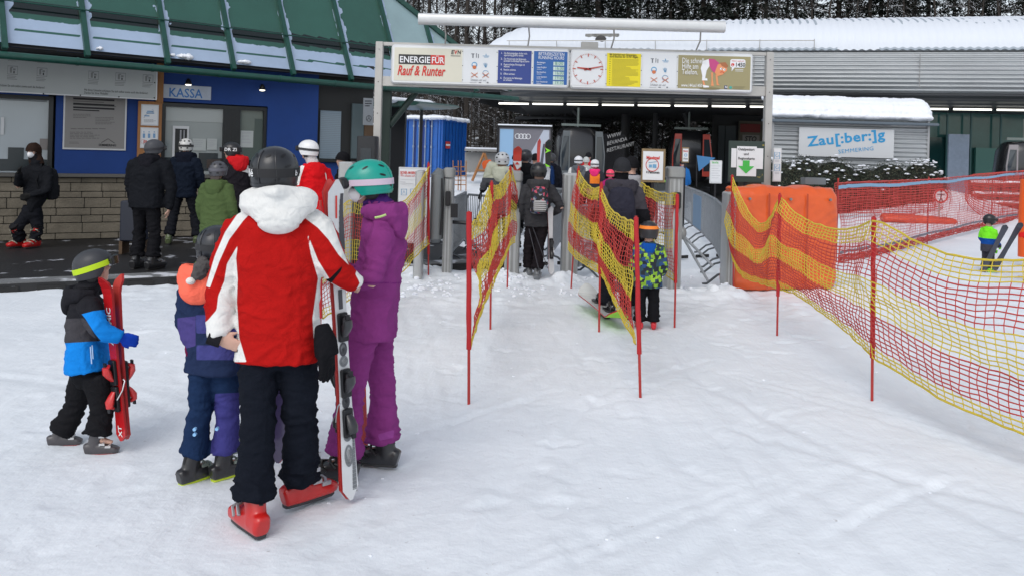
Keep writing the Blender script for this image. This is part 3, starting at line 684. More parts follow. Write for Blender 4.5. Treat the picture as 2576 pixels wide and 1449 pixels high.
mb = MB(); mb.loft([P(522,655,4.55), P(505,680,4.52), P(490,702,4.50)], [.045,.040,.022], n=10); remesh('hat_flap', mb, .009, cloth('knit_grey', (.09,.085,.085), bump=.9, bscale=45), kid, it=1, disp=folds(.01,(25,25,25),1))
mb = MB(); mb.ell(P(480,707,4.49), (.026,.022,.02)); mb.build('pompom', cloth('pompom_white', (.7,.68,.64)), kid)
mb = MB(); mb.ell(P(520,668,4.62), (.07,.06,.035)); mb.build('neck_warmer', cloth('lime_fleece', (.30,.65,.03)), kid)
for (px, py) in ((492,1090),(492,1077),(548,1076)):
    mb = MB(); c = P(px, py, 4.50); mb.loft([c, c-V((0,.02,0))], [.009,.009], n=12); mb.build('snap_button', mat('button_blue', (.25,.5,.8)), kid)
# ---- people at the ticket counter
def fig(label, px, d, H, facing, z=0.0, **kw):
    B = P(px, HY, d); B.z = z
    return person(label, B, H, radians(facing), kw.pop('J', None), **kw)
G_ = lambda c: dict(glove=c)
k1 = fig('person in a dark hood and white face mask leaning at the ticket window', 66, 13.6, 1.74, 160, .12, look=radians(178), tilt=.1,
 J=dict(head=p_(83,382), neck=p_(92,418), chest=p_(95,455), waist=p_(88,500), pelvis=p_(80,535), shL=p_(122,432), elL=p_(118,482,-.1), wrL=p_(75,492,-.25), shR=p_(68,432), elR=p_(45,470,-.1), wrR=p_(48,435,-.3),
 hiL=p_(90,540), hiR=p_(70,540), knL=p_(95,578), knR=p_(42,575,-.15), anL=p_(86,610), anR=p_(52,608)),
 jacket=dict(name='jacket_dark_a', col=(.012,.013,.016)), pants=PANTS_BLK, boots=dict(cols=((.45,.012,.012),(.03,.03,.03),(.5,.5,.4))), scarf=((.012,.012,.014), .06, 'neck_warmer_black_c'), hood=dict(name='hood_brown', col=(.030,.018,.014), up=True),
 head=dict(type='beanie', name='beanie_brown', col=(.03,.018,.014), mask=True), vox=.016, seed=20, hands={'L': G_((.02,.02,.02)), 'R': G_((.02,.02,.02))})
bp1 = backpack('dark backpack with a green stripe worn by the masked person at the ticket window', k1[1], k1[2], (.016,.017,.02), 'pack_dark', 1.2, zones=[((.05,.16,.02), lambda p: .012-abs(p.x-P(112,470,13.6).x-.5*0))])
k2 = fig('man in a long black jacket and grey cap waiting at the ticket counter', 372, 11.65, 1.80, -14, .12,
 J=dict(head=p_(388,376), neck=p_(378,400), wrR=p_(425,528,0), elR=p_(432,470,.0), shL=p_(338,418), shR=p_(415,418), wrL=p_(335,505,.1), elL=p_(327,460,.05)),
 jacket=dict(name='jacket_black_long', col=(.010,.011,.014), hem=.84, w=1.08), pants=dict(name='trousers_black_wide', col=(.010,.010,.012), hem=.20), boots=BOOT_BLK, bulk=1.14,
 hood=dict(name='hood_black_b', col=(.012,.012,.016), k=.9), scarf=((.05,.055,.075), .02, 'face_warmer_slate'), head=dict(type='helmet', col=(.045,.047,.055), vents=False, k=.93, strap=((.02,.02,.025), -.25, .0, .15), mat='cap_grey', rough=.8), vox=.013, seed=22, look=radians(-40), hands={'R': dict(dir=(-.3,.2,-1)), 'L': G_(BLACK)})
k3 = fig('person in dark ski clothes and white helmet at the ticket counter', 467, 14.7, 1.80, 8, .12,
 J=dict(head=p_(468,370,.15), neck=p_(468,395,.1), hiL=(-.1,0,.9), anL=(-.22,-.1,.1), knL=(-.17,0,.5), anR=(.24,0,.1), knR=(.17,.05,.5)),
 jacket=dict(name='jacket_midnight', col=(.008,.012,.022)), pants=PANTS_BLK, boots=dict(cols=((.10,.13,.06),(.02,.02,.02),(.3,.3,.3))), hood=dict(name='hood_midnight', col=(.008,.010,.018), k=1.1),
 head=dict(type='helmet', col=(.55,.55,.53), strap=((.03,.03,.03), -.2,.1,0)), vox=.016, seed=24, hands={'L': G_(BLACK), 'R': G_(BLACK)})
k4 = fig('teenager in a long olive green parka and grey helmet, back turned', 548, 11.0, 1.50, -6, .12,
 jacket=dict(name='parka_olive', col=(.070,.105,.040), hem=.56, w=1.08), pants=PANTS_BLK, boots=BOOT_BLK, bulk=1.15, hood=dict(name='hood_olive', col=(.070,.105,.040), k=1.1),
 head=dict(type='helmet', col=(.06,.06,.07), strap=((.10,.10,.12), -.05, .25, .1), mat='helmet_slate', hair=(.05,.035,.03)), vox=.013, seed=26, hands={'L': G_((.25,.6,.05)), 'R': G_((.25,.6,.05))})
k5 = fig('young ski instructor in a black jacket with a red hood and headband goggles', 596, 12.6, 1.80, 38, .12, look=radians(100),
 J=dict(head=p_(583,383), neck=p_(597,405)),
 jacket=dict(name='jacket_instructor', col=(.018,.016,.020), zones=[(WHITE, cut((580,402),(625,415),(625,436),(600,430),(585,415))), (RED, cut((560,380),(625,380),(625,418),(600,408),(570,400)))]), pants=PANTS_BLK, boots=BOOT_BLK,
 hood=dict(name='hood_red', col=(.55,.015,.02), k=1.0), head=dict(type='helmet', col=(.012,.012,.014), strap=((.012,.012,.014), -.15, .35, .0), text=[('DR ZI', pi*.5+pi, .062)], vents=False), vox=.013, seed=28, hands={'L': G_(BLACK), 'R': G_(BLACK)})
k6 = fig('ski instructor in a red jacket with white stripes and a white helmet', 789, 11.2, 1.76, 42, .12, look=radians(75),
 J=dict(head=p_(776,380)),
 jacket=dict(name='jacket_red_instructor', col=(.62,.010,.014), hem=.76, zones=[(WHITE, cut((768,412),(757,445),(752,468),(747,466),(752,430),(760,410))), (WHITE, cut((812,420),(818,440),(824,470),(821,440))), (WHITE, cut((744,436),(750,436),(750,444),(744,444))), (WHITE, cut((744,450),(750,450),(749,462),(744,462)))]),
 pants=PANTS_BLK, boots=BOOT_BLK, hood=dict(name='hood_red_b', col=(.62,.010,.014), k=.95), scarf=((.6,.58,.58), .03, 'neck_warmer_white'),
 head=dict(type='helmet', col=(.72,.72,.73), strap=((.03,.03,.035), -.15,.1,.1), vents=False, pad=(.6,.6,.6)), vox=.013, seed=30, bulk=1.05, hands={'L': G_(BLACK), 'R': G_(BLACK)})
# ---- the queue through the gate
q1 = fig('adult in a grey jacket with a pale cream hood in the lift queue', 1264, 14.2, 1.84, 2, 0,
 J=dict(elL=p_(1224,455,0), wrL=p_(1212,482,.05), shL=p_(1236,418), elR=p_(1303,450), wrR=p_(1308,490,.1)),
 jacket=dict(name='jacket_grey_cream', col=(.085,.088,.10), zones=[((.52,.53,.42), lambda p: p.z-1.42), (BLACK, lambda p: .35-abs(p.x-P(1264,0,14.2).x)*-1-1.62*.0-p.z*.0-1+.0*p.y if False else (abs(p.x-P(1264,385,14.2).x)-.235 if p.z < 1.22 else -1))]),
 pants=PANTS_BLK, boots=BOOT_BLK, hood=dict(name='hood_cream', col=(.52,.53,.42), k=1.15), head=dict(type='helmet', col=(.62,.63,.64), strap=((.5,.5,.52), -.2,.08,0), hair=(.12,.07,.04)), vox=.015, seed=32, bulk=1.05, hands={'L': G_(BLACK), 'R': G_(BLACK)})
q2 = fig('tall person in black with a black helmet beside an upright red ski', 1322, 15.2, 1.90, -4, 0,
 jacket=dict(name='jacket_black_c', col=(.008,.009,.011)), pants=PANTS_BLK, boots=dict(cols=((.03,.03,.03),(.4,.02,.02),(.3,.3,.3))), hood=dict(name='hood_black_c', col=(.01,.01,.012), k=.9),
 head=dict(type='helmet', col=(.02,.022,.03), strap=((.02,.02,.025), -.2,.1,0)), vox=.016, seed=34, bulk=1.12, hands={'L': G_(BLACK), 'R': G_(BLACK)})
q3 = fig('woman in a charcoal jacket walking up the turnstile lane carrying a ski', 1357, 12.35, 1.70, 4, 0,
 J=dict(elL=(-.27,0,1.16), wrL=(-.24,.12,.93), elR=(.36,-.04,1.14), wrR=(.20,.14,1.02), hiL=(-.09,0,.9), knL=(-.12,.10,.5), anL=(-.10,.16,.10), hiR=(.09,0,.9), knR=(.03,-.02,.5), anR=(.0,-.14,.10)),
 jacket=dict(name='jacket_charcoal', col=(.042,.042,.046), hem=.84, w=1.04), pants=dict(name='trousers_dark_brown', col=(.016,.013,.015), hem=.24), boots=dict(cols=((.16,.17,.18),(.08,.08,.09),(.3,.3,.3)), k=1.1),
 hood=dict(name='hood_charcoal', col=(.045,.045,.048), k=1.12), head=dict(type='helmet', col=(.012,.012,.014), strap=((.03,.03,.03), -.2,.08,0), hair=(.09,.05,.035)), vox=.012, seed=36, hands={'L': G_(BLACK), 'R': G_(BLACK)})
def flower_mat():
    m = mat('pack_flower_print', (.02,.02,.025), rough=.7); nt = m.node_tree; L = nt.links.new; b = nt.nodes['Principled BSDF']
    tc = node(nt, 'ShaderNodeTexCoord'); vo = node(nt, 'ShaderNodeTexVoronoi'); vo.inputs['Scale'].default_value = 26; L(tc.outputs['Object'], vo.inputs['Vector'])
    cr = node(nt, 'ShaderNodeValToRGB'); L(vo.outputs['Color'], cr.inputs[0]); cr.color_ramp.interpolation = 'CONSTANT'
    e = cr.color_ramp.elements; e[0].color = (.012,.012,.015,1); e[1].position = .62; e[1].color = (.25,.27,.28,1)
    for p, c in ((.45,(.03,.05,.12,1)), (.72,(.45,.06,.10,1)), (.80,(.015,.015,.018,1))): q = e.new(p); q.color = c
    L(cr.outputs[0], b.inputs['Base Color']); return m
def stripe_mat():
    m = mat('pack_stripes', (.02,.02,.025), rough=.7); nt = m.node_tree; L = nt.links.new; b = nt.nodes['Principled BSDF']
    tc = node(nt, 'ShaderNodeTexCoord'); wv = node(nt, 'ShaderNodeTexWave', bands_direction='Z'); wv.inputs['Scale'].default_value = 11; wv.inputs['Distortion'].default_value = .6; L(tc.outputs['Object'], wv.inputs['Vector'])
    cr = node(nt, 'ShaderNodeValToRGB'); L(wv.outputs['Fac'], cr.inputs[0]); cr.color_ramp.elements[0].position = .35; cr.color_ramp.elements[0].color = (.02,.02,.02,1); cr.color_ramp.elements[1].position = .45; cr.color_ramp.elements[1].color = (.5,.5,.5,1)
    L(cr.outputs[0], b.inputs['Base Color']); return m
bp3 = backpack('small flower-print backpack with a black and white striped pocket worn in the turnstile lane', q3[1], q3[2], (.02,.02,.03), 'pack_flower', .92, material=flower_mat(), lab2=stripe_mat())
q11 = fig('person in a dark grey jacket and black beanie behind the net between the lanes', 1563, 9.7, 1.79, -3, 0,
 J=dict(head=p_(1565,428), neck=p_(1564,470)),
 jacket=dict(name='jacket_grey_black', col=(.012,.012,.015), zones=[((.060,.056,.066), lambda p: p.z-1.25)]), pants=PANTS_BLK, boots=BOOT_BLK, bulk=1.12, scarf=((.01,.01,.012), .03, 'neck_warmer_black_b'), hood=dict(name='hood_grey_b', col=(.045,.042,.052), k=1.15),
 head=dict(type='beanie', name='beanie_black', col=(.028,.029,.033)), vox=.013, seed=38, hands={'L': G_(BLACK), 'R': G_(BLACK)})
bp11 = backpack('slate grey backpack on the person behind the net', q11[1], q11[2], (.028,.028,.042), 'pack_slate', 1.1)
def camo_mat():
    m = mat('jacket_pixel_print', (.3,.55,.03), rough=.8); nt = m.node_tree; L = nt.links.new; b = nt.nodes['Principled BSDF']
    tc = node(nt, 'ShaderNodeTexCoord'); vo = node(nt, 'ShaderNodeTexVoronoi', distance='CHEBYCHEV'); vo.inputs['Scale'].default_value = 26; L(tc.outputs['Object'], vo.inputs['Vector'])
    cr = node(nt, 'ShaderNodeValToRGB'); L(vo.outputs['Color'], cr.inputs[0]); cr.color_ramp.interpolation = 'CONSTANT'
    e = cr.color_ramp.elements; e[0].color = (.010,.016,.025,1); e[1].position = .58; e[1].color = (.20,.38,.02,1)
    for p, c in ((.46,(.015,.06,.20,1)), (.70,(.02,.06,.09,1)), (.80,(.30,.52,.04,1))): q = e.new(p); q.color = c
    L(cr.outputs[0], b.inputs['Base Color']); return m
q12 = fig('small child in a lime and blue patterned jacket with an orange goggle strap', 1638, 9.15, 1.13, -2, 0,
 jacket=dict(name='x', col=(1,1,1), mat=camo_mat(), hem=.74, w=1.08), pants=dict(name='trousers_black_kid', col=(.010,.010,.012), hem=.14), boots=dict(cols=((.60,.02,.03),(.4,.02,.02),(.5,.5,.5)), k=1.1), baggy=1.25, bulk=1.22, sleeve=1.25,
 J=dict(wrL=(-.26,.16,.98), wrR=(.26,.16,.98)),
 hood=dict(name='hood_royal_blue', col=(.01,.08,.35), k=.9), head=dict(type='helmet', col=(.02,.02,.024), strap=((.85,.22,.02), .22, .52, 0), k=1.05, vents=False, mat='helmet_black_kid'), vox=.012, seed=40, hands={'L': G_(BLACK), 'R': G_(BLACK)})
r1 = fig('small child in a lime green and blue jacket with lime boots carrying skis', 2492, 14.6, 1.0, -72, 0, tilt=.15,
 jacket=dict(name='jacket_lime', col=(.01,.07,.30), hem=.72, zones=[((.20,.80,.03), lambda p: p.z-.60), ((.055,.055,.07), lambda p: .50-p.z)]), pants=dict(name='trousers_grey_kid', col=(.05,.05,.065), hem=.22), boots=dict(cols=((.20,.80,.03),(.02,.02,.02),(.02,.02,.02)), k=1.25), baggy=1.25, bulk=1.25, sleeve=1.25,
 J=dict(wrR=(.18,.30,.92), elR=(.27,.08,1.0), wrL=(-.1,.32,.8)),
 hood=dict(name='hood_lime', col=(.20,.80,.03), k=1.0), head=dict(type='helmet', col=(.012,.012,.014), strap=((.012,.012,.014), -.1,.2,.1), vents=False), vox=.012, seed=42, hands={'L': G_((.2,.8,.03)), 'R': G_((.2,.8,.03))})
r2 = fig('person in a red jacket beside the padded orange post', 2612, 13.4, 1.25, 60, 0,
 J=dict(wrL=(-.36,.2,1.2), elL=(-.34,0,1.25)), jacket=dict(name='jacket_red_c', col=(.62,.03,.02)), pants=PANTS_BLK, boots=BOOT_BLK, hood=dict(name='hood_red_c', col=(.6,.03,.02)), baggy=1.2, bulk=1.2, sleeve=1.3,
 head=dict(type='helmet', col=(.05,.08,.2), strap=((.02,.02,.02), -.2,.1,0), vents=False), vox=.014, seed=44, hands={'L': G_((.6,.02,.02)), 'R': G_((.6,.02,.02))})
far = [
 (1300,19.0,1.78,5,'person in a black cap half hidden behind the red ski in the queue',(.012,.012,.014),(.02,.02,.025),('b',(.015,.015,.018))),
 (1347,19.5,1.78,-8,'person in a black and white jacket behind the tall person in black',(.012,.012,.014),(.5,.5,.52),('b',(.012,.012,.014))),
 (1386,21.5,1.80,-20,'person in black with a blue backpack by the gondola boarding area',(.010,.011,.016),(.012,.012,.02),('h',(.03,.03,.035))),
 (1456,23.5,1.74,0,'person in a grey hooded vest with white sleeves and a white helmet',(.13,.14,.155),(.11,.12,.135),('h',(.70,.71,.74))),
 (1475,24.6,1.72,-10,'person in a beige and navy jacket with a pale hood next to the white helmet',(.32,.31,.29),(.46,.48,.47),('b',(.5,.52,.51))),
 (1480,26.5,1.86,-20,'person in a black cap and red hood at the gondola door',(.45,.02,.02),(.5,.02,.03),('b',(.015,.015,.018))),
 (1497,22.6,1.66,-8,'child in a charcoal jacket with a pink and orange hood and white helmet',(.035,.035,.045),(.85,.04,.20),('h',(.70,.70,.72))),
 (1537,22.0,1.42,5,'small child in a magenta jacket and pink helmet near the gondola',(.35,.02,.14),(.35,.02,.14),('h',(.85,.05,.12))),
 (1592,11.6,1.83,10,'person in a black beanie and striped scarf standing just beyond the slate backpack',(.012,.014,.03),(.30,.30,.32),('b',(.012,.012,.014))),
 (1718,30.0,1.70,-30,'person in a bright blue jacket at the open red gondola',(.02,.12,.35),(.02,.10,.3),('b',(.02,.02,.02))),
 (868,13.0,1.78,120,'dark figure standing behind the grey turnstile beside the ticket building',(.010,.010,.012),(.010,.010,.012),('b',(.012,.012,.014)))]
for i, (px, d, H, fc, lab, jc, hc, hd_) in enumerate(far):
    hat = dict(type='helmet', col=hd_[1], vents=False, strap=((.05,.05,.05), -.2,.05,0), n=20, m=7) if hd_[0] == 'h' else dict(type='beanie', name='beanie_%d' % i, col=hd_[1])
    zz = None
    if px == 1456: zz = lambda D: [(WHITE, (lambda cx: (lambda p: abs(p.x-cx)-.20))(D['neck'].x)), ((.012,.012,.014), below(1.05))]
    if px == 1497: zz = lambda D: [((.85,.22,.03), (lambda D: (lambda p: .13-max(abs(p.x-D['neck'].x), abs(p.z-1.22))))(D)), ((.25,.02,.15), below(.95))]
    if px == 1475: zz = lambda D: [((.02,.04,.09), lambda p: .06-abs(p.z-1.38))]
    f_ = fig(lab, px, d, H, fc, .05 if d > 18 else 0, jacket=dict(name='jacket_far_%d' % i, col=jc, zones=zz), pants=PANTS_BLK, boots=BOOT_BLK, hood=dict(name='hood_far_%d' % i, col=hc), head=hat, vox=.022, seed=50+i*3, lod=0, bulk=1.08, hands={'L': G_(BLACK), 'R': G_(BLACK)})
    if px == 1386: backpack('blue backpack on the person by the gondola boarding area', f_[1], f_[2], (.01,.03,.10), 'pack_blue', 1.1)
# ---- skis, boards, poles
sk_n = V((.72,-.69,0))
sb = ski('pale ski with grey graphics standing upright in the hand of the man in red', P(881,1255,4.42), P(838,452,4.34), sk_n, w=.098, cols=((.62,.63,.64),(.55,.06,.05)), name='ski', tipcurve=.03, th=.014, bcol=(.022,.022,.025), edge=(.45,.03,.03), bind=[(.545,'toe'),(.37,'toe'),(.245,'heel')])
A = P(881,1255,4.42); Bt = P(838,452,4.34); d_ = (Bt-A).normalized(); n_ = (sk_n-d_*sk_n.dot(d_)).normalized(); x_ = d_.cross(n_); ln = (Bt-A).length
ski('second ski pressed base to base against the pale ski of the man in red', A-n_*.016-x_*.003, Bt-n_*.016-x_*.003, sk_n*-1, w=.098, cols=((.62,.63,.64),(.42,.43,.45)), name='ski', tipcurve=.02, th=.012, edge=(.50,.03,.03), bcol=(.022,.022,.025), bind=[(.37,'toe'),(.245,'heel')])
def onb(t, y): return A+d_*(t*ln)+x_*y+n_*(.0085-.0+.03*max(0,(t-.90)/.10)**1.6-.0)
def blob(mb, t0, t1, y0, y1, mi, n=18):
    pts = [onb((t0+t1)/2+(t1-t0)/2*cos(2*pi*i/n), (y0+y1)/2+(y1-y0)/2*sin(2*pi*i/n)) for i in range(n)]; mb.prism(pts, n_*.0012, mi)
def bar(mb, t0, t1, y0, y1, mi): mb.prism([onb(t0,y0),onb(t1,y0),onb(t1,y1),onb(t0,y1)], n_*.0012, mi)
parts_ = []
mb = MB()
for k in range(10): bar(mb, .78+k*.0175, .78+(k+1)*.0175, .008+.002*k, .044, 0)
bar(mb, .88,.95,-.004,.006,1); bar(mb, .80,.84,-.006,.004,1); bar(mb,.60,.66,-.012,.012,0)
for k in range(14): bar(mb, .02+k*.012, .02+(k+1)*.012-.001, .012+.0012*k, .040, 2)
for (t, r) in ((.475,.022),(.31,.022)): blob(mb, t-r, t+r, -.024, .024, 0); blob(mb, t-r*.7, t+r*.7, -.016,.016, 2); blob(mb, t-r*.35,t+r*.35,-.008,.008,0)
for k, (t0,t1) in enumerate(((.42,.455),(.105,.175),(.185,.225))): blob(mb, t0, t1, -.026, .026, 2); blob(mb, t0+.008, t1-.008, -.016, .016, 3)
q = mb.build('graphic_pattern', [mat('print_charcoal', (.05,.05,.06), rough=.4), mat('print_red', (.6,.04,.03), rough=.4), mat('print_grey', (.16,.17,.18), rough=.4), mat('print_silver', (.5,.51,.52), rough=.4)], sb, smooth=False)
ski('red ski with white lettering held upright by the boy in blue', P(309,1107,5.00), P(268,695,4.96), V((-.55,-.83,0)), w=.098, cols=((.50,.012,.016),(.02,.02,.02)), name='ski', tipcurve=.04, texts=[('ATOMIC', .70, .058, 1, None), ('XT', .06, .05, 1, None)], bind=[(.42,'toe'),(.26,'heel')], bcol=(.55,.02,.02))
ski('second red ski standing behind the first in the boy\'s grip', P(317,1104,5.04), P(291,692,5.02), V((.6,.7,0)), w=.098, cols=((.50,.012,.016),(.35,.02,.02)), name='ski', tipcurve=.04, bind=[(.40,'toe'),(.27,'heel')], bcol=(.55,.02,.02))
ski('dark violet ski showing between the legs of the man in red', P(701,1163,4.80), P(727,560,4.95), V((-.35,-.93,0)), w=.105, cols=((.035,.025,.07),(.2,.15,.3)), name='ski', tipcurve=.03)
ski('thin red ski seen behind the knee of the woman in purple', P(914,1150,5.1), P(905,700,5.1), V((-.5,-.8,0)), w=.07, cols=((.35,.02,.02),(.02,.02,.02)), name='ski')
ski('red ski with a white triangle upright beside the tall person in black', P(1296,560,14.9), P(1302,369,14.9), V((.25,-1,0)), w=.16, cols=((.60,.05,.03),(.02,.02,.02)), name='ski', zones=None)
o = COL.objects[-1]
mb = MB(); c = P(1301,415,14.86)
mb.prism([c+V((-.075,0,.06)), c+V((.075,0,.06)), c+V((.075,0,-.03)), c+V((0,0,-.09))], V((0,-.004,0))); mb.prism([c+V((-.04,-.006,.0)), c+V((.04,-.006,.0)), c+V((0,-.006,.05))], V((0,-.004,0)), 1)
mb.build('triangle_mark', [mat('print_white', (.7,.7,.7)), mat('print_red', (.6,.04,.03))], [x for x in COL.objects if x.get('label','').startswith('red ski with a white triangle')][0])
for (pa, pb, w, cc, lab) in (((1377,560,17.4),(1379,352,17.4),.14,(.015,.018,.015),'black ski with lime chevrons held upright above the crowd barrier'), ((1387,690,12.2),(1384,520,12.25),.085,(.55,.55,.56),'grey and white ski carried upright by the woman in the charcoal jacket'),
    ((1372,600,15.0),(1376,420,15.0),.12,(.66,.67,.70),'plain white ski held upright next to the pale steel barrier'), ((1349,560,18.8),(1356,350,18.8),.08,(.5,.06,.05),'red and white ski poking up before the advertising banner')):
    sk = ski(lab, P(*pa), P(*pb), V((.3,-1,0)), w=w, cols=(cc,(.02,.02,.02)), name='ski', bind=[(.45,'toe'),(.3,'heel')] if pa[0] == 1387 else None)
    if pa[0] == 1377:
        mb = MB(); c = P(1378,380,17.36)
        for dz in (.0, -.32): mb.prism([c+V((-.06,-.01,dz-.06)), c+V((.06,-.01,dz)), c+V((-.06,-.01,dz+.06)), c+V((-.02,-.01,dz))], V((0,-.004,0)))
        mb.build('chevron_mark', mat('print_lime', (.25,.75,.03)), sk)
ski('snowboard with a lime edge lying on the snow behind a net', P(1560,806,8.9), P(1474,738,10.4), V((.05,.05,1)), w=.26, cols=((.6,.62,.6),(.3,.65,.05)), name='snowboard', cat='snowboard', snowboard=True, tipcurve=.12, bind=[(.3,'board'),(.62,'board')], bcol=(.02,.02,.022), edge=(.3,.65,.05))
ski('black ski leaning on the shoulder of the lime green child', P(2468,690,14.5), P(2532,566,14.3), V((-.5,-.8,0)), w=.10, cols=((.035,.04,.06),(.02,.02,.02)), name='ski')
ski('black ski tilted out to the right of the lime green child', P(2500,680,14.4), P(2570,560,14.2), V((-.4,-.9,0)), w=.10, cols=((.03,.035,.05),(.02,.02,.02)), name='ski')
ski('black ski lying flat on the snow behind the lime green child', P(2520,690,14.6), P(2620,703,13.6), V((0,0,1)), w=.09, cols=((.03,.03,.04),(.02,.02,.02)), name='ski')
skipole('ski pole trailing behind the woman with the flower backpack, its basket beside her ski', P(1327,536,12.3), P(1378,676,12.1))
skipole('second ski pole crossing behind the woman with the flower backpack', P(1322,540,12.35), P(1358,690,12.0))
skipole('ski pole in the left hand of the adult in grey and cream', P(1210,492,14.2), P(1196,560,14.0))
# ------------------------------------------------------------------ light, sky
w = bpy.data.worlds.new('World'); scene.world = w; w.use_nodes = True; nt = w.node_tree
SUN_EL, SUN_AZ = radians(48), radians(200)     # high thin cloud, light from behind the camera's left
sky = node(nt, 'ShaderNodeTexSky', sky_type='NISHITA'); sky.sun_disc = False; sky.sun_elevation = SUN_EL; sky.sun_rotation = SUN_AZ; sky.altitude = 1000; sky.dust_density = 4; sky.air_density = 1.2
hs = node(nt, 'ShaderNodeHueSaturation'); hs.inputs['Saturation'].default_value = .38; hs.inputs['Value'].default_value = 1.25
nt.links.new(sky.outputs[0], hs.inputs['Color']); nt.links.new(hs.outputs[0], nt.nodes['Background'].inputs[0]); nt.nodes['Background'].inputs[1].default_value = .15
sl = bpy.data.lights.new('sun', 'SUN'); sl.energy = .8; sl.angle = radians(40); sl.color = (1, .975, .94); so = bpy.data.objects.new('sun', sl); COL.objects.link(so)
sd = V((sin(SUN_AZ)*cos(SUN_EL), cos(SUN_AZ)*cos(SUN_EL), sin(SUN_EL))); so.rotation_euler = sd.to_track_quat('Z', 'Y').to_euler(); so.location = (0, -5, 20)
scene.view_settings.view_transform = 'Standard'; scene.view_settings.look = 'None'; scene.view_settings.gamma = 1; scene.view_settings.use_curve_mapping = False; scene.view_settings.exposure = EXPO
try:
    scene.cycles.use_denoising = True; scene.cycles.max_bounces = 6; scene.cycles.transparent_max_bounces = 6
except Exception: pass
# ------------------------------------------------------------------ ground
def sst(a, b, x):
    t = np.clip((x-a)/(b-a), 0, 1); return t*t*(3-2*t)
def vnoise(x, y, seed=0):
    xi = np.floor(x).astype(np.int64); yi = np.floor(y).astype(np.int64); xf = x-xi; yf = y-yi
    def h(a, b):
        n = (a*374761393+b*668265263+seed*974634777) & 0xffffffff; n = ((n ^ (n >> 13))*1274126177) & 0xffffffff
        return ((n ^ (n >> 16)) & 0xffff)/65535.0
    u = xf*xf*(3-2*xf); v = yf*yf*(3-2*yf)
    return (h(xi, yi)*(1-u)+h(xi+1, yi)*u)*(1-v)+(h(xi, yi+1)*(1-u)+h(xi+1, yi+1)*u)*v-.5
def ramp(lo, a, b, hi, fine, grow=1.08):
    c = list(np.arange(a, b, fine)); st = fine; x = b; up = []
    while x < hi: up.append(x); st *= grow; x += st
    st = fine; x = a-fine; dn = []
    while x > lo: dn.append(x); st *= grow; x -= st
    return np.array([lo]+dn[::-1]+c+up+[hi])
xs = ramp(-260, -4.6, 6.0, 260, .034); ys = ramp(-60, 3.2, 12.5, 320, .030, 1.045)
X, Y = np.meshgrid(xs, ys)
Z = .05*vnoise(X*.35, Y*.35, 1)+.010*vnoise(X*1.1, Y*1.1, 2)+.006*vnoise(X*3.1, Y*3.1, 3)+.007*vnoise(X*11+Y*1.5, Y*1.3, 14)+.005*vnoise(X*24-Y*4, Y*2.1, 15)+.007*vnoise(X*8, Y*7, 4)+.006*vnoise(X*21, Y*19, 5)
tram = sst(9.3, 10.8, Y)*(1-sst(20, 24, Y))
Z += tram*(.05*np.abs(vnoise(X*3.6, Y*3.0, 8))+.035*vnoise(X*7, Y*6, 9))
rs = np.random.RandomState(5)
for i in range(230):        # boot prints
    fx = rs.uniform(-4.4, 4.5); fy = rs.uniform(3.6, 12.8)
    if fx > 1.8 and fy < 8: continue
    a = rs.uniform(0, 6.28) if i % 3 else rs.normal(0, .5)
    ca, sa = cos(a), sin(a); dx = (X-fx)*ca+(Y-fy)*sa; dy = -(X-fx)*sa+(Y-fy)*ca
    m = (np.abs(dx) < .25) & (np.abs(dy) < .35)
    q = ((dx[m]/.055)**2)**2+((dy[m]/.145)**2)**2; dep = rs.uniform(.004, .015)
    Z[m] += -dep*np.exp(-q)+dep*.45*np.exp(-(np.sqrt(q)-1.35)**2*3)
def track(x0, y0, x1, y1, bend, dep, wd=.06):
    for s in (0,):
        dx, dy = x1-x0, y1-y0; L_ = sqrt(dx*dx+dy*dy); tx, ty = dx/L_, dy/L_
        al = (X-x0)*tx+(Y-y0)*ty; ac = -(X-x0)*ty+(Y-y0)*tx-bend*np.sin(np.clip(al/L_, 0, 1)*pi)
        m = (al > 0) & (al < L_); dep *= .95; Z[m] += -dep*np.exp(-(ac[m]/wd)**2)+dep*.5*np.exp(-((ac[m]-wd*2)/(wd*.8))**2)
for (x0,y0,x1,y1,b,dp) in ((-.1,3.3,1.0,10.5,.15,.012),(.35,3.3,.9,9,.1,.010),(.9,3.3,2.3,8,-.1,.012),(1.2,3.4,1.3,9.5,.2,.012),(1.9,3.6,1.7,9,.15,.010),(2.6,4.2,1.5,7.5,.05,.013),(2.0,3.3,3.4,5.0,.0,.010),(-.8,3.3,.2,8,.1,.008),(3.6,4.0,1.6,5.8,.1,.012),(-3.4,4.4,-1.4,6.6,.2,.010),(-4.2,6.6,-1.6,5.4,.2,.010),(-3.9,5.0,-2.6,9,.1,.008),(.5,3.5,2.4,5.3,.1,.008),(1.5,3.3,1.9,6.4,.1,.009)):
    track(x0,y0,x1,y1,b,dp)
for i in range(46):        # fine ski grooves running up to the lanes
    x0 = rs.uniform(-1.6, 4.6); y0 = rs.uniform(3.3, 7.5); ln_ = rs.uniform(1.0, 4.5); a = rs.normal(.05, .38)
    for q in (0, rs.uniform(.07, .12)): track(x0+q, y0, x0+q+ln_*sin(a), y0+ln_*cos(a), rs.uniform(-.12,.12), rs.uniform(.003,.008), .03)
for (mx, my, h, r) in ((P(1100,0,12.6).x,12.6,.10,.35),(P(1285,0,12.4).x,12.3,.12,.4),(P(1235,0,12.2).x,12.2,.05,.3),(P(1440,0,12.4).x,12.3,.12,.38),(P(1700,0,11.2).x,11.3,.10,.35),(P(1830,0,11.6).x,11.5,.12,.4),(P(1020,0,12.6).x,12.9,.08,.5)):
    rr = ((X-mx)**2+(Y-my)**2)/r**2; Z += h*np.exp(-rr)*(1+.9*vnoise(X*9, Y*9, 11))
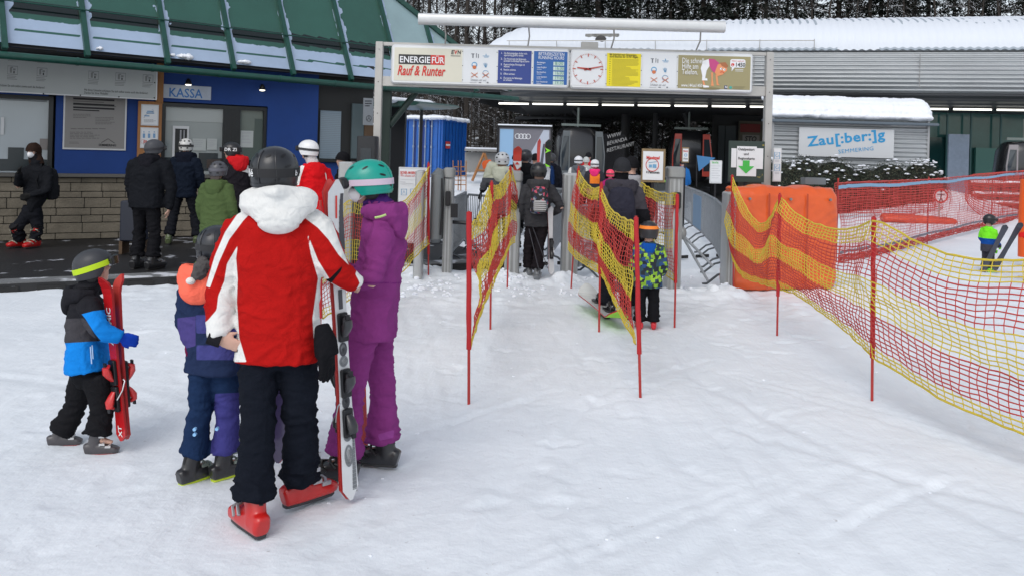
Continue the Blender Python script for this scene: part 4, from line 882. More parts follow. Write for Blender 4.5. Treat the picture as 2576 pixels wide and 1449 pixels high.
Z += .72*sst(26, 34, Y)*(1-sst(.4, 2.2, X))*(1-sst(70,80,Y)*0)
Z += .62*sst(29.5, 31.2, Y)*sst(6.5, 8.5, X)*0
Z += 1.0*np.exp(-(((X-15.2)/2.6)**2+((Y-30.5)/3.0)**2))
HILL = np.maximum(0, Y-47)*.13+1.2*vnoise(X*.08, Y*.08, 21)*sst(47, 60, Y)+.5*vnoise(X*.5, Y*.5, 22)*sst(47, 52, Y)
def groundz(x, y):
    i = min(max(np.searchsorted(xs, x)-1, 0), len(xs)-2); j = min(max(np.searchsorted(ys, y)-1, 0), len(ys)-2)
    a = (x-xs[i])/(xs[i+1]-xs[i]); b = (y-ys[j])/(ys[j+1]-ys[j])
    return float(ZZ[j,i]*(1-a)*(1-b)+ZZ[j,i+1]*a*(1-b)+ZZ[j+1,i]*(1-a)*b+ZZ[j+1,i+1]*a*b)
ZZ = Z+np.minimum(HILL, 60)
vs = np.stack([X.ravel(), Y.ravel(), ZZ.ravel()], 1); nx, ny = len(xs), len(ys)
idx = np.arange(nx*ny).reshape(ny, nx); fs = np.stack([idx[:-1,:-1].ravel(), idx[:-1,1:].ravel(), idx[1:,1:].ravel(), idx[1:,:-1].ravel()], 1)
me = bpy.data.meshes.new('snow_ground'); me.vertices.add(len(vs)); me.vertices.foreach_set('co', vs.ravel()); me.loops.add(fs.size); me.loops.foreach_set('vertex_index', fs.ravel().astype(np.int32))
me.polygons.add(len(fs)); me.polygons.foreach_set('loop_start', np.arange(0, fs.size, 4, dtype=np.int32)); me.polygons.foreach_set('loop_total', np.full(len(fs), 4, dtype=np.int32)); me.update(calc_edges=True); me.validate()
me.polygons.foreach_set('use_smooth', [True]*len(fs))
sm = bpy.data.materials.new('snow'); sm.use_nodes = True; nt = sm.node_tree; L = nt.links.new; b = nt.nodes['Principled BSDF']; b.inputs['Roughness'].default_value = .65; b.inputs['Specular IOR Level'].default_value = .3
tc = node(nt, 'ShaderNodeTexCoord')
def nz(scale, det, v=None, dist=0):
    n = node(nt, 'ShaderNodeTexNoise'); n.inputs['Scale'].default_value = scale; n.inputs['Detail'].default_value = det; n.inputs['Distortion'].default_value = dist; L(v or tc.outputs['Object'], n.inputs['Vector']); return n.outputs[0]
cr = node(nt, 'ShaderNodeValToRGB'); L(nz(.9, 7), cr.inputs[0]); cr.color_ramp.elements[0].position = .3; cr.color_ramp.elements[0].color = (.71,.755,.80,1); cr.color_ramp.elements[1].position = .68; cr.color_ramp.elements[1].color = (.80,.84,.88,1)
spk = node(nt, 'ShaderNodeMapRange'); L(nz(23, 3), spk.inputs[0]); spk.inputs[1].default_value = .72; spk.inputs[2].default_value = .80
mx = node(nt, 'ShaderNodeMix', data_type='RGBA'); L(spk.outputs[0], mx.inputs[0]); L(cr.outputs[0], mx.inputs[6]); mx.inputs[7].default_value = (.50,.50,.51,1)
sy = node(nt, 'ShaderNodeSeparateXYZ'); L(tc.outputs['Object'], sy.inputs[0])     # leaf litter and soil under the wood beyond the station
lf = node(nt, 'ShaderNodeMapRange'); L(sy.outputs['Y'], lf.inputs[0]); lf.inputs[1].default_value = 45; lf.inputs[2].default_value = 50
lt = node(nt, 'ShaderNodeMapRange'); L(nz(1.7, 8), lt.inputs[0]); lt.inputs[1].default_value = .30; lt.inputs[2].default_value = .46
ml = node(nt, 'ShaderNodeMath', operation='MULTIPLY'); L(lf.outputs[0], ml.inputs[0]); L(lt.outputs[0], ml.inputs[1])
m2 = node(nt, 'ShaderNodeMix', data_type='RGBA'); L(ml.outputs[0], m2.inputs[0]); L(mx.outputs[2], m2.inputs[6]); m2.inputs[7].default_value = (.035,.028,.022,1)
L(m2.outputs[2], b.inputs['Base Color'])
b1 = node(nt, 'ShaderNodeBump'); b1.inputs['Strength'].default_value = .30; b1.inputs['Distance'].default_value = .02; L(nz(22, 9, dist=.2), b1.inputs['Height'])
mpv = node(nt, 'ShaderNodeMapping'); mpv.inputs['Scale'].default_value = (16, 2.2, 1); mpv.inputs['Rotation'].default_value = (0, 0, .25); L(tc.outputs['Object'], mpv.inputs['Vector'])
b2 = node(nt, 'ShaderNodeBump'); b2.inputs['Strength'].default_value = .32; b2.inputs['Distance'].default_value = .02; L(nz(1.0, 6, mpv.outputs[0]), b2.inputs['Height']); L(b1.outputs[0], b2.inputs['Normal']); L(b2.outputs[0], b.inputs['Normal'])
MATS['snow'] = sm; me.materials.append(sm); o = bpy.data.objects.new('snow_ground', me); COL.objects.link(o); tag(o, kind='structure')
SNOW = mat('snow_cover', (.80,.83,.88), rough=.7, bump=.5, bscale=9, bd=.03)
# ------------------------------------------------------------------ ticket building
U = V((0,0,1))
WA = G(100, 603, .12); WB = G(616, 590, .12); WE = (WB-WA).normalized(); WN = V((WE.y, -WE.x, 0))
def hit(px, py, A=WA, N=WN, off=0):
    r = ray(px, py); o0 = V((0,0,CAMH)); t = (A+N*off-o0).dot(N)/r.dot(N); return o0+r*t
def rect(x0, y0, x1, y1, off=0, A=WA, N=WN):
    ym, xm = (y0+y1)/2, (x0+x1)/2
    a = hit(x0, ym, A, N, off); b_ = hit(x1, ym, A, N, off); t = hit(xm, y0, A, N, off).z; l = hit(xm, y1, A, N, off).z
    return V((a.x, a.y, l)), V((b_.x, b_.y, l)), t-l       # lower left, lower right, height
def slab(mb, x0, y0, x1, y1, off, th, mi=0, A=WA, N=WN, zz=None):
    a, b_, h = rect(x0, y0, x1, y1, off, A, N)
    if zz: a.z = b_.z = zz[0]; h = zz[1]-zz[0]
    e = (b_-a); ln = e.length; e.normalize(); n = N.normalized()
    mb.box((a+b_)/2+U*h/2-n*th/2, (ln, th, h), mi, ax=(e, n, U)); return a, b_, h, e
BLUE = mat('wall_blue', (.004,.040,.20), rough=.75, var=.06, vscale=2, bump=.1, bscale=80)
BASEZ = .12
tb = thing('ticket_building', (WA.x, WA.y, BASEZ), 'blue ticket building with a stone plinth and a steep green-framed glass roof', 'building')
mb = MB(); LEDGE = hit(380, 439).z
a = WA-WE*3.2; 
def wallbox(mb, s0, s1, z0, z1, off, th, mi=0):
    mb.box(WA+WE*((s0+s1)/2)+WN*(off-th/2)+U*((z0+z1)/2-BASEZ), (s1-s0, th, z1-z0), mi, ax=(WE, WN, U))
def sx(px, py=400, off=0): return (hit(px, py, off=off)-WA).dot(WE)
s_end = sx(797); s_w = [sx(118), sx(404), sx(668)]
# wall around openings
ztop = 3.75; zw = hit(200, 247).z; zw2 = hit(500, 263).z
wallbox(mb, -3.2, sx(-200), BASEZ, ztop, 0, .3); wallbox(mb, sx(-200), s_w[0], zw, ztop, 0, .3); wallbox(mb, s_w[0]+.12, s_w[1], BASEZ, ztop, 0, .3)
wallbox(mb, s_w[1], s_w[2]+.02, zw2+.02, ztop, 0, .3); wallbox(mb, s_w[2]+.02, s_end, BASEZ, ztop, 0, .3); wallbox(mb, s_w[1], s_w[2]+.02, BASEZ, LEDGE-.01, 0, .3); wallbox(mb, sx(-200), s_w[0]+.12, BASEZ, LEDGE-.01, 0, .3)
mb.build('wall', BLUE, tb, smooth=False)
mb = MB(); wallbox(mb, -3.2, s_end-.35, BASEZ, ztop-.02, -.31, .06); mb.build('window_backing', mat('room_shadow_grey', (.03,.03,.032), rough=.9), tb, smooth=False)  # added backing board closing the window gaps, room shade in its dark colour
mb = MB(); wallbox(mb, s_end-.3, s_end-.01, BASEZ, ztop, -.3, 4); mb.build('side_wall', BLUE, tb, smooth=False)
# stone plinth, every course cut into stones
random.seed(3); mb = MB(); z = BASEZ; s0_, s1_ = -3.2, sx(622); courses = []
mb2 = MB(); wallbox(mb2, s0_, s1_, BASEZ, LEDGE-.07, .10, .10)
while z < LEDGE-.09:
    h = random.choice([.075,.11,.155,.18,.13]); h = min(h, LEDGE-.07-z)
    if LEDGE-.07-z-h < .05: h = LEDGE-.07-z
    s = s0_-random.random()*.4
    while s < s1_:
        ln = random.uniform(.28,.75); e0, e1 = max(s, s0_), min(s+ln, s1_)
        if e1-e0 > .03: wallbox(mb, e0+.005, e1-.005, z+.006, z+h-.006, .125+random.uniform(-.006,.006), .03)
        s += ln
    z += h
pl = mb.build('plinth_stones', mat('plinth_stone', (.190,.165,.125), rough=.9, var=.25, vscale=2.2, bump=.7, bscale=18, bd=.02), tb, bev=.006); mb2.build('mortar', mat('mortar', (.035,.033,.03), rough=.95), pl, org=tb.location, smooth=False)
mb = MB(); wallbox(mb, s0_, s1_, LEDGE-.06, LEDGE, .24, .40); mb.build('counter_ledge', mat('ledge_grey', (.11,.105,.095), rough=.7, bump=.2), tb, bev=.008)
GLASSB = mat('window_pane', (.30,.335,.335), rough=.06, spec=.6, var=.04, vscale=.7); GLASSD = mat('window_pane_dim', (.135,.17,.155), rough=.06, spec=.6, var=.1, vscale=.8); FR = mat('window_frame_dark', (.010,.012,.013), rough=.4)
def window(px0, py0, px1, py1, material, zz=None, mull=(), name='window'):
    mb = MB(); a_, b_, h, e = slab(mb, px0, py0, px1, py1, -.13, .03, zz=zz); w_ = mb.build(name, FR, tb, smooth=False)
    mb = MB(); a_, b_, h, e = slab(mb, px0, py0, px1, py1, -.125, .012, zz=zz); pn = mb.build('pane', material, w_, org=tb.location, smooth=False)
    mb = MB(); f = .07; ln = (b_-a_).length
    c = (a_+b_)/2
    mb.box(c+U*(h-f/2)+WN*.03, (ln, .09, f), ax=(e, WN, U)); mb.box(a_+e*f/2+U*(h/2-f/2)+WN*.03, (f, .09, h-f), ax=(e, WN, U)); mb.box(b_-e*f/2+U*(h/2-f/2)+WN*.03, (f, .09, h-f), ax=(e, WN, U))
    for (mx0, mx1) in mull:
        s0, s1 = sx(mx0), sx(mx1); q = WA+WE*((s0+s1)/2)+WN*-.10; q.z = a_.z+(h-f)/2; mb.box(q, (s1-s0, .092, h-f-.002), ax=(WE, WN, U))
    mb.build('sash', FR, w_, org=tb.location, smooth=False, bev=0)
    return w_
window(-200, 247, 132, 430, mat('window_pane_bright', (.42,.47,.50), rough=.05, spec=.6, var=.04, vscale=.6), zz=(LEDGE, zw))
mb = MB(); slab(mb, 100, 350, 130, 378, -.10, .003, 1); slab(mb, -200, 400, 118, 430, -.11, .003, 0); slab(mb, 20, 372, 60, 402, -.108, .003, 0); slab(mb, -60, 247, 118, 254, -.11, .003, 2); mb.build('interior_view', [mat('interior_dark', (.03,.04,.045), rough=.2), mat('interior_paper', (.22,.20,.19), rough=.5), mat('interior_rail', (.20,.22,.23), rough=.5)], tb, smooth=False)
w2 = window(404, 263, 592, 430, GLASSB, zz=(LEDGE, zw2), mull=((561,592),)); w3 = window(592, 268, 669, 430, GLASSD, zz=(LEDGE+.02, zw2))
# things seen in the windows: ticket hatch, notices
mb = MB(); slab(mb, 408, 266, 561, 307, -.112, .003, 0); slab(mb, 408, 398, 561, 430, -.112, .003, 1); slab(mb, 500, 386, 548, 402, -.110, .003, 1); slab(mb, 520, 402, 559, 424, -.108, .003, 2); slab(mb, 596, 372, 640, 428, -.112, .003, 3); slab(mb, 640, 300, 661, 428, -.113, .003, 3)
mb.build('interior_view', [mat('interior_blind', (.40,.43,.42), rough=.3), mat('interior_dark', (.03,.04,.045)), mat('interior_brown', (.05,.035,.03), rough=.4), mat('interior_green', (.07,.095,.085), rough=.3)], tb, smooth=False)
mb = MB(); slab(mb, 434, 318, 475, 396, -.10, .012); slab(mb, 440, 325, 470, 395, -.094, .004, 1); slab(mb, 452, 328, 456, 394, -.092, .004, 2); slab(mb, 461, 328, 464, 394, -.092, .004, 2)
mb.build('ticket_hatch', [mat('hatch_white', (.6,.61,.62), rough=.4), FR, mat('hatch_grey', (.3,.3,.32), rough=.5)], tb, smooth=False)
mb = MB(); slab(mb, 2, 296, 10, 340, -.10, .012); mb.build('ticket_hatch', mat('hatch_white', (.6,.61,.62)), tb, smooth=False)
PAPER = mat('paper_white', (.66,.67,.68), rough=.8, var=.03, vscale=3); INK = mat('ink_grey', (.16,.17,.19), rough=.8); INKL = mat('ink_light', (.38,.39,.41), rough=.8)
def lines_of_writing(mb, x0, y0, x1, y1, n, off, mi, th=.35, ragged=.35, seed=1, A=WA, N=WN):
    rnd = random.Random(seed); hh = (y1-y0)/n
    for i in range(n):
        x = x0; xe = x1-(x1-x0)*rnd.random()*ragged
        while x < xe:
            wv = rnd.uniform(.05, .16)*(x1-x0); slab(mb, x, y0+i*hh, min(x+wv, xe), y0+i*hh+hh*th, off, .0015, mi, A, N); x += wv+(x1-x0)*.02
for (x0,y0,x1,y1) in ((484,350,518,380),(521,350,546,378),(605,330,637,372)):
    mb = MB(); slab(mb, x0, y0, x1, y1, -.105, .004); lines_of_writing(mb, x0+3, y0+4, x1-3, y1-6, 4, -.104, 1, seed=int(x0)); mb.build('window_notice', [mat('paper_behind_glass', (.42,.45,.44), rough=.5), INKL], tb, smooth=False)
mb = MB(); slab(mb, 432, 264, 485, 273, -.10, .004, 0); a_, b_, h = rect(440, 264, 478, 272, -.098); mb.text('KASSA 3', a_+U*.01, WE, U, size=h*1.1, mi=1, off=.004); mb.build('window_label', [mat('label_frost', (.5,.54,.53)), mat('label_ink', (.22,.30,.36))], tb, smooth=False)
# dark right bay with a window
mb = MB(); wallbox(mb, s_end, sx(940), BASEZ, 3.6, -.12, .25); mb.build('timber_bay', mat('bay_black', (.010,.011,.011), rough=.6, bump=.2, bscale=10), tb, smooth=False)
mb = MB(); a_, b_, h, e = slab(mb, 803, 278, 858, 402, -.10, .02); w4 = mb.build('window', FR, tb, smooth=False)
mb = MB(); slab(mb, 805, 280, 857, 400, -.09, .008); mb.build('pane', mat('pane_blinds', (.20,.26,.31), rough=.07, spec=.6), w4, org=tb.location, smooth=False)
mb = MB()
for k in range(26): slab(mb, 805, 281+k*4.6, 857, 281+k*4.6+1.1, -.0885, .002)
mb.build('blind_slats', mat('blind_slat', (.12,.16,.20), rough=.3), w4, org=tb.location, smooth=False)
mb = MB(); slab(mb, 799, 410, 870, 560, -.06, .03); mb.build('parapet', BLUE, tb, smooth=False)
mb = MB(); slab(mb, 798, 402, 872, 409, .02, .14); mb.build('window_sill', FR, tb, smooth=False)
mb = MB(); slab(mb, 885, 262, 915, 400, -.05, .05); mb.build('shutter', mat('shutter_slate', (.07,.10,.11), rough=.6), tb, smooth=False)
mb = MB(); slab(mb, 916, 316, 940, 420, -.03, .06); mb.build('timber_panel', mat('timber_dark', (.09,.055,.03), rough=.8, var=.2), tb, smooth=False)
# lamps
for (x, y) in ((474, 207), (660, 221)):
    lp = thing('spot_lamp', hit(x, y, off=0), 'small black wall spotlight, %s' % ('above the KASSA sign' if x < 500 else 'right of the ticket windows near the corner of the blue wall'), 'lamp', 'spotlights on the blue wall')
    mb = MB(); c = hit(x, y, off=.18); mb.tube(hit(x, y-6, off=0), c+U*.05, .012); mb.loft([c+U*.06, c+U*.02, c-U*.05], [.02,.045,.065], n=12); mb.build('lamp_housing', DARK, lp, org=lp.location)
    mb = MB(); mb.ell(c-U*.052, (.055,.055,.02)); mb.build('bulb', mat('lamp_glow', (1,1,.9), emit=(1,.95,.75), estr=3), lp, org=lp.location)
# KASSA sign
GREEN = mat('roof_green', (.008,.060,.045), rough=.4, var=.15, bump=.1, coat=.1)
k = thing('kassa_sign', hit(470, 250, off=.02), 'pale sign with blue letters KASSA above the ticket window', 'sign')
mb = MB(); slab(mb, 409, 216, 531, 250, .03, .02); mb.build('board', mat('kassa_board', (.42,.47,.55), rough=.6, var=.10, vscale=5), k, org=k.location, smooth=False)
mb = MB(); a_, b_, h = rect(424, 222, 508, 246, .03); mb.text('KASSA', a_, WE, U, size=h*1.32, width=(b_-a_).length, off=.004, bold=.012); mb.build('lettering', mat('kassa_blue', (.03,.15,.42), rough=.6), k, org=k.location, smooth=False)
# wooden post with two notices
wp = thing('notice_post', hit(375, 440, off=.1), 'light timber frame post carrying two small framed notices', 'post'); WOOD = mat('timber_orange', (.36,.16,.055), rough=.7, var=.25, vscale=3, bump=.3, bscale=12, aniso=(3,3,.3))
mb = MB(); slab(mb, 346, 262, 406, 440, .09, .07, zz=(LEDGE, hit(376, 256, off=.09).z)); slab(mb, 394, 150, 412, 262, .09, .06); mb.build('timber', WOOD, wp, org=wp.location, bev=.006)
for i, (x0,y0,x1,y1) in enumerate(((355,264,399,317),(353,322,398,374))):
    fr = MB(); slab(fr, x0, y0, x1, y1, .115, .02); slab(fr, x0+3, y0+3, x1-3, y1-3, .118, .003, 1)
    rnd = random.Random(i)
    if i == 0:
        for (u0,v0,u1,v1) in ((368,284,388,287),(363,291,376,294),(370,280,386,283)): slab(fr, u0,v0,u1,v1, .120, .0015, 3)
        pts = [hit(*q, off=.121) for q in ((362,298),(366,290),(372,287),(384,286),(387,282),(381,281))]; fr.pipe(pts, .003, mi=2); fr.pipe([hit(382+4*cos(t), 280+4*sin(t), off=.121) for t in (-1.6,-1,-.4,.2)], .003, mi=3)
    else:
        for cx_ in (362, 375, 388):
            fr.ell(hit(cx_, 333, off=.122), (.012,.004,.012), nu=8, nv=6, mi=3); slab(fr, cx_-3, 337, cx_+3, 348, .120, .0015, 3)
        for cx_ in (361, 366): slab(fr, cx_, 354, cx_+3, 361, .120, .0015, 4)
        fr.pipe([hit(358+6*cos(t/10*6.28)+2, 357+5*sin(t/10*6.28), off=.121) for t in range(11)], .002, mi=4)
    lines_of_writing(fr, x0+7, y0+38, x1-7, y0+46, 3, .120, 2, seed=i+5)
    fr.build('framed_notice', [mat('frame_silver', (.55,.56,.57), rough=.3), PAPER, INK, mat('ink_blue', (.16,.30,.48), rough=.7), mat('ink_red', (.5,.08,.06), rough=.7)], wp, org=wp.location, smooth=False)
# grey price notice
gn = thing('price_notice', hit(240, 378, off=.03), 'grey framed price notice with lines of writing on the blue wall', 'notice board')
mb = MB(); slab(mb, 159, 240, 318, 378, .03, .03); mb.build('frame', mat('frame_silver', (.55,.56,.57), rough=.3), gn, org=gn.location, smooth=False)
mb = MB(); slab(mb, 163, 243, 314, 374, .034, .005); mb.build('sheet', mat('sheet_grey', (.235,.225,.215), rough=.7), gn, org=gn.location, smooth=False)
mb = MB()
for y in (249, 262, 271): slab(mb, 184, y, 288, y+4.5, .036, .0015, 1)
slab(mb, 184, 256, 262, 258, .036, .0015); slab(mb, 184, 266, 292, 268, .036, .0015); slab(mb, 184, 277, 250, 280, .036, .0015, 1)
lines_of_writing(mb, 184, 288, 232, 300, 3, .036, 0, seed=3); lines_of_writing(mb, 240, 296, 290, 316, 5, .036, 0, seed=4); lines_of_writing(mb, 178, 324, 290, 329, 1, .036, 0, seed=5); lines_of_writing(mb, 176, 333, 270, 352, 5, .036, 0, seed=6, ragged=.5); lines_of_writing(mb, 174, 358, 200, 364, 2, .036, 0, seed=7)
a_, b_, h = rect(248, 361, 292, 369, .036); mb.text('SEMMERING', a_, WE, U, size=h, width=(b_-a_).length, mi=1, off=.003, bold=.02); mb.pipe([hit(x, y, off=.038) for (x, y) in ((255,360),(265,354),(272,350),(279,355),(288,361))], .004, mi=1)
mb.build('writing', [mat('ink_soft', (.12,.115,.11), rough=.8), mat('ink_black', (.02,.02,.022), rough=.8)], gn, org=gn.location, smooth=False)
# big information board
bd = thing('information_board', hit(200, 250, off=.35), 'long white information board with pictograms hung under the glass roof', 'notice board')
BO = .35; a_, b_, h = rect(0, 0, 396, 0, BO)[0], None, None
zT = (hit(380, 166, off=BO).z+hit(60, 141, off=BO).z)/2; zB = (hit(380, 250, off=BO).z+hit(20, 236, off=BO).z)/2
A0 = WA+WE*sx(-330, 200, BO)+WN*BO; B0 = WA+WE*sx(396, 200, BO)+WN*BO
def bslab(mb, x0, f0, x1, f1, off, th, mi):      # x in picture columns, f = fraction of the board's height from the top
    s0, s1 = sx(x0, 210, BO), sx(x1, 210, BO); z1 = zT+(zB-zT)*f0; z0 = zT+(zB-zT)*f1
    mb.box(WA+WE*((s0+s1)/2)+WN*(BO+off-th/2)+U*((z0+z1)/2-BASEZ), (s1-s0, th, z1-z0), mi, ax=(WE, WN, U))
mb = MB(); bslab(mb, -330, 0, 396, 1, 0, .05, 0); mb.build('frame', mat('frame_silver', (.55,.56,.57)), bd, org=bd.location, bev=.005)
mb = MB(); bslab(mb, -328, .02, 393, .97, .003, .01, 0); mb.build('sheet', mat('board_white', (.33,.35,.345), rough=.6, var=.03, vscale=2), bd, org=bd.location, smooth=False)
mb = MB(); rnd = random.Random(9)
for cx_ in (-60, 31, 105, 235, 303, 372):
    dy = -.02
    for r_ in range(5):
        bslab(mb, cx_-13, .02+dy+r_*.035, cx_+12-rnd.random()*6, .035+dy+r_*.035, .0045, .002, 0)
    for (u0,v0,u1,v1) in ((-13,.28,13,.295),(-13,.50,13,.515),(-13,.28,-12,.515),(12,.28,13,.515)): bslab(mb, cx_+u0, v0, cx_+u1, v1, .0045, .002, 0)
    bslab(mb, cx_-7, .33, cx_-2, .47, .0045, .002, 0); bslab(mb, cx_+1, .35, cx_+7, .40, .0045, .002, 0); bslab(mb, cx_+2, .42, cx_+5, .48, .0045, .002, 1); bslab(mb, cx_-5, .31, cx_+1, .34, .0045, .002, 0)
    for r_ in range(3): bslab(mb, cx_-14, .55+r_*.04, cx_+13-rnd.random()*8, .565+r_*.04, .0045, .002, 0)
def btext(t, x, f, x1, hh, mi=1):
    s0, s1 = sx(x, 210, BO), sx(x1, 210, BO); q = WA+WE*s0+WN*(BO+.0045); q.z = zT+(zB-zT)*f; mb.text(t, q, WE, U, size=hh, width=s1-s0, mi=mi, off=.002)
btext('Mit Ihrer Umsicht sch\u00fctzen Sie sich selbst sowie auch die Anderen!', 212, .845, 372, .055); btext('Danke f\u00fcr Ihre Mithilfe!', 212, .925, 272, .055)
btext('Mit Ihrer Umsicht sch\u00fctzen Sie sich selbst sowie auch die Anderen!', -50, .845, 112, .055)
mb.build('writing', [mat('ink_soft_b', (.18,.19,.19), rough=.8), mat('ink_black', (.02,.02,.022))], bd, org=bd.location, smooth=False)
mb = MB()
for (x, f) in ((389,.06),(389,.5),(300,.965),(203,.975),(110,.985),(389,.94)):
    s0 = sx(x, 210, BO); q = WA+WE*s0+WN*(BO+.006); q.z = zT+(zB-zT)*f; mb.ell(q, (.012,.008,.012), (WE, WN, U), nu=8, nv=6)
mb.build('screws', DARK, bd, org=bd.location)
# ---- glass roof
RS = V((-8.7, 12.6, 0)); RE_ = V((-.08, 20.5, 0)); rd = (RE_-RS).normalized(); rn = V((-rd.y, rd.x, 0)); EZ = 3.36; SL = 2.1; LT = (RE_-RS).length
def et(px):
    k_ = ((px-CX)/FPX); k_ = k_*cos(ROLL)-.10*sin(ROLL)
    return (k_*RS.y-RS.x)/(rd.x-k_*rd.y)
def RP(t, u, o=0): nrm = V((-rn.x*SL, -rn.y*SL, 1)).normalized(); return RS+rd*t+rn*u+U*(EZ+SL*u)+nrm*o
ribs = [-4.5, -2.4, et(8), et(216), et(418), et(584), et(734), et(880), et(1003), et(1110), et(1195)]
def umax(t): return min(2.4, (LT-t)/3.0)
for i in range(len(ribs)-1):
    t0, t1 = ribs[i]+.05, ribs[i+1]-.0; mb = MB(); NU, NVV = 26, 70; vsx = []; at = [[], [], [], []]; pale = i >= 8; rnd = random.Random(i)
    for j in range(NVV+1):
        for k_ in range(NU+1):
            t = t0+(t1-t0)*k_/NU; u = umax(t)*(j/NVV)**1.5 if i >= 6 else 2.4*(j/NVV)**1.5
            u = min(u, umax(t)); q = RP(t, u, .0); vsx.append(q); wdt = (t-t0)
            n1 = noise.noise(V((t*9, u*14, i)))*.07+noise.noise(V((t*30, u*45, i)))*.04
            low = max(.205-u+n1*.15, -9) if not (.095 < u < .112) else -.01
            at[0].append((.25 < u+.0*t < .36)*1.0*.01-.005 if not pale else -.01)
            at[1].append(min(.01, max(low, .10*(1-.0*u)+n1-wdt, .045-(t1-t)+n1 if u < .7 else -1)))
            at[2].append(.01 if (pale and .0 < u) else -.01)
    fs_ = [(j*(NU+1)+k_, j*(NU+1)+k_+1, (j+1)*(NU+1)+k_+1, (j+1)*(NU+1)+k_) for j in range(NVV) for k_ in range(NU)]
    mb.add(vsx, fs_)
    o = mb.build('roof_pane', mat('roof_glass', (.026,.095,.072), rough=.10, coat=.3, var=.12, vscale=.8, zones=[(.004,.010,.010), (.27,.38,.40), (.34,.43,.57)]), tb)
    # zone order: black band, pale pane, snow
    for nm, src in (('z0', at[0]), ('z1', at[2]), ('z2', at[1])):
        a_ = o.data.attributes.new(nm, 'FLOAT', 'POINT'); a_.data.foreach_set('value', src)
for t in ribs:
    mb = MB(); um = umax(t); a_, b_ = RP(t, -.06, .02), RP(t, um, .02); nrm = V((-rn.x*SL, -rn.y*SL, 1)).normalized(); dd = (b_-a_).normalized()
    mb.box((a_+b_)/2+nrm*.01, (.085, (b_-a_).length, .09), ax=(rd, dd, nrm)); mb.build('roof_rib', GREEN, tb, bev=.006)
mb = MB(); a_, b_ = RP(LT, 0, .03), RP(LT-3*2.4, 2.4, .03); mb.loft([a_, b_], [(.07,.06)]*2, n=8, power=4); mb.build('hip_beam', GREEN, tb)
mb = MB(); mb.pipe([RP(-4.5, .31, .10), RP(LT-1.2, .31, .10)], .014); mb.build('snow_guard_rail', GREEN, tb)
mb = MB(); mb.pipe([RP(-4.5, -.10, 0), RP(LT+.15, -.10, 0)], .062, n=14); mb.build('gutter', GREEN, tb)
mb = MB(); 
for k_ in range(14):
    q = RP(-4+k_*1.2, -.10, 0); mb.loft([q-rd*.02, q+rd*.02], [.070,.070], n=14)
mb.build('gutter_clamps', GREEN, tb)
mb = MB(); mb.quad(RP(-4.5,-.02,-.03), RP(LT,-.02,-.03), RP(LT-1,.33,-.03)+U*-.45, RP(-4.5,.33,-.03)+U*-.45)
q0, q1 = RS+rd*-4.5+rn*.25+U*(EZ-.04), RE_+rn*.25+U*(EZ-.04)
mb.quad(q0, q1, q1+rn*3.2-rd*2.0, q0+rn*3.0); mb.build('soffit', mat('soffit_dark', (.015,.016,.018), rough=.8), tb, smooth=False)
mb = MB()       # snow lumps on the eave
for (px, r) in ((455,.10),(470,.12),(430,.07),(618,.10),(605,.07),(625,.06),(248,.06)):
    t = et(px); q = RP(t, .02, .02); mb.ell(q, (r, r*.6, r*.42), nu=14, nv=9)
remesh('roof_snow', mb, .018, SNOW, tb, disp=folds(.02, (14,14,14), 2), it=2)
# column and brace that carry the end of the roof
mb = MB(); q = RP(et(978), .10); c = V((q.x, q.y, 0)); mb.box(V((c.x, c.y, EZ/2)), (.26,.22,EZ-.02)); mb.build('column', mat('column_green', (.006,.022,.016), rough=.5), tb, bev=.01)
mb = MB(); q2 = RP(et(1070), .05); mb.tube(V((c.x+.1, c.y, 2.35)), V((q2.x, q2.y, EZ-.02)), .07, n=12); mb.build('brace', mat('column_green', (.006,.022,.016)), tb)
# emblem sign
ms = thing('emblem_sign', hit(926, 316, off=.25), 'small grey sign with a three-pointed star in a ring beside the gate post', 'sign')
mb = MB(); slab(mb, 914, 248, 939, 316, .25, .02); mb.build('panel', mat('emblem_grey', (.20,.22,.24), rough=.6), ms, org=ms.location, smooth=False)
mb = MB(); c = hit(928, 299, off=.253); R_ = .055; mb.pipe([c+WE*(R_*sin(t/24*2*pi))+U*(R_*1.1*cos(t/24*2*pi)) for t in range(25)], .0045)
for t in (0, 2*pi/3, 4*pi/3): mb.pipe([c, c+WE*(R_*sin(t))+U*(R_*1.1*cos(t))], .004)
lines_of_writing(mb, 918, 254, 936, 272, 3, .252, 0, th=.45); mb.build('emblem', DARK, ms, org=ms.location)
# pavement in front of the counter
A1 = G(-40, 742, 0); A2 = G(478, 716, 0); pe = (A2-A1).normalized(); A3 = A2+pe*5.0; A1 = A1-pe*2
mb = MB(); n2 = V((-pe.y, pe.x, 0)); mb.prism([A1, A3, A3+n2*9, A1+n2*9], U*.115); 
mb.build('pavement', mat('rubber_matting', (.013,.013,.014), rough=.55, bump=.5, bscale=30, grime=((.55,.57,.62), 2.4, .62)), None, org=A1).name; o = COL.objects[-1]; o = bpy.data.objects['pavement']; tag(o, kind='structure')
mb = MB(); mb.box((A1+A3)/2+n2*.17+U*.125, ((A3-A1).length, .30, .02), ax=(pe, n2, U)); o = mb.build('kerb_edge', mat('kerb_snowy', (.16,.165,.17), rough=.7, bump=.5, grime=((.62,.64,.68), 3.0, .50)), None, org=A1); tag(o, kind='structure')
for k_ in range(14):
    mb = MB()
mb = MB()
for k_ in range(30): mb.box(A1+pe*(k_*.5+.2)-n2*.012+U*.05, (.30,.03,.055), ax=(pe, n2, U))
o = mb.build('kerb_blocks', mat('kerb_dark', (.02,.02,.02), rough=.9), None, org=A1); tag(o, kind='structure')
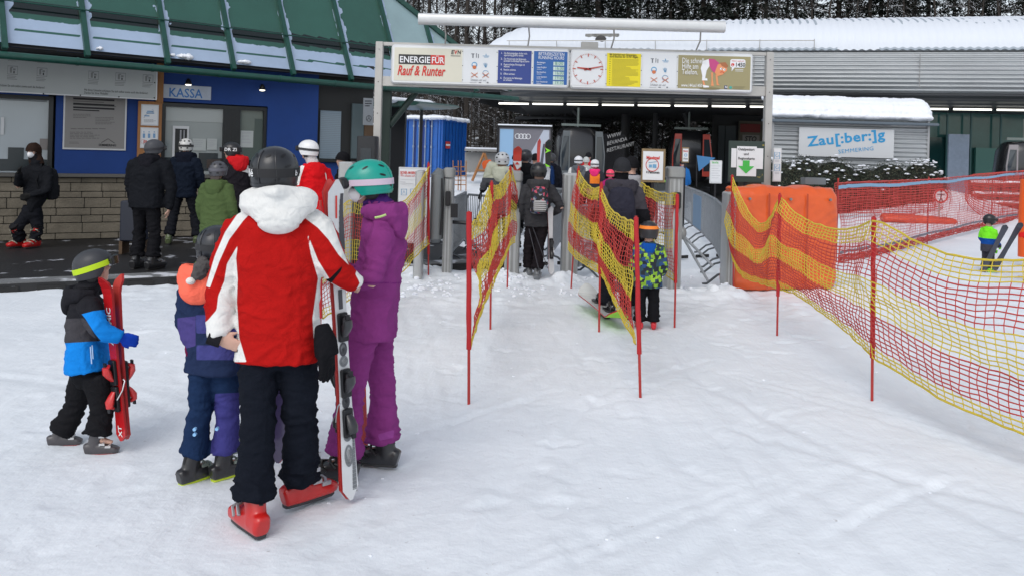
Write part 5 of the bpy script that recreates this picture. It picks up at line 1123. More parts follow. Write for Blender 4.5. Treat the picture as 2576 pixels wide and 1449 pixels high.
# grey dustbin by the counter, black loudspeaker
o = thing('waste_bin', G(336, 640, .12), 'dark bin with timber legs standing at the stone plinth', 'bin'); d_ = o.location.y
mb = MB(); c = o.location; mb.rbox(c+U*.52, (.34,.30,.62), .04); mb.build('body', mat('bin_navy', (.012,.016,.03), rough=.5), o)
mb = MB(); [mb.box(c+V((sx_*.15,0,.11)), (.05,.25,.20)) for sx_ in (-1,1)]; mb.build('legs', mat('timber_dark', (.09,.055,.03)), o)
# ------------------------------------------------------------------ sign gantry
ALU = mat('aluminium', (.42,.41,.39), rough=.42, metal=.35, var=.08, vscale=3, bump=.05); ALUL = mat('aluminium_light', (.60,.61,.61), rough=.35, metal=.25, var=.04)
XE, YE = V((1,0,0)), V((0,1,0)); GD = 13.0; GN = V((0,-1,0)); GA = V((0, GD, 0))
gate = thing('sign_gantry', (P(950,400,GD).x, GD, 0), 'aluminium gantry with a long row of sign panels spanning the way to the lift', 'gantry')
def gx(px, py=180): return P(px, py, GD).x
zt = (P(988,113,GD).z+P(1888,143,GD).z)/2; zb = (P(988,207,GD).z+P(1888,237,GD).z)/2
def gp(px, f, off=0): return V((gx(px, 125+90*f), GD-off, zt+(zb-zt)*f))
def gs(mb, x0, f0, x1, f1, off, th, mi=0):
    a, b = gx(x0), gx(x1); z1, z0 = zt+(zb-zt)*f0, zt+(zb-zt)*f1; mb.box(((a+b)/2, GD-off+th/2, (z0+z1)/2), (b-a, th, z1-z0), mi)
for x0, x1 in ((940, 958), (1925, 1943)):
    mb = MB(); a, b = gx(x0, 300), gx(x1, 300); top = zt+.06; mb.box(((a+b)/2, GD+.06, top/2-.05), (b-a, .12, top+.1)); p = mb.build('post', ALU, gate, bev=.006)
    mb = MB()
    for z in (top-.12, top-.62, .9, 1.4, 1.9, 2.4): mb.ell(((a+b)/2, GD-.002, z), (.008,.006,.008), nu=8, nv=6)
    mb.build('bolts', mat('bolt_dark', (.08,.07,.06), rough=.6, metal=.5), p, org=gate.location)
mb = MB(); a, b = gx(958, 300), gx(1925, 300)
mb.box(((a+b)/2, GD+.08, zt+.030), (b-a, .10, .055)); mb.build('top_beam', ALU, gate, bev=.004)
mb = MB(); mb.box(((a+b)/2, GD+.08, zb+.03), (b-a, .10, .15)); mb.build('lower_beam', ALU, gate, bev=.004)
FM = mat('frame_bright', (.66,.67,.68), rough=.3, metal=.2)
for (x0, x1) in ((985, 1431), (1434, 1891)):
    mb = MB(); a, b = gx(x0), gx(x1); mb.rbox(((a+b)/2, GD-.02, (zt+zb)/2), (b-a, zt-zb+.03, .11), .05, ax=(XE, U, GN)); mb.build('sign_box', FM, gate)
PW = mat('panel_white', (.66,.68,.70), rough=.5); PC = mat('panel_cream', (.62,.60,.50), rough=.5, var=.02)
PB = mat('panel_blue_dark', (.020,.045,.22), rough=.45); PB2 = mat('panel_blue', (.015,.10,.33), rough=.45); PY = mat('panel_yellow', (.72,.60,.01), rough=.45); PT = mat('panel_tan', (.30,.265,.135), rough=.5)
def panel(x0, x1, m):
    mb = MB(); gs(mb, x0, .06, x1, .94, .080, .006); return mb.build('sign_panel', m, gate, smooth=False)
def gtext(mb, t, x, f, h, x1=None, mi=0, bold=.0, shear=0, off=.082, spacing=1.0): mb.text(t, (gx(x), GD-off, zt+(zb-zt)*f), XE, U, size=h, width=(gx(x1)-gx(x)) if x1 else None, mi=mi, off=.002, bold=bold, shear=shear, spacing=spacing)
RDI = mat('sign_red', (.55,.03,.02), rough=.5); BKI = mat('sign_black', (.02,.02,.02), rough=.5); WHI = mat('sign_white', (.75,.76,.78), rough=.5); BLI = mat('sign_blue_ink', (.14,.32,.50), rough=.5); MINT = mat('digit_plate', (.50,.62,.58), rough=.5); GRI = mat('sign_grey_ink', (.35,.36,.38), rough=.5)
# 1 cream advert
pn = panel(993, 1163, PC); mb = MB(); gs(mb, 1004, .24, 1084, .50, .083, .002, 0); gs(mb, 1084, .24, 1119, .50, .083, .002, 1)
gtext(mb, 'ENERGIE', 1006, .455, .135, 1082, 2, bold=.015, off=.085); gtext(mb, 'F\u00dcR', 1086, .455, .135, 1117, 2, bold=.015, off=.085)
gtext(mb, 'Rauf & Runter', 1001, .79, .21, 1121, 1, bold=.022, shear=.28, off=.084)
gtext(mb, 'E', 1134, .20, .085, 1142, 0, bold=.02, shear=.15, off=.084); gtext(mb, 'V', 1142, .20, .085, 1150, 1, bold=.03, shear=.15, off=.084); gtext(mb, 'N', 1150, .20, .085, 1159, 0, bold=.02, shear=.15, off=.084); gs(mb, 1134, .24, 1158, .255, .084, .001, 0)
mb.build('lettering', [BKI, RDI, WHI], pn, org=gate.location, smooth=False)
# 2 and 7 white pictogram sheets
def pictos(x0):
    pn = panel(x0, x0+84, PW); mb = MB(); xs_ = (x0+28, x0+56)
    gs(mb, xs_[0]-9, .17, xs_[0]-1, .19, .083, .002, 0); gs(mb, xs_[0]-6, .19, xs_[0]-3, .29, .083, .002, 0); gs(mb, xs_[0]+3, .16, xs_[0]+5, .28, .083, .002, 0); gs(mb, xs_[0]+8, .18, xs_[0]+10, .29, .083, .002, 0)
    gs(mb, xs_[1]-8, .22, xs_[1]+8, .235, .083, .002, 1); gs(mb, xs_[1]-5, .25, xs_[1]+6, .265, .083, .002, 1); gs(mb, xs_[1]-1, .17, xs_[1]+1, .22, .083, .002, 1)
    mb.ell(gp(xs_[0], .47, .083), (.045,.003,.045), nu=14, nv=8, mi=1); mb.ell(gp(xs_[0], .53, .085), (.03,.003,.03), nu=12, nv=8, mi=2); mb.ell(gp(xs_[0], .46, .086), (.03,.003,.018), nu=12, nv=8, mi=3)
    for k in range(4): mb.pipe([gp(xs_[1]-5+k*3, .40+abs(k-1.5)*.02, .084), gp(xs_[1]-1+k*.8, .53, .084)], .004, mi=1)
    mb.pipe([gp(xs_[1]+7*cos(t), .68+.07*sin(t), .084) for t in [q/10*5.2+.8 for q in range(11)]], .004, mi=1)
    for x in xs_: mb.pipe([gp(x-8, .68, .086), gp(x+8, .80, .086)], .005, mi=2); mb.pipe([gp(x+8, .68, .086), gp(x-8, .80, .086)], .005, mi=2)
    gtext(mb, 'Sch\u00fctzen wir uns!', x0+19, .90, .05, x0+58, 0, off=.083); gs(mb, x0+17, .935, x0+34, .945, .083, .001, 4); gs(mb, x0+40, .925, x0+46, .945, .083, .001, 0); gs(mb, x0+60, .915, x0+64, .95, .083, .001, 0)
    mb.build('pictograms', [INK, BLI, mat('picto_orange', (.55,.16,.06), rough=.6), PW, GRI], pn, org=gate.location, smooth=False)
pictos(1166); pictos(1615)
# 3 rules
pn = panel(1252, 1336, PB); mb = MB()
for (nr, f, t1, t2) in (('1.', .16, 'Die Bahnsteiganlage d\u00fcrfen nicht', 'eigenm\u00e4chtig ge\u00f6ffnet werden.'), ('2.', .31, 'Den Anweisungen des Bedienungs-', 'personals ist unbedingt Folge zu leisten.'), ('3.', .46, 'Eigenm\u00e4chtiges Einsteigen ist', 'verboten.'), ('4.', .60, 'Rauchen verboten.', ''), ('5.', .71, '\u00d6ffnen verboten.', ''), ('6.', .82, '\u00dcberqueren des Bahnsteiges', 'ist verboten.')):
    gtext(mb, nr, 1259, f, .04, None, 0); gtext(mb, t1, 1267, f, .042, 1267+len(t1)*1.8, 0, bold=.0)
    if t2: gtext(mb, t2, 1267, f+.055, .042, min(1331, 1267+len(t2)*1.7), 0, bold=.0)
mb.build('lettering', WHI, pn, org=gate.location, smooth=False)
# 4 running hours
pn = panel(1342, 1426, PB2); mb = MB(); gtext(mb, 'BETRIEBSZEITEN', 1353, .17, .070, 1417, 0, bold=.0); gtext(mb, 'RUNNING HOURS', 1353, .27, .070, 1417, 0, bold=.0)
for i, (t, a) in enumerate((('8.00','Betriebsbeginn'), ('16.00','Letzte Bergfahrt'), ('16.00','Betriebsschluss'), ('19.00','Letzte Nachtfahrt'), ('19.10','Ende Pistenbetrieb'))):
    f = .39+i*.128; gs(mb, 1391, f-.055, 1418, f+.04, .083, .002, 1); gtext(mb, t, 1395, f+.025, .075, 1415, 2, bold=.0, off=.085); gtext(mb, a, 1350, f-.01, .035, 1350+len(a)*1.5, 0); gs(mb, 1350, f+.02, 1362, f+.028, .083, .001, 0)
mb.build('lettering', [WHI, MINT, mat('digit_green', (.06,.22,.16))], pn, org=gate.location, smooth=False)
# 5 clock
ck = panel(1437, 1521, PW); mb = MB(); cc = gp(1478, .50, .083); R_ = .235
for k in range(60):
    t = k*pi/30; r0 = R_*(.80 if k % 5 == 0 else .92); w_ = .016 if k % 5 == 0 else .006; dv = V((sin(t), 0, cos(t))); xv = V((cos(t), 0, -sin(t)))
    mb.box(cc+dv*(r0+R_)/2, (w_, R_-r0, .003), 0 , ax=(xv, dv, GN))
mb.build('clock_marks', mat('clock_mark', (.42,.08,.05), rough=.5), ck, org=gate.location, smooth=False)
def hand(ang, ln, tail, w_, nm):
    mb = MB(); dv = V((sin(ang), 0, cos(ang))); xv = V((cos(ang), 0, -sin(ang))); q = cc+GN*.006
    mb.prism([q-dv*tail-xv*w_*.5, q-dv*tail+xv*w_*.5, q+dv*ln+xv*w_*.25, q+dv*ln-xv*w_*.25], GN*.003); mb.build(nm, mat('clock_hand', (.42,.05,.03), rough=.5), ck, org=gate.location, smooth=False)
hand(radians(78), .235, .06, .026, 'minute_hand'); hand(radians(276), .165, .05, .034, 'hour_hand')
mb = MB(); mb.ell(cc+GN*.010, (.014,.006,.014), nu=10, nv=6); mb.build('hub', RDI, ck, org=gate.location)
# 6 yellow sheet
pn = panel(1525, 1610, PY); mb = MB(); gtext(mb, 'Mit Sicherheit mehr Skivergn\u00fcgen', 1531, .12, .045, 1598, 0, bold=.02); gtext(mb, 'durch Beachten der 10 FIS - Regeln', 1531, .175, .045, 1602, 0, bold=.02)
rnd = random.Random(4)
for k in range(24):
    f = .215+k*.030; gs(mb, 1538, f, 1604-rnd.random()**3*40, f+.010, .083, .001, 1)
    if k % 2 == 0: gs(mb, 1531, f, 1534, f+.012, .083, .001, 0)
mb.build('lettering', [mat('ink_on_yellow', (.12,.10,.01)), mat('ink_on_yellow_soft', (.36,.30,.02))], pn, org=gate.location, smooth=False)
# 8 tan advert with a bending child
pn = panel(1703, 1884, PT); mb = MB()
for t, f in (('Die schnelle', .27), ('Hilfe am', .42), ('Telefon.', .57)): gtext(mb, t, 1712, f, .115, 1712+len(t)*5.0, 0, bold=.002, off=.092)
gtext(mb, 'www.144.at/1450', 1712, .90, .07, 1764, 0, bold=.01)
a = gp(1852, .26, .083); mb.rbox((gx(1852), GD-.083, zt+(zb-zt)*.245), (gx(1871)-gx(1833), .13, .004), .03, 0, ax=(XE, U, GN)); mb.prism([gp(1838,.34,.084), gp(1846,.34,.084), gp(1837,.46,.084)], GN*.002, 0)
gtext(mb, '1450', 1845, .33, .085, 1868, 1, bold=.02, off=.088); gtext(mb, "Wenn's weh tut!", 1836, .20, .035, 1867, 2, off=.088); mb.ell(gp(1840, .285, .086), (.026,.004,.026), nu=14, nv=8, mi=2); mb.pipe([gp(1838,.27,.091), gp(1839,.31,.091), gp(1843,.32,.091)], .004, mi=0)
for f in (.40, .44): gs(mb, 1846, f, 1866, f+.012, .083, .001, 0)
def blobp(pts, mi, off): mb.prism([gp(x, f, off) for x, f in pts], GN*.002, mi)
blobp([(1766,.20),(1780,.15),(1784,.30),(1775,.45),(1771,.66),(1776,.66),(1777,.72),(1763,.72),(1764,.6),(1760,.40)], 0, .083)
blobp([(1780,.14),(1795,.15),(1806,.24),(1804,.40),(1796,.52),(1788,.46),(1782,.34)], 3, .084)
blobp([(1803,.28),(1815,.26),(1826,.34),(1826,.44),(1815,.55),(1802,.60),(1795,.50)], 4, .085); blobp([(1808,.24),(1822,.22),(1829,.32),(1824,.38),(1812,.32)], 5, .086)
blobp([(1786,.50),(1791,.50),(1790,.68),(1793,.86),(1786,.86),(1787,.68)], 4, .083); blobp([(1797,.56),(1802,.56),(1804,.80),(1808,.84),(1800,.84)], 4, .083)
blobp([(1764,.72),(1768,.72),(1772,.86),(1780,.88),(1780,.90),(1768,.90)], 4, .083); blobp([(1765,.84),(1780,.86),(1781,.90),(1767,.91)], 0, .084)
blobp([(1760+22+28*cos(t/12*6.28), .93+.035*sin(t/12*6.28)) for t in range(12)], 6, .0825)
for x_, f_ in ((1811,.40),(1819,.42)): mb.ell(gp(x_, f_, .088), (.018,.003,.018), nu=12, nv=8, mi=0); mb.ell(gp(x_+1, f_, .091), (.007,.003,.007), nu=8, nv=6, mi=1)
mb.pipe([gp(1808,.50,.088), gp(1813,.47,.088), gp(1818,.51,.088)], .005, mi=2)
gs(mb, 1820, .84, 1827, .93, .083, .002, 7); gtext(mb, 'N', 1821.5, .91, .045, None, 0, off=.086, bold=.03); mb.ell(gp(1835, .89, .084), (.022,.003,.022), nu=12, nv=8, mi=8)
for f in (.86,.89,.92): gs(mb, 1842, f, 1872-(f-.86)*100, f+.008, .083, .001, 9)
mb.build('lettering_and_figure', [WHI, BKI, RDI, mat('figure_pink', (.50,.06,.20)), mat('figure_skin', (.70,.27,.12)), mat('figure_hair', (.36,.13,.05)), mat('figure_shade', (.20,.17,.08)), mat('logo_navy', (.01,.03,.14)), mat('logo_teal', (.05,.35,.30)), mat('tan_ink', (.16,.14,.07))], pn, org=gate.location, smooth=False)
for x in (1164.5, 1250.8, 1339, 1523, 1611.5, 1701.5):
    mb = MB(); gs(mb, x-1.6, .06, x+1.6, .94, .082, .006)
    mb.build('panel_divider', ALUL, gate, smooth=False)
    mb = MB()
    for f in (.12, .50, .88): mb.ell(gp(x, f, .083), (.007,.004,.007), nu=8, nv=6)
    mb.build('screws', DARK, gate)
# lamp tube on top
tube = MB(); zt2 = (P(1060,48,12.7).z+P(1815,69,12.7).z)/2; xa, xb = P(1053,50,12.7).x, P(1823,70,12.7).x
tube.loft([(xa,12.72,zt2), (xb,12.72,zt2)], [(.10,.085)]*2, side=(0,1,0), n=18, power=3); tube.build('lamp_tube', ALUL, gate)
for x in (1117, 1330, 1545, 1764):
    mb = MB(); q = P(x, 60, 12.72).x; mb.pipe([(q,12.74,zt2-.05), (q+.02,12.85,zt2-.20), (q,GD+.05,zt+.05)], .012, n=8); mb.build('lamp_stem', ALU, gate)
mb = MB(); mb.box((gx(1484, 120), GD+.08, zt+.10), (.26,.10,.09)); mb.build('junction_box', ALU, gate, bev=.005)
# ------------------------------------------------------------------ station
SA = P(1230, 300, 37.4); SA.z = 0; SB = P(2576, 300, 32.3); SB.z = 0; SE = (SB-SA).normalized(); SN = V((SE.y, -SE.x, 0)); SLN = 27.0
st = thing('lift_station', SA, 'long lift station with a snow covered barrel roof and a corrugated metal front', 'building')
def SP_(s, v, z): return SA+SE*s-SN*v+U*z
EAVE = 6.42
def sfun(nu, nv, fn, name, m, attrs=None, par=None):
    mb = MB(); vs_ = [fn(i/nu, j/nv) for j in range(nv+1) for i in range(nu+1)]
    mb.add(vs_, [(j*(nu+1)+i, j*(nu+1)+i+1, (j+1)*(nu+1)+i+1, (j+1)*(nu+1)+i) for j in range(nv) for i in range(nu)])
    o = mb.build(name, m, par or st, org=st.location, angle=80)
    if attrs:
        for k, af in enumerate(attrs):
            a = o.data.attributes.new('z%d' % k, 'FLOAT', 'POINT'); a.data.foreach_set('value', [float(af(i/nu, j/nv)) for j in range(nv+1) for i in range(nu+1)])
    return o
def endf(s): return sqrt(max(0.001, 1-max(0, 1-s/2.3)**2))
def roofp(a, b):
    s = a*SLN; e = endf(s); ang = b*pi*.94; v = 4.6-4.6*cos(ang); z = EAVE-.15+1.85*sin(ang)**.85*e if b > 0 else EAVE-.12
    rib = .030*cos(2*pi*s/.30)
    ss = s-(.6*(1-e)); return SP_(ss, v*(.4+.6*e)-.15+.3*(1-e), z+rib*(1-.6*exp(-((b-.15)/.12)**2)))
def roofmetal(a, b):
    s = a*SLN; n1 = noise.noise(V((s*.55, b*5, 0)))+.5*noise.noise(V((s*2.4, b*11, 3)))
    rib = cos(2*pi*s/.30+pi)
    return ((rib-.50)*.02 if (.26+.12*n1 < b < .56 and n1 > -.42) else -.01) if b > .012 else .01*(1 if (noise.noise(V((s*.3, 0, 9))) > -.2 or s < 7) else -1)
sfun(1080, 40, roofp, 'roof', mat('roof_snow_sheet', (.66,.70,.755), rough=.7, zones=[(.33,.38,.43)], bump=.25, bscale=3, bd=.03), attrs=[roofmetal])
PROF = [(.02,6.32),(-.16,6.0),(-.28,5.6),(-.26,5.2),(-.08,4.85),(.22,4.58),(.62,4.36),(1.05,4.20),(1.45,4.12)]
def profat(b):
    t = b*(len(PROF)-1); i = min(int(t), len(PROF)-2); f = t-i
    q = [PROF[max(i-1,0)], PROF[i], PROF[i+1], PROF[min(i+2, len(PROF)-1)]]
    return [ .5*((2*q[1][k])+(-q[0][k]+q[2][k])*f+(2*q[0][k]-5*q[1][k]+4*q[2][k]-q[3][k])*f*f+(-q[0][k]+3*q[1][k]-3*q[2][k]+q[3][k])*f**3) for k in (0,1)]
def facp(a, b):
    s = a*SLN; v, z = profat(b); c = .034*cos(2*pi*z/.165)
    e = endf(s+.25); return SP_(s, v+c+(1-e)*3.0, z)
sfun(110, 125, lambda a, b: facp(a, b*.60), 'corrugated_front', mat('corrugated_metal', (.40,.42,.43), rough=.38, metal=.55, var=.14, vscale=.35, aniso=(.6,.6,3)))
sfun(110, 80, lambda a, b: facp(a, .60+b*.40), 'corrugated_underside', mat('corrugated_metal_shaded', (.09,.095,.10), rough=.45, metal=.5, var=.14, vscale=.35, aniso=(.6,.6,3)))  # same metal front curving under, its shade put into a darker colour
mb = MB(); mb.box(SP_(SLN/2+.8, -.06, 6.36), (SLN-2.2,.10,.14), ax=(SE, SN, U)); mb.build('eave_strip', mat('eave_zinc', (.22,.25,.28), rough=.5, metal=.3), st)
for k in range(4): mb = MB(); mb.box(SP_(5+k*6.2, -.31, 5.45), (.03,.02,1.3), ax=(SE, SN, U)); mb.build('sheet_joint', mat('joint_grey', (.25,.25,.25), rough=.5), st)
mb = MB(); mb.pipe([SP_(.8,-.30,6.72), SP_(13.5,-.30,6.66)], .02); [mb.tube(SP_(.9+k*2.1,-.2,6.3), SP_(.9+k*2.1,-.30,6.72), .015) for k in range(7)]; mb.build('snow_guard_rail', ALU, st)
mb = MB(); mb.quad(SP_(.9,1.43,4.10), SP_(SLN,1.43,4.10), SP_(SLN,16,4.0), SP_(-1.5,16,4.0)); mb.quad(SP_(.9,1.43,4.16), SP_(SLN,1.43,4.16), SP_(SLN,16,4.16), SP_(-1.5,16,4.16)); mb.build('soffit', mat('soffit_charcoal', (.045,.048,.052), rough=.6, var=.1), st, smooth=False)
mb = MB(); mb.quad(SP_(-1.4,15,4.0), SP_(SLN,15,4.0), SP_(SLN,15,6.3), SP_(-1.4,15,6.3)); mb.quad(SP_(-.9,1.2,4.1), SP_(-1.4,15,4.1), SP_(-1.4,9,6.3), SP_(.3,3,6.3)); mb.build('gable', mat('soffit_charcoal', (.045,.048,.052)), st, smooth=False)
def s_of(px, v=1.2, z=4.05):
    k_ = (px-CX)/FPX*cos(ROLL)-.058*sin(ROLL); q = SP_(0, v, z)
    return (k_*q.y-q.x)/(SE.x-k_*SE.y)
TUBEM = mat('fluorescent', (1,1,1), emit=(1,.98,.86), estr=2)
s0 = s_of(1255); pit = (s_of(1887)-s0)/7
for k in range(16):
    a = s0+k*pit; 
    if a+pit*.9 > SLN: break
    mb = MB(); mb.tube(SP_(a, 1.2, 4.07), SP_(a+pit*.88, 1.2, 4.07), .038, n=10); lt = mb.build('strip_light', TUBEM, st)
    mb = MB(); mb.box(SP_(a+pit*.46, 1.24, 4.13), (pit*.96, .10, .06), ax=(SE, SN, U)); mb.build('lamp_fitting', DARK, lt, org=st.location, smooth=False)
mb = MB(); mb.quad(SP_(.5,-.6,.03), SP_(SLN,-.6,.03), SP_(SLN,12,.03), SP_(-2,12,.03)); o = mb.build('hall_floor', mat('floor_wet_concrete', (.05,.052,.055), rough=.35, var=.3, vscale=.7, grime=((.6,.62,.66), .8, .66)), None, org=st.location, smooth=False); tag(o, kind='structure')
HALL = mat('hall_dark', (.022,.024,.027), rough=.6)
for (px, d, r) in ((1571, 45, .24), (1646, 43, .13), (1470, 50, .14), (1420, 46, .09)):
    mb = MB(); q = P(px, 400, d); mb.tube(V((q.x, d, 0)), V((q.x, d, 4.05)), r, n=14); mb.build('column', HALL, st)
# bull wheel and tower parts under the roof
mb = MB(); q = P(1420, 296, 46)
for k in range(40):
    pass
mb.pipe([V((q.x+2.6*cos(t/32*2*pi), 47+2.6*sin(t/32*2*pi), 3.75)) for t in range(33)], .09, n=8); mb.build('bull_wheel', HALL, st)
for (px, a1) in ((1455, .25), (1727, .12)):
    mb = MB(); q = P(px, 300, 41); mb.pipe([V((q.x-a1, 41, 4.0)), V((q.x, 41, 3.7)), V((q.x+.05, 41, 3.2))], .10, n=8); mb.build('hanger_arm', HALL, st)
# back rooms of the hall
def hx(px, d): return P(px, 385, d).x
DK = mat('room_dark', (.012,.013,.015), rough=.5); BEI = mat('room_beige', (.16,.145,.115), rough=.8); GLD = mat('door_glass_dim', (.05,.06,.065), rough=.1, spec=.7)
def room(x0, x1, d, z0, z1, m, name, th=.15):
    mb = MB(); a, b = hx(x0, d), hx(x1, d); mb.box(((a+b)/2, d+th/2, (z0+z1)/2), (b-a, th, z1-z0)); return mb.build(name, m, st, smooth=False)
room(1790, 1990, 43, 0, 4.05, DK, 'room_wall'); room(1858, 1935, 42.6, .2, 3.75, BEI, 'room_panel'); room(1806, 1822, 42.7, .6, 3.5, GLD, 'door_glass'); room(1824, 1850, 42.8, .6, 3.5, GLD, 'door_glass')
mb = MB(); a = hx(1885, 42.5); mb.box((a, 42.45, 3.40), (1.0,.03,.42), 0); mb.box((a+.05, 42.45, 2.85), (.85,.03,.42), 1); mb.text('STO', (a-.28, 42.43, 2.74), XE, U, size=.36, width=.6, mi=2, bold=.03, shear=.2); mb.build('wall_signs', [mat('sign_maroon', (.20,.02,.02)), mat('sign_silver', (.25,.24,.22)), BKI], st, smooth=False)
room(2325, 2900, 36.5, 0, 4.08, mat('glass_wall_teal', (.035,.115,.108), rough=.12, spec=.6, var=.25, vscale=.5), 'glass_wall')
room(2325, 2420, 36.3, 0, 3.0, mat('glass_wall_deep', (.008,.035,.036), rough=.12, spec=.6), 'glass_wall_panel')
room(2455, 2560, 36.2, .2, 2.6, mat('glass_wall_mint', (.04,.16,.14), rough=.15), 'glass_wall_panel')
for px in (2380, 2440, 2515): room(px, px+4, 36.1, 0, 4.05, mat('mullion_teal', (.03,.10,.10), rough=.4), 'mullion', .06)
room(2386, 2438, 36.0, .5, 3.15, mat('door_blue_white', (.30,.37,.48), rough=.4, var=.1), 'door')
mb = MB(); mb.box((hx(1513, 36), 36.6, 6.72), (1.45,.7,.66), 0, ax=(SE, SN, U)); mb.ell((hx(1505, 36), 36.2, 6.75), (.26,.05,.22), mi=1, ax=(SE, SN, U)); mb.build('roof_vent', [mat('vent_galvanised', (.20,.20,.19), rough=.5, var=.5, vscale=5), BKI], st, bev=.03)
# ------------------------------------------------------------------ booth in front of the station
bd_ = 31.0; bx0, bx1 = hx(1943, bd_), hx(2334, bd_); zt_b = P(2140, 300, bd_).z
bo = thing('ticket_booth', ((bx0+bx1)/2, bd_, 0), 'rounded corrugated metal booth with a thick snow cap and a blue and white name sign', 'booth')
def bp(a, b, inn=0):       # b 0..1 up the front and over the roof
    x = bx0+(bx1-bx0)*a; z0 = .4; zs = 3.35
    if b < .55: z = z0+(zs-z0)*b/.55; y = bd_
    else: t = (b-.55)/.45*pi*.5; y = bd_+1.1*(1-cos(t)); z = zs+.78*sin(t)
    return V((x, y+inn, z))
mb = MB(); nu, nv = 20, 240
vs_ = [bp(i/nu, j/nv)+V((0, .028*cos(2*pi*(j/nv)*5.4/.165*1.0), 0)) for j in range(nv+1) for i in range(nu+1)]
mb.add(vs_, [(j*(nu+1)+i, j*(nu+1)+i+1, (j+1)*(nu+1)+i+1, (j+1)*(nu+1)+i) for j in range(nv) for i in range(nu)]); mb.build('corrugated_shell', mat('corrugated_metal', (.5,.5,.49)), bo, angle=80)
for x in (bx0, bx1):
    mb = MB(); pts = [bp(0, j/30) for j in range(31)]; pts = [V((x, p.y-.03, p.z)) for p in pts]; prof = [V((x, bd_+1.1, .4))]+pts
    mb.prism([p-V((.04,0,0)) for p in prof], V((.08,0,0))); mb.build('end_wall', mat('booth_edge', (.36,.37,.38), rough=.4, metal=.4), bo)
mb = MB()
for i in range(27):
    for q in range(6):
        a = .02+.96*i/26; t = (.10+q*.17)*pi/2; x = bx0+(bx1-bx0)*a; y = bd_+1.1*(1-cos(t)); z = 3.35+.78*sin(t)+.03
        mb.ell((x, y, z+.02), (.30, .30, .125+.04*noise.noise(V((x*2, q, 1)))), nu=12, nv=8)
remesh('snow_cap', mb, .05, SNOW, bo, it=12, disp=folds(.022, (2,2,2), 3))
mb = MB(); a, b = hx(1918, bd_-.3), hx(2360, bd_-.3); mb.box(((a+b)/2, bd_-.2, 3.28), (b-a, .30, .10)); mb.build('gutter_board', mat('zinc_blue', (.12,.15,.18), rough=.5, metal=.3), bo, bev=.02)
zs0, zs1 = P(2130, 397, bd_-.1).z, P(2130, 324, bd_-.1).z; xs0, xs1 = hx(2010, bd_-.1)-.02, hx(2249, bd_-.1)-.02
mb = MB(); mb.box(((xs0+xs1)/2, bd_-.10, (zs0+zs1)/2), (xs1-xs0, .06, zs1-zs0)); sg = mb.build('sign_board', mat('board_pale_grey', (.55,.57,.59), rough=.5), bo, bev=.01)
mb = MB(); tl = V((1,0,.125)).normalized(); tu = V((-.125,0,1)).normalized()
q = P(2033, 369, bd_-.14); mb.text('Zau[:ber:]g', (q.x, bd_-.135, q.z), tl, tu, size=.50, width=(hx(2229, bd_)-hx(2033, bd_)), bold=.028, off=.004, spacing=1.06); q = P(2109, 386, bd_-.14); mb.text('SEMMERING', (q.x, bd_-.135, q.z-.02), tl, tu, size=.20, width=(hx(2195, bd_)-hx(2107, bd_)), bold=.0, spacing=1.08, off=.004)
mb.build('lettering', mat('logo_blue', (.02,.28,.56), rough=.5), sg, org=bo.location, smooth=False)
# ------------------------------------------------------------------ hedges
def hedge(label, lobes, seed, rust=False):
    rnd = random.Random(seed); c0 = lobes[0][0]; o = thing('hedge', (c0[0], c0[1], 0), label, 'hedge'); mb = MB(); sn = MB()
    core = MB()
    for (c, r) in lobes: core.ell(c, (r[0]*.86, r[1]*.86, r[2]*.88), nu=18, nv=12)
    core.build('inner_twigs', mat('hedge_inner', (.008,.010,.006), rough=1), o)
    for (c, r) in lobes:
        n = int(2600*r[0]*r[2])
        for i in range(n):
            th, ph = rnd.uniform(0, 2*pi), math.asin(rnd.uniform(-.5, 1)); k = rnd.uniform(.86, 1.07); d = V((cos(ph)*cos(th), cos(ph)*sin(th), sin(ph)))
            if d.y > .5: continue
            p = V(c)+V((d.x*r[0], d.y*r[1], d.z*r[2]))*k; a = V((rnd.uniform(-1,1), rnd.uniform(-1,1), rnd.uniform(-1,1))).normalized(); b = a.cross(d).normalized(); a = b.cross(d)+d*rnd.uniform(-.5,.5); s = rnd.uniform(.025,.05)
            mb.add([p-b*s*.4, p+a*s, p+b*s*.4, p-a*s], [(0,1,2,3)], rnd.random() < .35)
            if d.z > .05 and rnd.random() < (.018 if d.z < .5 else .042) and noise.noise(p*2.5) > -.25:
                q = rnd.uniform(.025,.075); sn.ell(p+V((0,-.01,.02)), (q*1.3, q, q*.5), nu=7, nv=5)
    mb.build('foliage', [mat('hedge_leaf', (.018,.028,.012), rough=.7), mat('hedge_leaf_b', (.045,.042,.02), rough=.7)], o, smooth=False); sn.build('snow_patches', SNOW, o)
def hl(px, d, rx, rz, ztop, ry=.9): q = P(px, 400, d); return ((q.x, d, ztop-rz), (rx, ry, rz))
hedge('snow-flecked clipped hedge below the name sign, next to the gantry post', [hl(2100, 29.4, 1.05, 1.15, 1.98), hl(2022, 29.2, .95, 1.1, 2.00), hl(1960, 29.3, .7, 1.0, 1.9), hl(2180, 29.6, .8, 1.0, 1.72)], 1)
hedge('snow-flecked clipped hedge next to the round prohibition sign', [hl(2315, 29.3, .95, 1.15, 1.98), hl(2240, 29.4, .95, 1.1, 1.93)], 2)
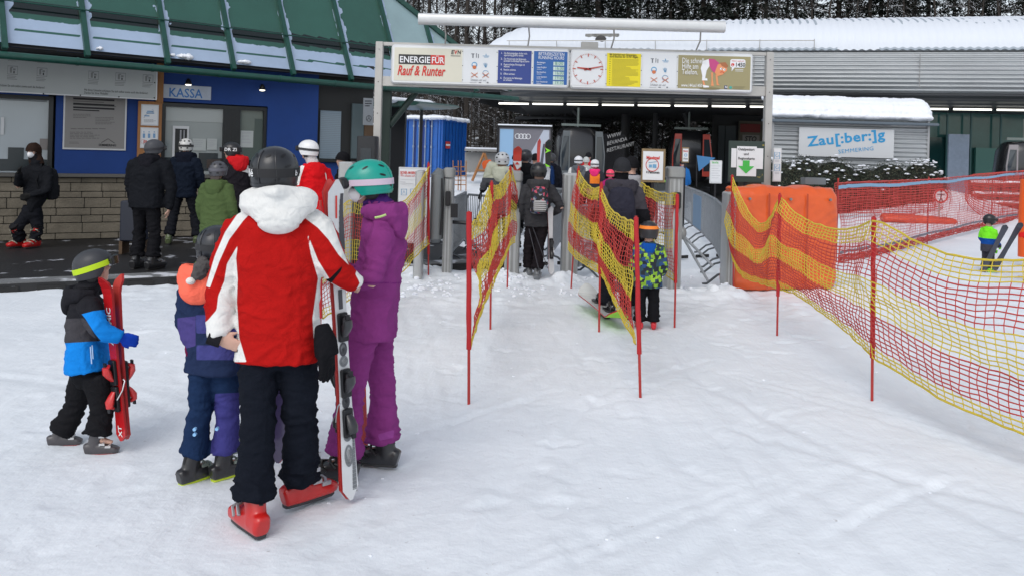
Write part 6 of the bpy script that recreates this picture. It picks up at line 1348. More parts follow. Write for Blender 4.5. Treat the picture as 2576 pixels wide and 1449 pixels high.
# ------------------------------------------------------------------ gondolas
def gondola(label, px, d, z0, w_, h, yaw, cdoor, cbody, text=None, doors=True):
    c = V((P(px, 400, d).x, d, z0)); o = thing('gondola', c, label, 'gondola', 'gondola cabins in the station'); R_, F_ = frame(yaw); Z0 = c
    m1 = mat('cabin_%.2f_%.2f' % (cbody[0], cbody[2]), cbody, rough=.25, coat=.3)
    mb = MB(); mb.loft([c, c+U*h*.08, c+U*h*.35, c+U*h*.8, c+U*h*.95, c+U*h], [(w_*.40,.55), (w_*.46,.7), (w_*.5,.8), (w_*.46,.74), (w_*.38,.6), (w_*.3,.5)], side=R_, n=24, power=3.6); mb.build('cabin', m1, o)
    for s in (-1, 1):
        mb = MB(); x = s*w_*.36; f = F_*-.83
        pts = lambda q: [c+R_*(x-s*.18*q)+f+U*(h*.10), c+R_*(x+s*.18*q+s*.05)+f+U*(h*.10), c+R_*(x+s*.20*q+s*.06)+f*1.02+U*(h*.5), c+R_*(x+s*.14*q)+f*.96+U*(h*.93), c+R_*(x-s*.18*q)+f*.96+U*(h*.93)]
        a = pts(1); b = [V(p)+(sum(a, V())/5-V(p))*.24 for p in a]
        for i in range(5): mb.prism([a[i], a[(i+1)%5], b[(i+1)%5], b[i]], F_*-.04)
        dr = mb.build('door', mat('cabin_door_%.2f' % cdoor[0], cdoor, rough=.35, coat=.2), o, smooth=False)
        mb = MB(); mb.prism([p+F_*.0 for p in b], F_*-.012); mb.build('window', mat('cabin_glass', (.03,.04,.05), rough=.08, spec=.8), dr, org=o.location, smooth=False)
    mb = MB(); mb.box(c+U*(h+.10)-F_*.5, (w_*.85,.12,.10), ax=(R_, F_, U)); mb.tube(c+U*(h), c+U*(h+.9), .05); mb.build('roof_rack', mat('rack_grey', (.13,.16,.15), rough=.4), o)
    if text:
        mb = MB(); r2, f2 = frame(yaw+.25)
        for i, t in enumerate(text): q = c+R_*(w_*.50)+F_*-.98+U*(h*.80-i*.30); mb.text(t, q, (r2+U*.25), U, size=.24, bold=.01, off=.01)
        mb.box(c+R_*(w_*.70)+F_*-.70+U*h*.5, (w_*.5,.08,h*.78), 1, ax=(r2, f2, U)); mb.build('lettering', [mat('print_dim', (.35,.35,.35)), m1], o, smooth=False)
gondola('red-framed gondola cabin standing open in the station', 1731, 40, .75, 1.85, 2.35, 0, (.50,.06,.04), (.012,.012,.014))
gondola('dark gondola cabin with white lettering on its side, beside the advertising banner', 1452, 38, .65, 2.1, 2.4, .2, (.10,.115,.125), (.010,.011,.013), text=['WWW', 'BEVANDA', 'RESTAURANT'])
gondola('plain black gondola cabin in front of the teal glass wall', 2575, 33, .9, 2.0, 1.9, -.15, (.25,.23,.24), (.016,.017,.02))
# ------------------------------------------------------------------ banner with four rings
bn = thing('advertising_banner', (hx(1318, 30), 30, groundz(hx(1318,30), 30)), 'framed banner with four interlocked rings beside the dark gondola', 'banner'); D_ = 30; zz1, zz0 = P(1318, 323, D_).z, P(1318, 420, D_).z; x0, x1 = hx(1254, D_), hx(1384, D_)
mb = MB(); mb.box(((x0+x1)/2, D_, (zz0+zz1)/2), (x1-x0, .05, zz1-zz0)); mb.build('board', mat('banner_grey', (.16,.155,.18), rough=.5), bn, smooth=False)
mb = MB()
for (a, b, c_, e, g) in ((x0,x1,zz1,zz1+.07,0),): mb.box(((a+b)/2, D_-.03, (c_+e)/2), (b-a+.1,.1,e-c_))
mb.box((x0-.03, D_-.02, zz1/2), (.07,.08,zz1)); mb.box((x1+.03, D_-.02, zz1/2), (.07,.08,zz1)); mb.build('frame', DARK, bn, smooth=False)
mb = MB(); mb.box(((x0+x1)/2, D_-.03, zz1+.095), (x1-x0+.1,.12,.05)); mb.build('snow_line', SNOW, bn, bev=.015)
mb = MB(); W_ = x1-x0; H_ = zz1-zz0; Q = lambda a, b: V((x0+W_*a, D_-.026, zz0+H_*b))
mb.prism([Q(.02,.0),Q(.28,.0),Q(.28,.96),Q(.02,.96)], V((0,-.003,0)), 0); mb.prism([Q(.62,.35),Q(.86,.96),Q(.97,.96),Q(.97,.0),Q(.70,.0)], V((0,-.004,0)), 1); mb.prism([Q(.80,.0),Q(.86,.6),Q(.90,.6),Q(.86,.0)], V((0,-.006,0)), 3)
for k in range(4):
    c_ = Q(.36+k*.068+.0, .78); mb.pipe([c_+V((.085*cos(t/20*2*pi), -.01, .085*sin(t/20*2*pi))) for t in range(21)], .013, n=5, mi=2)
mb.build('print', [mat('banner_sky', (.25,.42,.62), rough=.5), mat('banner_pale', (.42,.46,.54), rough=.5), WHI, mat('banner_shade', (.07,.07,.09))], bn)
# ------------------------------------------------------------------ container store
CBL = mat('container_blue', (.008,.095,.38), rough=.4, var=.12, vscale=1.5, coat=.1); CBD = mat('container_blue_deep', (.006,.03,.17), rough=.45, var=.1)
c1, c2, c3, c0 = V((hx(1021,36.4),36.4,0)), V((hx(1108,35.6),35.6,0)), V((hx(1168,38.6),38.6,0)), V((hx(985,38.2),38.2,0)); zc = .70; zh = 3.22
cn = thing('storage_container', (c2.x, c2.y, zc), 'bright blue steel storage container with locking bars and snow on top', 'container')
mb = MB(); mb.prism([c1+U*zc, c2+U*zc, c3+U*zc, c1+(c3-c2)+U*zc], U*(zh-zc)); mb.build('shell', CBD, cn, smooth=False)
def ribbed(a, b, n, m, name, dep=.05, skipends=.06):
    e = (b-a).normalized(); ln = (b-a).length; nn = V((e.y, -e.x, 0)); mb = MB()
    for k in range(n):
        s = skipends+(ln-2*skipends)*(k+.5)/n; mb.box(a+e*s+nn*dep/2+U*((zc+zh)/2), ((ln-2*skipends)/n*.62, dep, zh-zc-.25), ax=(e, nn, U))
    for z in (zc+.06, zh-.06): mb.box(a+e*ln/2+nn*.04+U*z, (ln, .09, .12), ax=(e, nn, U))
    for s in (.04, ln-.04): mb.box(a+e*s+nn*.035+U*((zc+zh)/2), (.10,.1,zh-zc), ax=(e, nn, U))
    return mb.build(name, m, cn, smooth=False, bev=.01), e, nn, ln
_, e, nn, ln = ribbed(c1, c2, 4, CBL, 'door_panels'); _, e2, nn2, ln2 = ribbed(c2, c3, 7, CBL, 'side_panels')
for k, s in enumerate((.26,.42,.60,.78)):
    mb = MB(); q = c1+e*(ln*s)+nn*.12; mb.tube(q+U*(zc+.05), q+U*(zh-.05), .022); [mb.box(q+U*z, (.07,.05,.09), ax=(e,nn,U)) for z in (zc+.5, zc+1.3, zh-.35)]; mb.build('locking_bar', mat('bar_steel', (.25,.30,.38), rough=.4, metal=.4), cn)
mb = MB(); q = c2+e2*(ln2*.20)+nn2*.10+U*2.1; mb.box(q, (.55,.01,.30), 0, ax=(e2,nn2,U)); mb.box(q+nn2*.006, (.50,.01,.08), 1, ax=(e2,nn2,U)); mb.build('label', [mat('label_red', (.5,.04,.03)), WHI], cn, smooth=False)
mb = MB()
for (a, b, r) in ((c1, c2, .16),): 
    for k in range(9):
        for q in range(6): p = a.lerp(b, k/8)+(c3-c2)*(q/5); mb.ell(p+U*(zh+.02), (.26,.42,.10), nu=10, nv=6)
remesh('snow_cap', mb, .05, SNOW, cn, disp=folds(.03,(2,2,2),1), it=3)
wc = thing('container_hut', (c0.x, c0.y, zc), 'white container end with pale blue lettering', 'container')
mb = MB(); mb.prism([c0+U*zc, c1+V((-.06,-.1,0))+U*zc, c1+V((-.06,2.0,0))+U*zc, c0+V((0,2.0,0))+U*zc], U*(zh-zc)); mb.build('shell', mat('hut_white', (.36,.42,.47), rough=.5, var=.05), wc, smooth=False)
mb = MB(); e = (c1-c0).normalized(); mb.text('[:b', c0+e*.05+U*2.25+V((0,-.02,0)), e, U, size=.55, bold=.03, off=.03); mb.text('SE', c0+e*.35+U*1.95, e, U, size=.26, off=.05); mb.build('lettering', mat('hut_blue', (.06,.30,.50)), wc, smooth=False)
mb = MB(); mb.ell((c0+c1)/2+V((0,.5,zh+.03)), (.55,.9,.14)); mb.build('snow_cap', SNOW, wc)
# low green roof with snow behind the column
lr = thing('shed_roof', P(1030, 290, 24), 'low green shed roof edge with snow beyond the glass roof corner', 'roof'); mb = MB(); q = P(1030, 268, 24)
mb.loft([P(985,262,23), P(1090,272,25)], [(.9,.07)]*2, side=(0,1,0), n=8, power=4); mb.build('roof_sheet', GREEN, lr); mb = MB(); [mb.ell(P(990+k*12, 254+k*1.0, 23.2+k*.2), (.22,.5,.10)) for k in range(8)]; remesh('snow_cap', mb, .04, SNOW, lr, it=3)
mb = MB(); a = P(988,270,23.6); mb.box((a.x+.1, 23.8, a.z/2), (.5,.4,a.z)); b = P(1080,278,25); mb.tube((b.x-.25, 25.2, 0), (b.x-.25, 25.2, b.z), .05); mb.build('support_wall', DK, lr)
# ------------------------------------------------------------------ trestle table, sledges
tt = thing('timber_table', (hx(1235,32), 32, groundz(hx(1235,32),32)), 'long pale table with a timber trestle under it, covered in snow', 'table'); z_ = P(1235, 380, 32).z; mb = MB(); x0, x1 = hx(1170,32), hx(1258,32); mb.box(((x0+x1)/2, 32, z_), (x1-x0,.7,.08)); mb.box(((x0+x1)/2, 31.95, z_-.45), (x1-x0,.06,.75)); mb.build('table_top', mat('table_pale', (.24,.24,.235), rough=.7), tt, smooth=False)
mb = MB(); mb.box(((x0+x1)/2, 32, z_+.07), (x1-x0,.72,.07)); mb.build('snow_cap', SNOW, tt, bev=.03)
mb = MB(); q = P(1218, 385, 31.6)
for s in (-1, 1): mb.tube((q.x, 31.6, z_-.1), (q.x+s*.42, 31.6, z_-1.15), .05, n=4)
mb.tube((q.x-.3, 31.6, z_-.75), (q.x+.3, 31.6, z_-.75), .04, n=4); mb.build('trestle', WOOD, tt)
for i, px in enumerate((1150, 1163)):
    sl_ = thing('wooden_sledge', (hx(px,30), 30, groundz(hx(px,30),30)), 'wooden sledge leaning upright by the blue container', 'sledge', 'sledges by the blue container'); q = P(px, 410, 30); mb = MB()
    for s in (-1, 1): mb.pipe([(q.x+s*.14, 30.3, q.z-1.0), (q.x+s*.14, 30, q.z-.1), (q.x+s*.14, 29.95, q.z+.04), (q.x+s*.14, 29.85, q.z+.06)], .018)
    mb.build('runners', WOOD, sl_); mb = MB(); [mb.box((q.x, 30.02+.05*k, q.z-.15-.16*k), (.30,.02,.03)) for k in range(5)]; mb.build('slats', WOOD, sl_)
# ------------------------------------------------------------------ forest
def bare_tree(seed, H=15, lean=0):
    rnd = random.Random(seed); tr = MB(); cr_ = MB()
    pts = [V((0,0,-.5))]; 
    for k in range(1, 9): pts.append(V((lean*k*.15+rnd.uniform(-.12,.12)*k*.3, rnd.uniform(-.1,.1)*k*.3, H*k/8)))
    rad = [.17*(1-k/8.6) for k in range(9)]; tr.loft(pts, rad, n=7)
    def branch(p, d, ln, r, lvl):
        n = 4 if lvl < 2 else 3; q = [p]; dd = d.copy()
        for i in range(n): dd = (dd+V((rnd.uniform(-.35,.35), rnd.uniform(-.35,.35), rnd.uniform(-.18,.28)))).normalized(); q.append(q[-1]+dd*ln/n)
        cr_.loft(q, [r*1.15*(1-.7*i/n) for i in range(n+1)], n=3, caps=False)
        if lvl < 3:
            for i in range((5, 5, 3)[lvl]):
                t = rnd.uniform(.2, 1); j = min(int(t*n), n-1); b = q[j].lerp(q[j+1], t*n-j); a = rnd.uniform(0, 2*pi); side = V((cos(a), sin(a), rnd.uniform(-.1,.7))).normalized()
                branch(b, (dd*.6+side*.9).normalized(), ln*rnd.uniform(.35,.6), max(r*.5,.008), lvl+1)
    for k in range(19):
        z = H*(.10+.86*(k/19)**.9); t = z/H*8; j = min(int(t), 7); p = pts[j].lerp(pts[j+1], t-j); a = k*2.4+rnd.uniform(-.5,.5)
        branch(p, V((cos(a), sin(a), rnd.uniform(.1,.9))).normalized(), H*.17*(1.15-z/H*.8)*rnd.uniform(.7,1.2), .05*(1.1-z/H*.7), 0)
    return tr, cr_
def conifer(seed, H=17, R_=2.6):
    rnd = random.Random(seed); tr = MB(); cr_ = MB(); tr.loft([(0,0,-.5), (0,0,H*.5), (0,0,H)], [.24,.14,.02], n=7); z = H*.10
    while z < H*.985:
        r = R_*(1-z/H)**.75*rnd.uniform(.75,1.12)+.12
        for k in range(rnd.randint(5, 7)):
            a = rnd.uniform(0, 2*pi); d = V((cos(a), sin(a), 0)); x = V((-sin(a), cos(a), 0)); n = max(3, int(r/.16)); droop = rnd.uniform(.15,.42)
            for i in range(n):
                t = (i+.6)/n; c = d*(r*t)+U*(z+.10*r*t-droop*r*t*t); wd = .34*r*(1-t*.65)*(.35+t if t < .3 else 1)
                for q in range(4):
                    xx = rnd.uniform(-1,1)*wd; s = rnd.uniform(.10,.24); tw = x*rnd.uniform(-.8,.8)+d*rnd.uniform(.3,1)+U*rnd.uniform(-.7,.15); tw.normalize(); sd_ = tw.cross(U+x*rnd.uniform(-.6,.6)).normalized()
                    p = c+x*xx+U*rnd.uniform(-.08,.05)
                    cr_.add([p, p+tw*s*.6+sd_*s*.28, p+tw*s*1.3, p+tw*s*.6-sd_*s*.28], [(0,1,2,3)])
        z += rnd.uniform(.22,.36)
    return tr, cr_
BARK = mat('bark', (.038,.031,.026), rough=.95, var=.3, vscale=3, snowy=(1.10,2.0,.9)); TWIG = mat('twigs', (.022,.018,.015), rough=.95, snowy=(1.40,1.3,1.3)); NEED = mat('needles', (.010,.017,.011), rough=.9, snowy=(1.80,1.1,1.6), var=.3)
protos = []
for i in range(4): protos.append(('bare_tree', bare_tree(100+i, 16+i, (-.3,.2,.5,-.1)[i]), BARK, TWIG))
for i in range(3): protos.append(('spruce_tree', conifer(200+i, 17+2*i, 2.7+.3*i), BARK, NEED))
roots = []
for nm, (a, b), m1, m2 in protos:
    o = thing(nm, (0,0,0), 'x', 'tree'); a.build('trunk', m1, o); b.build('crown', m2, o, smooth=False); roots.append([o, False])
rnd = random.Random(12)
def plant(pi_, x, y, label, group, sc=1.0):
    o, used_ = roots[pi_]; z = groundz(x, y)
    if not used_: roots[pi_][1] = True; o.location = (x, y, z); o.rotation_euler = (0,0,rnd.uniform(0,6.28)); o['label'] = label; o['group'] = group; o.scale = (sc,)*3; return
    c = copy_tree(o, (x, y, z), rnd.uniform(0,6.28), label, sc); c['group'] = group
LB = 'bare snow-dusted tree in the wood seen between the glass roof and the station'; GB = 'bare trees in the gap between the roofs'
LU = 'bare tree in the dim wood behind the open lift hall'; GU = 'bare trees behind the lift hall'
LC = 'dark spruce rising behind the snowy station roof'; GC = 'dark spruces behind the station roof'
for k in range(17): px = 985+k*17+rnd.uniform(-6,6); d = rnd.uniform(50, 62) if k % 2 else rnd.uniform(62, 78); plant(k % 4, P(px,380,d).x, d, LB, GB, rnd.uniform(.85,1.25))
for k in range(40): px = 1275+k*15+rnd.uniform(-7,7); d = rnd.uniform(56, 66) if k % 2 else rnd.uniform(66, 85); plant((k*3) % 4, P(px,380,d).x, d, LU, GU, rnd.uniform(.85,1.3))
for k in range(2): px = 1045+k*130+rnd.uniform(-9,9); d = rnd.uniform(66,80); plant(4+k % 3, P(px,380,d).x, d, 'dark spruce standing deep in the wood between the glass roof and the station', 'spruces in the gap between the roofs', rnd.uniform(.8,1.1))
for k in range(34): px = 1290+k*42+rnd.uniform(-14,14); d = rnd.uniform(54, 60) if k % 2 else rnd.uniform(60, 72); plant(4+k % 3, P(px,380,d).x, d, LC, GC, rnd.uniform(.9,1.25))
for k in range(12): px = 1900+k*62+rnd.uniform(-14,14); d = rnd.uniform(50, 53); plant(k % 4, P(px,380,d).x, d, 'bare thin-branched tree in front of the dark spruces above the station', 'bare trees in front of the spruces', rnd.uniform(.75,.95))
for k in range(64): px = 990+k*12.5+rnd.uniform(-7,7); d = rnd.uniform(46, 58); plant(k % 4, P(px,380,d).x, d, 'low leafless snowy shrub at the edge of the wood', 'shrubs at the edge of the wood', rnd.uniform(.26,.42))
# ------------------------------------------------------------------ nets
YEL = mat('net_yellow', (.62,.47,.035), rough=.6); NRD = mat('net_red', (.47,.035,.025), rough=.6); POLE = mat('pole_red', (.38,.025,.02), rough=.45, var=.1); SLV = mat('sleeve_red', (.42,.015,.02), rough=.8, bump=.3, bscale=25)
BANDS = ((0,.145,0),(.145,.40,1),(.40,.645,0),(.645,.90,1),(.90,1.01,0))
def cat(p0, p1, p2, p3, t): return .5*((2*p1)+(-p0+p2)*t+(2*p0-5*p1+4*p2-p3)*t*t+(-p0+3*p1-3*p2+p3)*t**3)
def net(parent, cols, rows, cell, r=.0036, belly=.05, seed=0, bands=BANDS, mats=None, name='net', rope=.008):
    """cols = (px, y_top, y_bottom, depth) columns of the hanging net"""
    tops = [P(c[0], c[1], c[3]) for c in cols]; bots = [P(c[0]+(c[4] if len(c) > 4 else 0), c[2], c[3]) for c in cols]
    e = lambda L_, i: L_[max(0, min(i, len(L_)-1))]
    T, Bq = [], []
    for i in range(len(cols)-1):
        n = max(2, int((tops[i+1]-tops[i]).length/cell))
        for k in range(n):
            t = k/n; T.append(cat(e(tops,i-1), tops[i], tops[i+1], e(tops,i+2), t)); Bq.append(cat(e(bots,i-1), bots[i], bots[i+1], e(bots,i+2), t))
    T.append(tops[-1]); Bq.append(bots[-1]); N_ = len(T); grid = []
    for j in range(rows+1):
        f = j/rows; row = []
        for i in range(N_):
            p = T[i].lerp(Bq[i], f); q = V((i*.09, f*2.6, seed)); wob = V((noise.noise(q), noise.noise(q+V((5,5,5))), noise.noise(q+V((9,1,3)))*.6))*(.075*sin(pi*min(1, f*1.1+.05)))
            q = V((i*.45, j*.4, seed+20)); wob += V((noise.noise(q), noise.noise(q+V((4,2,5))), noise.noise(q+V((7,1,3)))))*.014
            tn = (T[min(i+1,N_-1)]-T[max(i-1,0)]); nn = V((tn.y, -tn.x, 0)).normalized()
            row.append(p+wob+nn*(belly*sin(pi*f)))
        grid.append(row)
    mb = MB()
    def bandof(f):
        for a, b, m in bands:
            if a <= f < b: return m
        return bands[-1][2]
    def strand(pts, rr, mis):
        vs_ = []; n = len(pts)
        for i, p in enumerate(pts):
            t = (pts[min(i+1,n-1)]-pts[max(i-1,0)]); t.normalize(); a = t.cross(V((0,1,0))); 
            if a.length < .1: a = t.cross(V((1,0,0)))
            a.normalize(); b = t.cross(a); vs_ += [p+a*rr, p+b*rr, p-a*rr, p-b*rr]
        o_ = len(mb.v); mb.v += [tuple(v) for v in vs_]
        for i in range(n-1):
            for k in range(4): mb.f.append((o_+i*4+k, o_+i*4+(k+1)%4, o_+(i+1)*4+(k+1)%4, o_+(i+1)*4+k)); mb.m.append(mis[i])
    for j in range(rows+1): m_ = bandof(j/rows); strand(grid[j], rope if j in (0, rows) else (r*1.15 if not (m_ == bandof(max(0,j-1)/rows)) else r), [m_]*N_)
    for i in range(N_): strand([grid[j][i] for j in range(rows+1)], r*.75, [bandof((j+.5)/rows) for j in range(rows)])
    o = mb.build(name, mats or [YEL, NRD], parent, smooth=False); return grid
def pole(parent, px, ytop, ybase, sl0, sl1, pxt=None, r=.011, d=None):
    b = G(px, ybase); d = b.y; t = P(pxt if pxt else px, ytop, d); t.z = max(t.z, .5); b.z = -.08
    mb = MB(); mb.loft([b, b.lerp(t, .5), t], [r, r, r], n=10); o = mb.build('pole', POLE, parent)
    if sl0:
        f = lambda y: (P(px, y, d).z-b.z)/(t.z-b.z); a, c = b.lerp(t, f(sl1)), b.lerp(t, min(f(sl0), 1.0)); n = 9; mb = MB()
        mb.loft([a.lerp(c, k/n)+V((noise.noise(V((k*.9,px,0)))*.006, 0, 0)) for k in range(n+1)], [(.019+.004*noise.noise(V((k*1.7,px,2))),.017) for k in range(n+1)], n=10); mb.build('sleeve', SLV, o, org=parent.location)
    return b
def netfence(label, poles, cols, rows, cell, **kw):
    b = G(poles[0][0], poles[0][2]); o = thing('net_fence', b, label, 'net fence')
    for p in poles: pole(o, *p)
    net(o, cols, rows, cell, **kw); return o
netfence('yellow and red net fence running behind the woman in purple', [(1078,408,700,412,640),(806,505,915,520,800)],
 [(1081,420,612,12.3),(1050,468,640,11.6),(1010,512,685,10.8),(950,530,715,9.7),(893,503,745,8.7),(854,525,775,8.0),(812,580,800,7.3)], 24, .085, seed=1)
netfence('yellow and red net fence ending at the light grey turnstile pillar, walked past by queue', [(1180,532,1009,534,878),(1234,455,828,460,720,1237),(1276,418,725,422,560,1284)],
 [(1182,566,880,6.32),(1196,556,828,6.85),(1215,520,775,7.7),(1233,470,735,8.80),(1252,468,690,9.9),(1268,450,655,10.9),(1284,430,618,11.6),(1294,455,612,12.0)], 26, .085, seed=2, r=.0042)
netfence('yellow and red net fence between the flower backpack and the lime patterned child', [(1436,418,727,424,600,1456),(1507,458,835,462,690,1513),(1612,544,996,548,890,1600)],
 [(1455,430,628,11.7,-26),(1468,452,650,11.0,-20),(1490,474,672,9.9,-10),(1512,476,692,8.88),(1535,522,735,8.2),(1565,548,800,7.4),(1600,560,862,6.60)], 26, .085, seed=5, r=.0042)
netfence('short yellow and red net fence under the Maximal notice', [(1697,488,823,490,712,1704)],
 [(1610,455,650,11.6),(1632,472,668,10.9),(1655,484,680,10.2),(1680,488,696,9.6),(1702,486,710,9.25)], 24, .07, seed=7)
netfence('long sagging yellow and red net fence in front of the orange crash pad', [(1846,440,740,442,640,1842),(1955,486,843,490,745,1962),(2194,544,1011,548,900,2198),(2890,640,1330,650,1190)],
 [(1843,446,655,11.6),(1862,490,690,11.1),(1885,535,705,10.5),(1912,563,712,10.0),(1938,545,722,9.5),(1962,500,728,9.0),(2000,535,742,8.45),(2050,562,775,7.9),(2110,578,820,7.3),(2155,572,858,6.9),(2196,556,898,6.53),(2240,572,925,6.3),(2290,600,955,6.1),(2360,630,1000,5.8),(2450,652,1040,5.5),(2576,656,1092,5.15),(2720,660,1150,4.85),(2890,668,1190,4.6)], 29, .072, seed=11, r=.0046, belly=.08)
# red safety net with a blue band
sf = thing('safety_net', V((hx(2112,15.3),15.3,0)), 'long fine red safety net with a blue band along its top edge', 'net fence')
SFR = mat('net_coral', (.50,.05,.04), rough=.6)
cols = [(2108,462,662,15.3),(2180,458,648,16.4),(2260,455,628,17.8),(2340,452,606,19.6),(2420,445,585,22.0),(2500,438,566,24.8),(2576,430,552,27.6),(2680,420,532,31)]
g_ = net(sf, cols, 24, .075, r=.0050, belly=.03, seed=15, bands=((0,1.1,0),), mats=[SFR], rope=.012)
for (f0, f1, m, nm) in ((.03,.075,mat('band_blue', (.20,.38,.55), rough=.5),'blue_band'),(.86,.895,mat('band_grey', (.14,.13,.16), rough=.6),'grey_band')):
    mb = MB(); N_ = len(g_[0]); a = []; b = []
    for i in range(0, N_, 2): T_, B_ = g_[0][i], g_[-1][i]; a.append(T_.lerp(B_, f0)+V((0,-.03,.015*sin(i*.11)))); b.append(T_.lerp(B_, f1)+V((0,-.03,.015*sin(i*.11))))
    mb.rings([[a[i], b[i], b[i]+V((0,.004,0)), a[i]+V((0,.004,0))] for i in range(len(a))]); mb.build(nm, m, sf)
mb = MB(); rnd = random.Random(8); N_ = len(g_[0])
for k in range(9): mb.pipe([g_[-1][i]+V((noise.noise(V((i*.21,k,0)))*.06, -.02+noise.noise(V((i*.2,k,4)))*.10, .03+k*.012+noise.noise(V((i*.3,k,8)))*.05)) for i in range(0, N_, 2)], .010, n=4)
mb.build('gathered_hem', SFR, sf)
for px, d in ((2112,15.3),(2340,19.7),(2500,24.9),(2640,29.5)):
    mb = MB(); x = hx(px, d); mb.tube((x,d+.03,-.05), (x,d+.03,1.55), .016); mb.build('pole', POLE, sf)
# second red net and stacked red timber frames beyond
s2 = thing('safety_net', V((hx(2090,27),27,0)), 'further red safety net hanging close in front of the clipped hedges', 'net fence')
net(s2, [(2100,462,538,27.5),(2180,460,536,27.5),(2260,456,538,27.5),(2340,452,540,27.6),(2372,452,530,27.8)], 16, .13, r=.011, belly=.02, seed=17, bands=((0,1.1,0),), mats=[SFR], rope=.014)
net(s2, [(2428,448,500,27.4),(2450,440,530,27.2),(2500,436,556,26.9),(2560,432,552,26.7),(2640,430,545,26.5)], 16, .12, r=.010, belly=.02, seed=19, bands=((0,1.1,0),), mats=[SFR], name='net', rope=.014)
rp = thing('red_pad_roll', P(2310,540,28), 'flattened orange-red protective pad lying on the snow by the hedge', 'safety pad'); mb = MB(); a, b = G(2222, 540), G(2404, 549); dn = 28.5
a = V((hx(2222,26.3),26.3,.14)); b = V((hx(2404,26.0),26.0,.10)); mb.loft([a, a.lerp(b,.3), a.lerp(b,.7), b], [(.30,.11),(.34,.14),(.36,.13),(.30,.10)], side=(0,1,0), n=12, power=3); remesh('padding', mb, .04, mat('pad_red_orange', (.62,.075,.03), rough=.4), rp, disp=folds(.03,(3,3,3),2))
fr = thing('trestle_frame', V((hx(2510,29),29,.0)), 'snow-dusted red wooden trestle frame behind the safety nets', 'frame'); RW = mat('timber_red', (.30,.07,.05), rough=.7)
mb = MB()
for (x0,y0,x1,y1) in ((2452,540,2478,448),(2478,540,2452,448),(2540,540,2560,440),(2568,540,2540,440)): mb.tube(P(x0,y0,29), P(x1,y1,29), .09, n=4)
mb.build('cross_legs', RW, fr)
for (y, dx) in ((462,0),(490,4),(512,2)): mb = MB(); mb.tube(P(2440+dx,y,28.9), P(2620,y+4,28.9), .08, n=4); rl = mb.build('rail', RW, fr); mb = MB(); mb.tube(P(2442+dx,y-4,28.9), P(2620,y,28.9), .06, n=6); mb.build('snow_strip', SNOW, rl, org=fr.location)
rs_ = thing('prohibition_sign', V((hx(2372,26.5),26.5,0)), 'round red-ringed prohibition sign on a post beside the right hedge', 'sign'); c = P(2366,494,26.5); mb = MB(); mb.loft([c+V((0,.02,0)), c-V((0,.02,0))], [.21,.21], n=24); mb.build('disc', WHI, rs_)
mb = MB(); mb.pipe([c+V((.20*cos(t/24*6.2832), -.03, .20*sin(t/24*6.2832))) for t in range(25)], .025); mb.build('red_ring', RDI, rs_); mb = MB(); mb.pipe([c+V((0,-.035,.10)), c+V((0,-.035,-.06)), c+V((-.05,-.035,-.17))], .018); mb.pipe([c+V((0,-.035,-.06)), c+V((.06,-.035,-.17))], .016); mb.pipe([c+V((-.12,-.035,.04)), c+V((.12,-.035,.05))], .014); mb.ell(c+V((0,-.035,.15)), (.035,.01,.035)); mb.build('symbol', BKI, rs_); mb = MB(); mb.tube((c.x,26.56,-.1), (c.x,26.56,c.z), .03); mb.build('post', ALU, rs_)
op = thing('padded_post', V((hx(2572,15.5),15.5,0)), 'tall orange padded post beside the person in red', 'padded post'); mb = MB(); mb.loft([(hx(2592,15.5),15.5,.2),(hx(2592,15.5),15.5,1.0),(hx(2592,15.5),15.5,1.62)], [.16,.165,.15], n=18); mb.build('padding', mat('pad_orange', (.78,.11,.015), rough=.35), op); mb = MB(); mb.tube((hx(2592,15.5),15.5,-.1), (hx(2592,15.5),15.5,.25), .04); mb.build('stake', DARK, op)
# ------------------------------------------------------------------ orange crash pad
pa = V((hx(1846,11.75),11.75,.0)); pb = V((hx(2112,12.2),12.2,.0)); pe_ = (pb-pa).normalized(); pn_ = V((pe_.y,-pe_.x,0)); pd = thing('crash_pad', (pa+pb)/2, 'large glossy orange crash pad standing behind the long net fence', 'safety pad')
mb = MB(); hpt = 1.55
lp_ = (pb-pa).length; cm_ = (pa+pb)/2+pe_*.03-pn_*.20
mb.loft([cm_+U*z for z in (.02,.10,.8,1.36,1.46)], [(lp_*.485,.20),(lp_*.50,.24),(lp_*.497,.25),(lp_*.49,.23),(lp_*.46,.16)], side=pe_, n=40, power=7)
for k in range(5): mb.ell(cm_+pe_*(lp_*(-.38+.19*k))+U*(1.44+.02*(k%2)), (lp_*.14,.15,.030), ax=(pe_,pn_,U))
remesh('padding', mb, .026, mat('pad_vinyl', (.66,.095,.014), rough=.36, coat=.2, var=.12, vscale=2, bump=.12, bscale=3, bd=.05), pd, it=6, disp=folds(.011, (2.6,2.6,3.6), 5))
for k_ in (.30, .66):
    mb = MB(); c_ = cm_+pe_*(lp_*(k_-.5)); mb.loft([c_+pn_*.262+U*.06, c_+pn_*.272+U*.8, c_+pn_*.262+U*1.38], [(.012,.006)]*3, side=pe_, n=6); mb.build('seam', mat('pad_seam', (.42,.05,.01), rough=.6), pd)
for k_ in (.12, .5, .88):
    mb = MB(); c_ = cm_+pe_*(lp_*(k_-.5))+U*1.30; mb.loft([c_+pn_*.255, c_+pn_*.275], [.022,.018], n=10); mb.build('eyelet', mat('eyelet_metal', (.25,.25,.25), rough=.4, metal=.6), pd)
mb = MB(); q = pb-pn_*.3+U*1.55; mb.box(q+V((-.15,.1,0)), (.35,.12,.10), ax=(pe_,pn_,U)); mb.build('clasp', mat('clasp_grey', (.13,.15,.16)), pd)
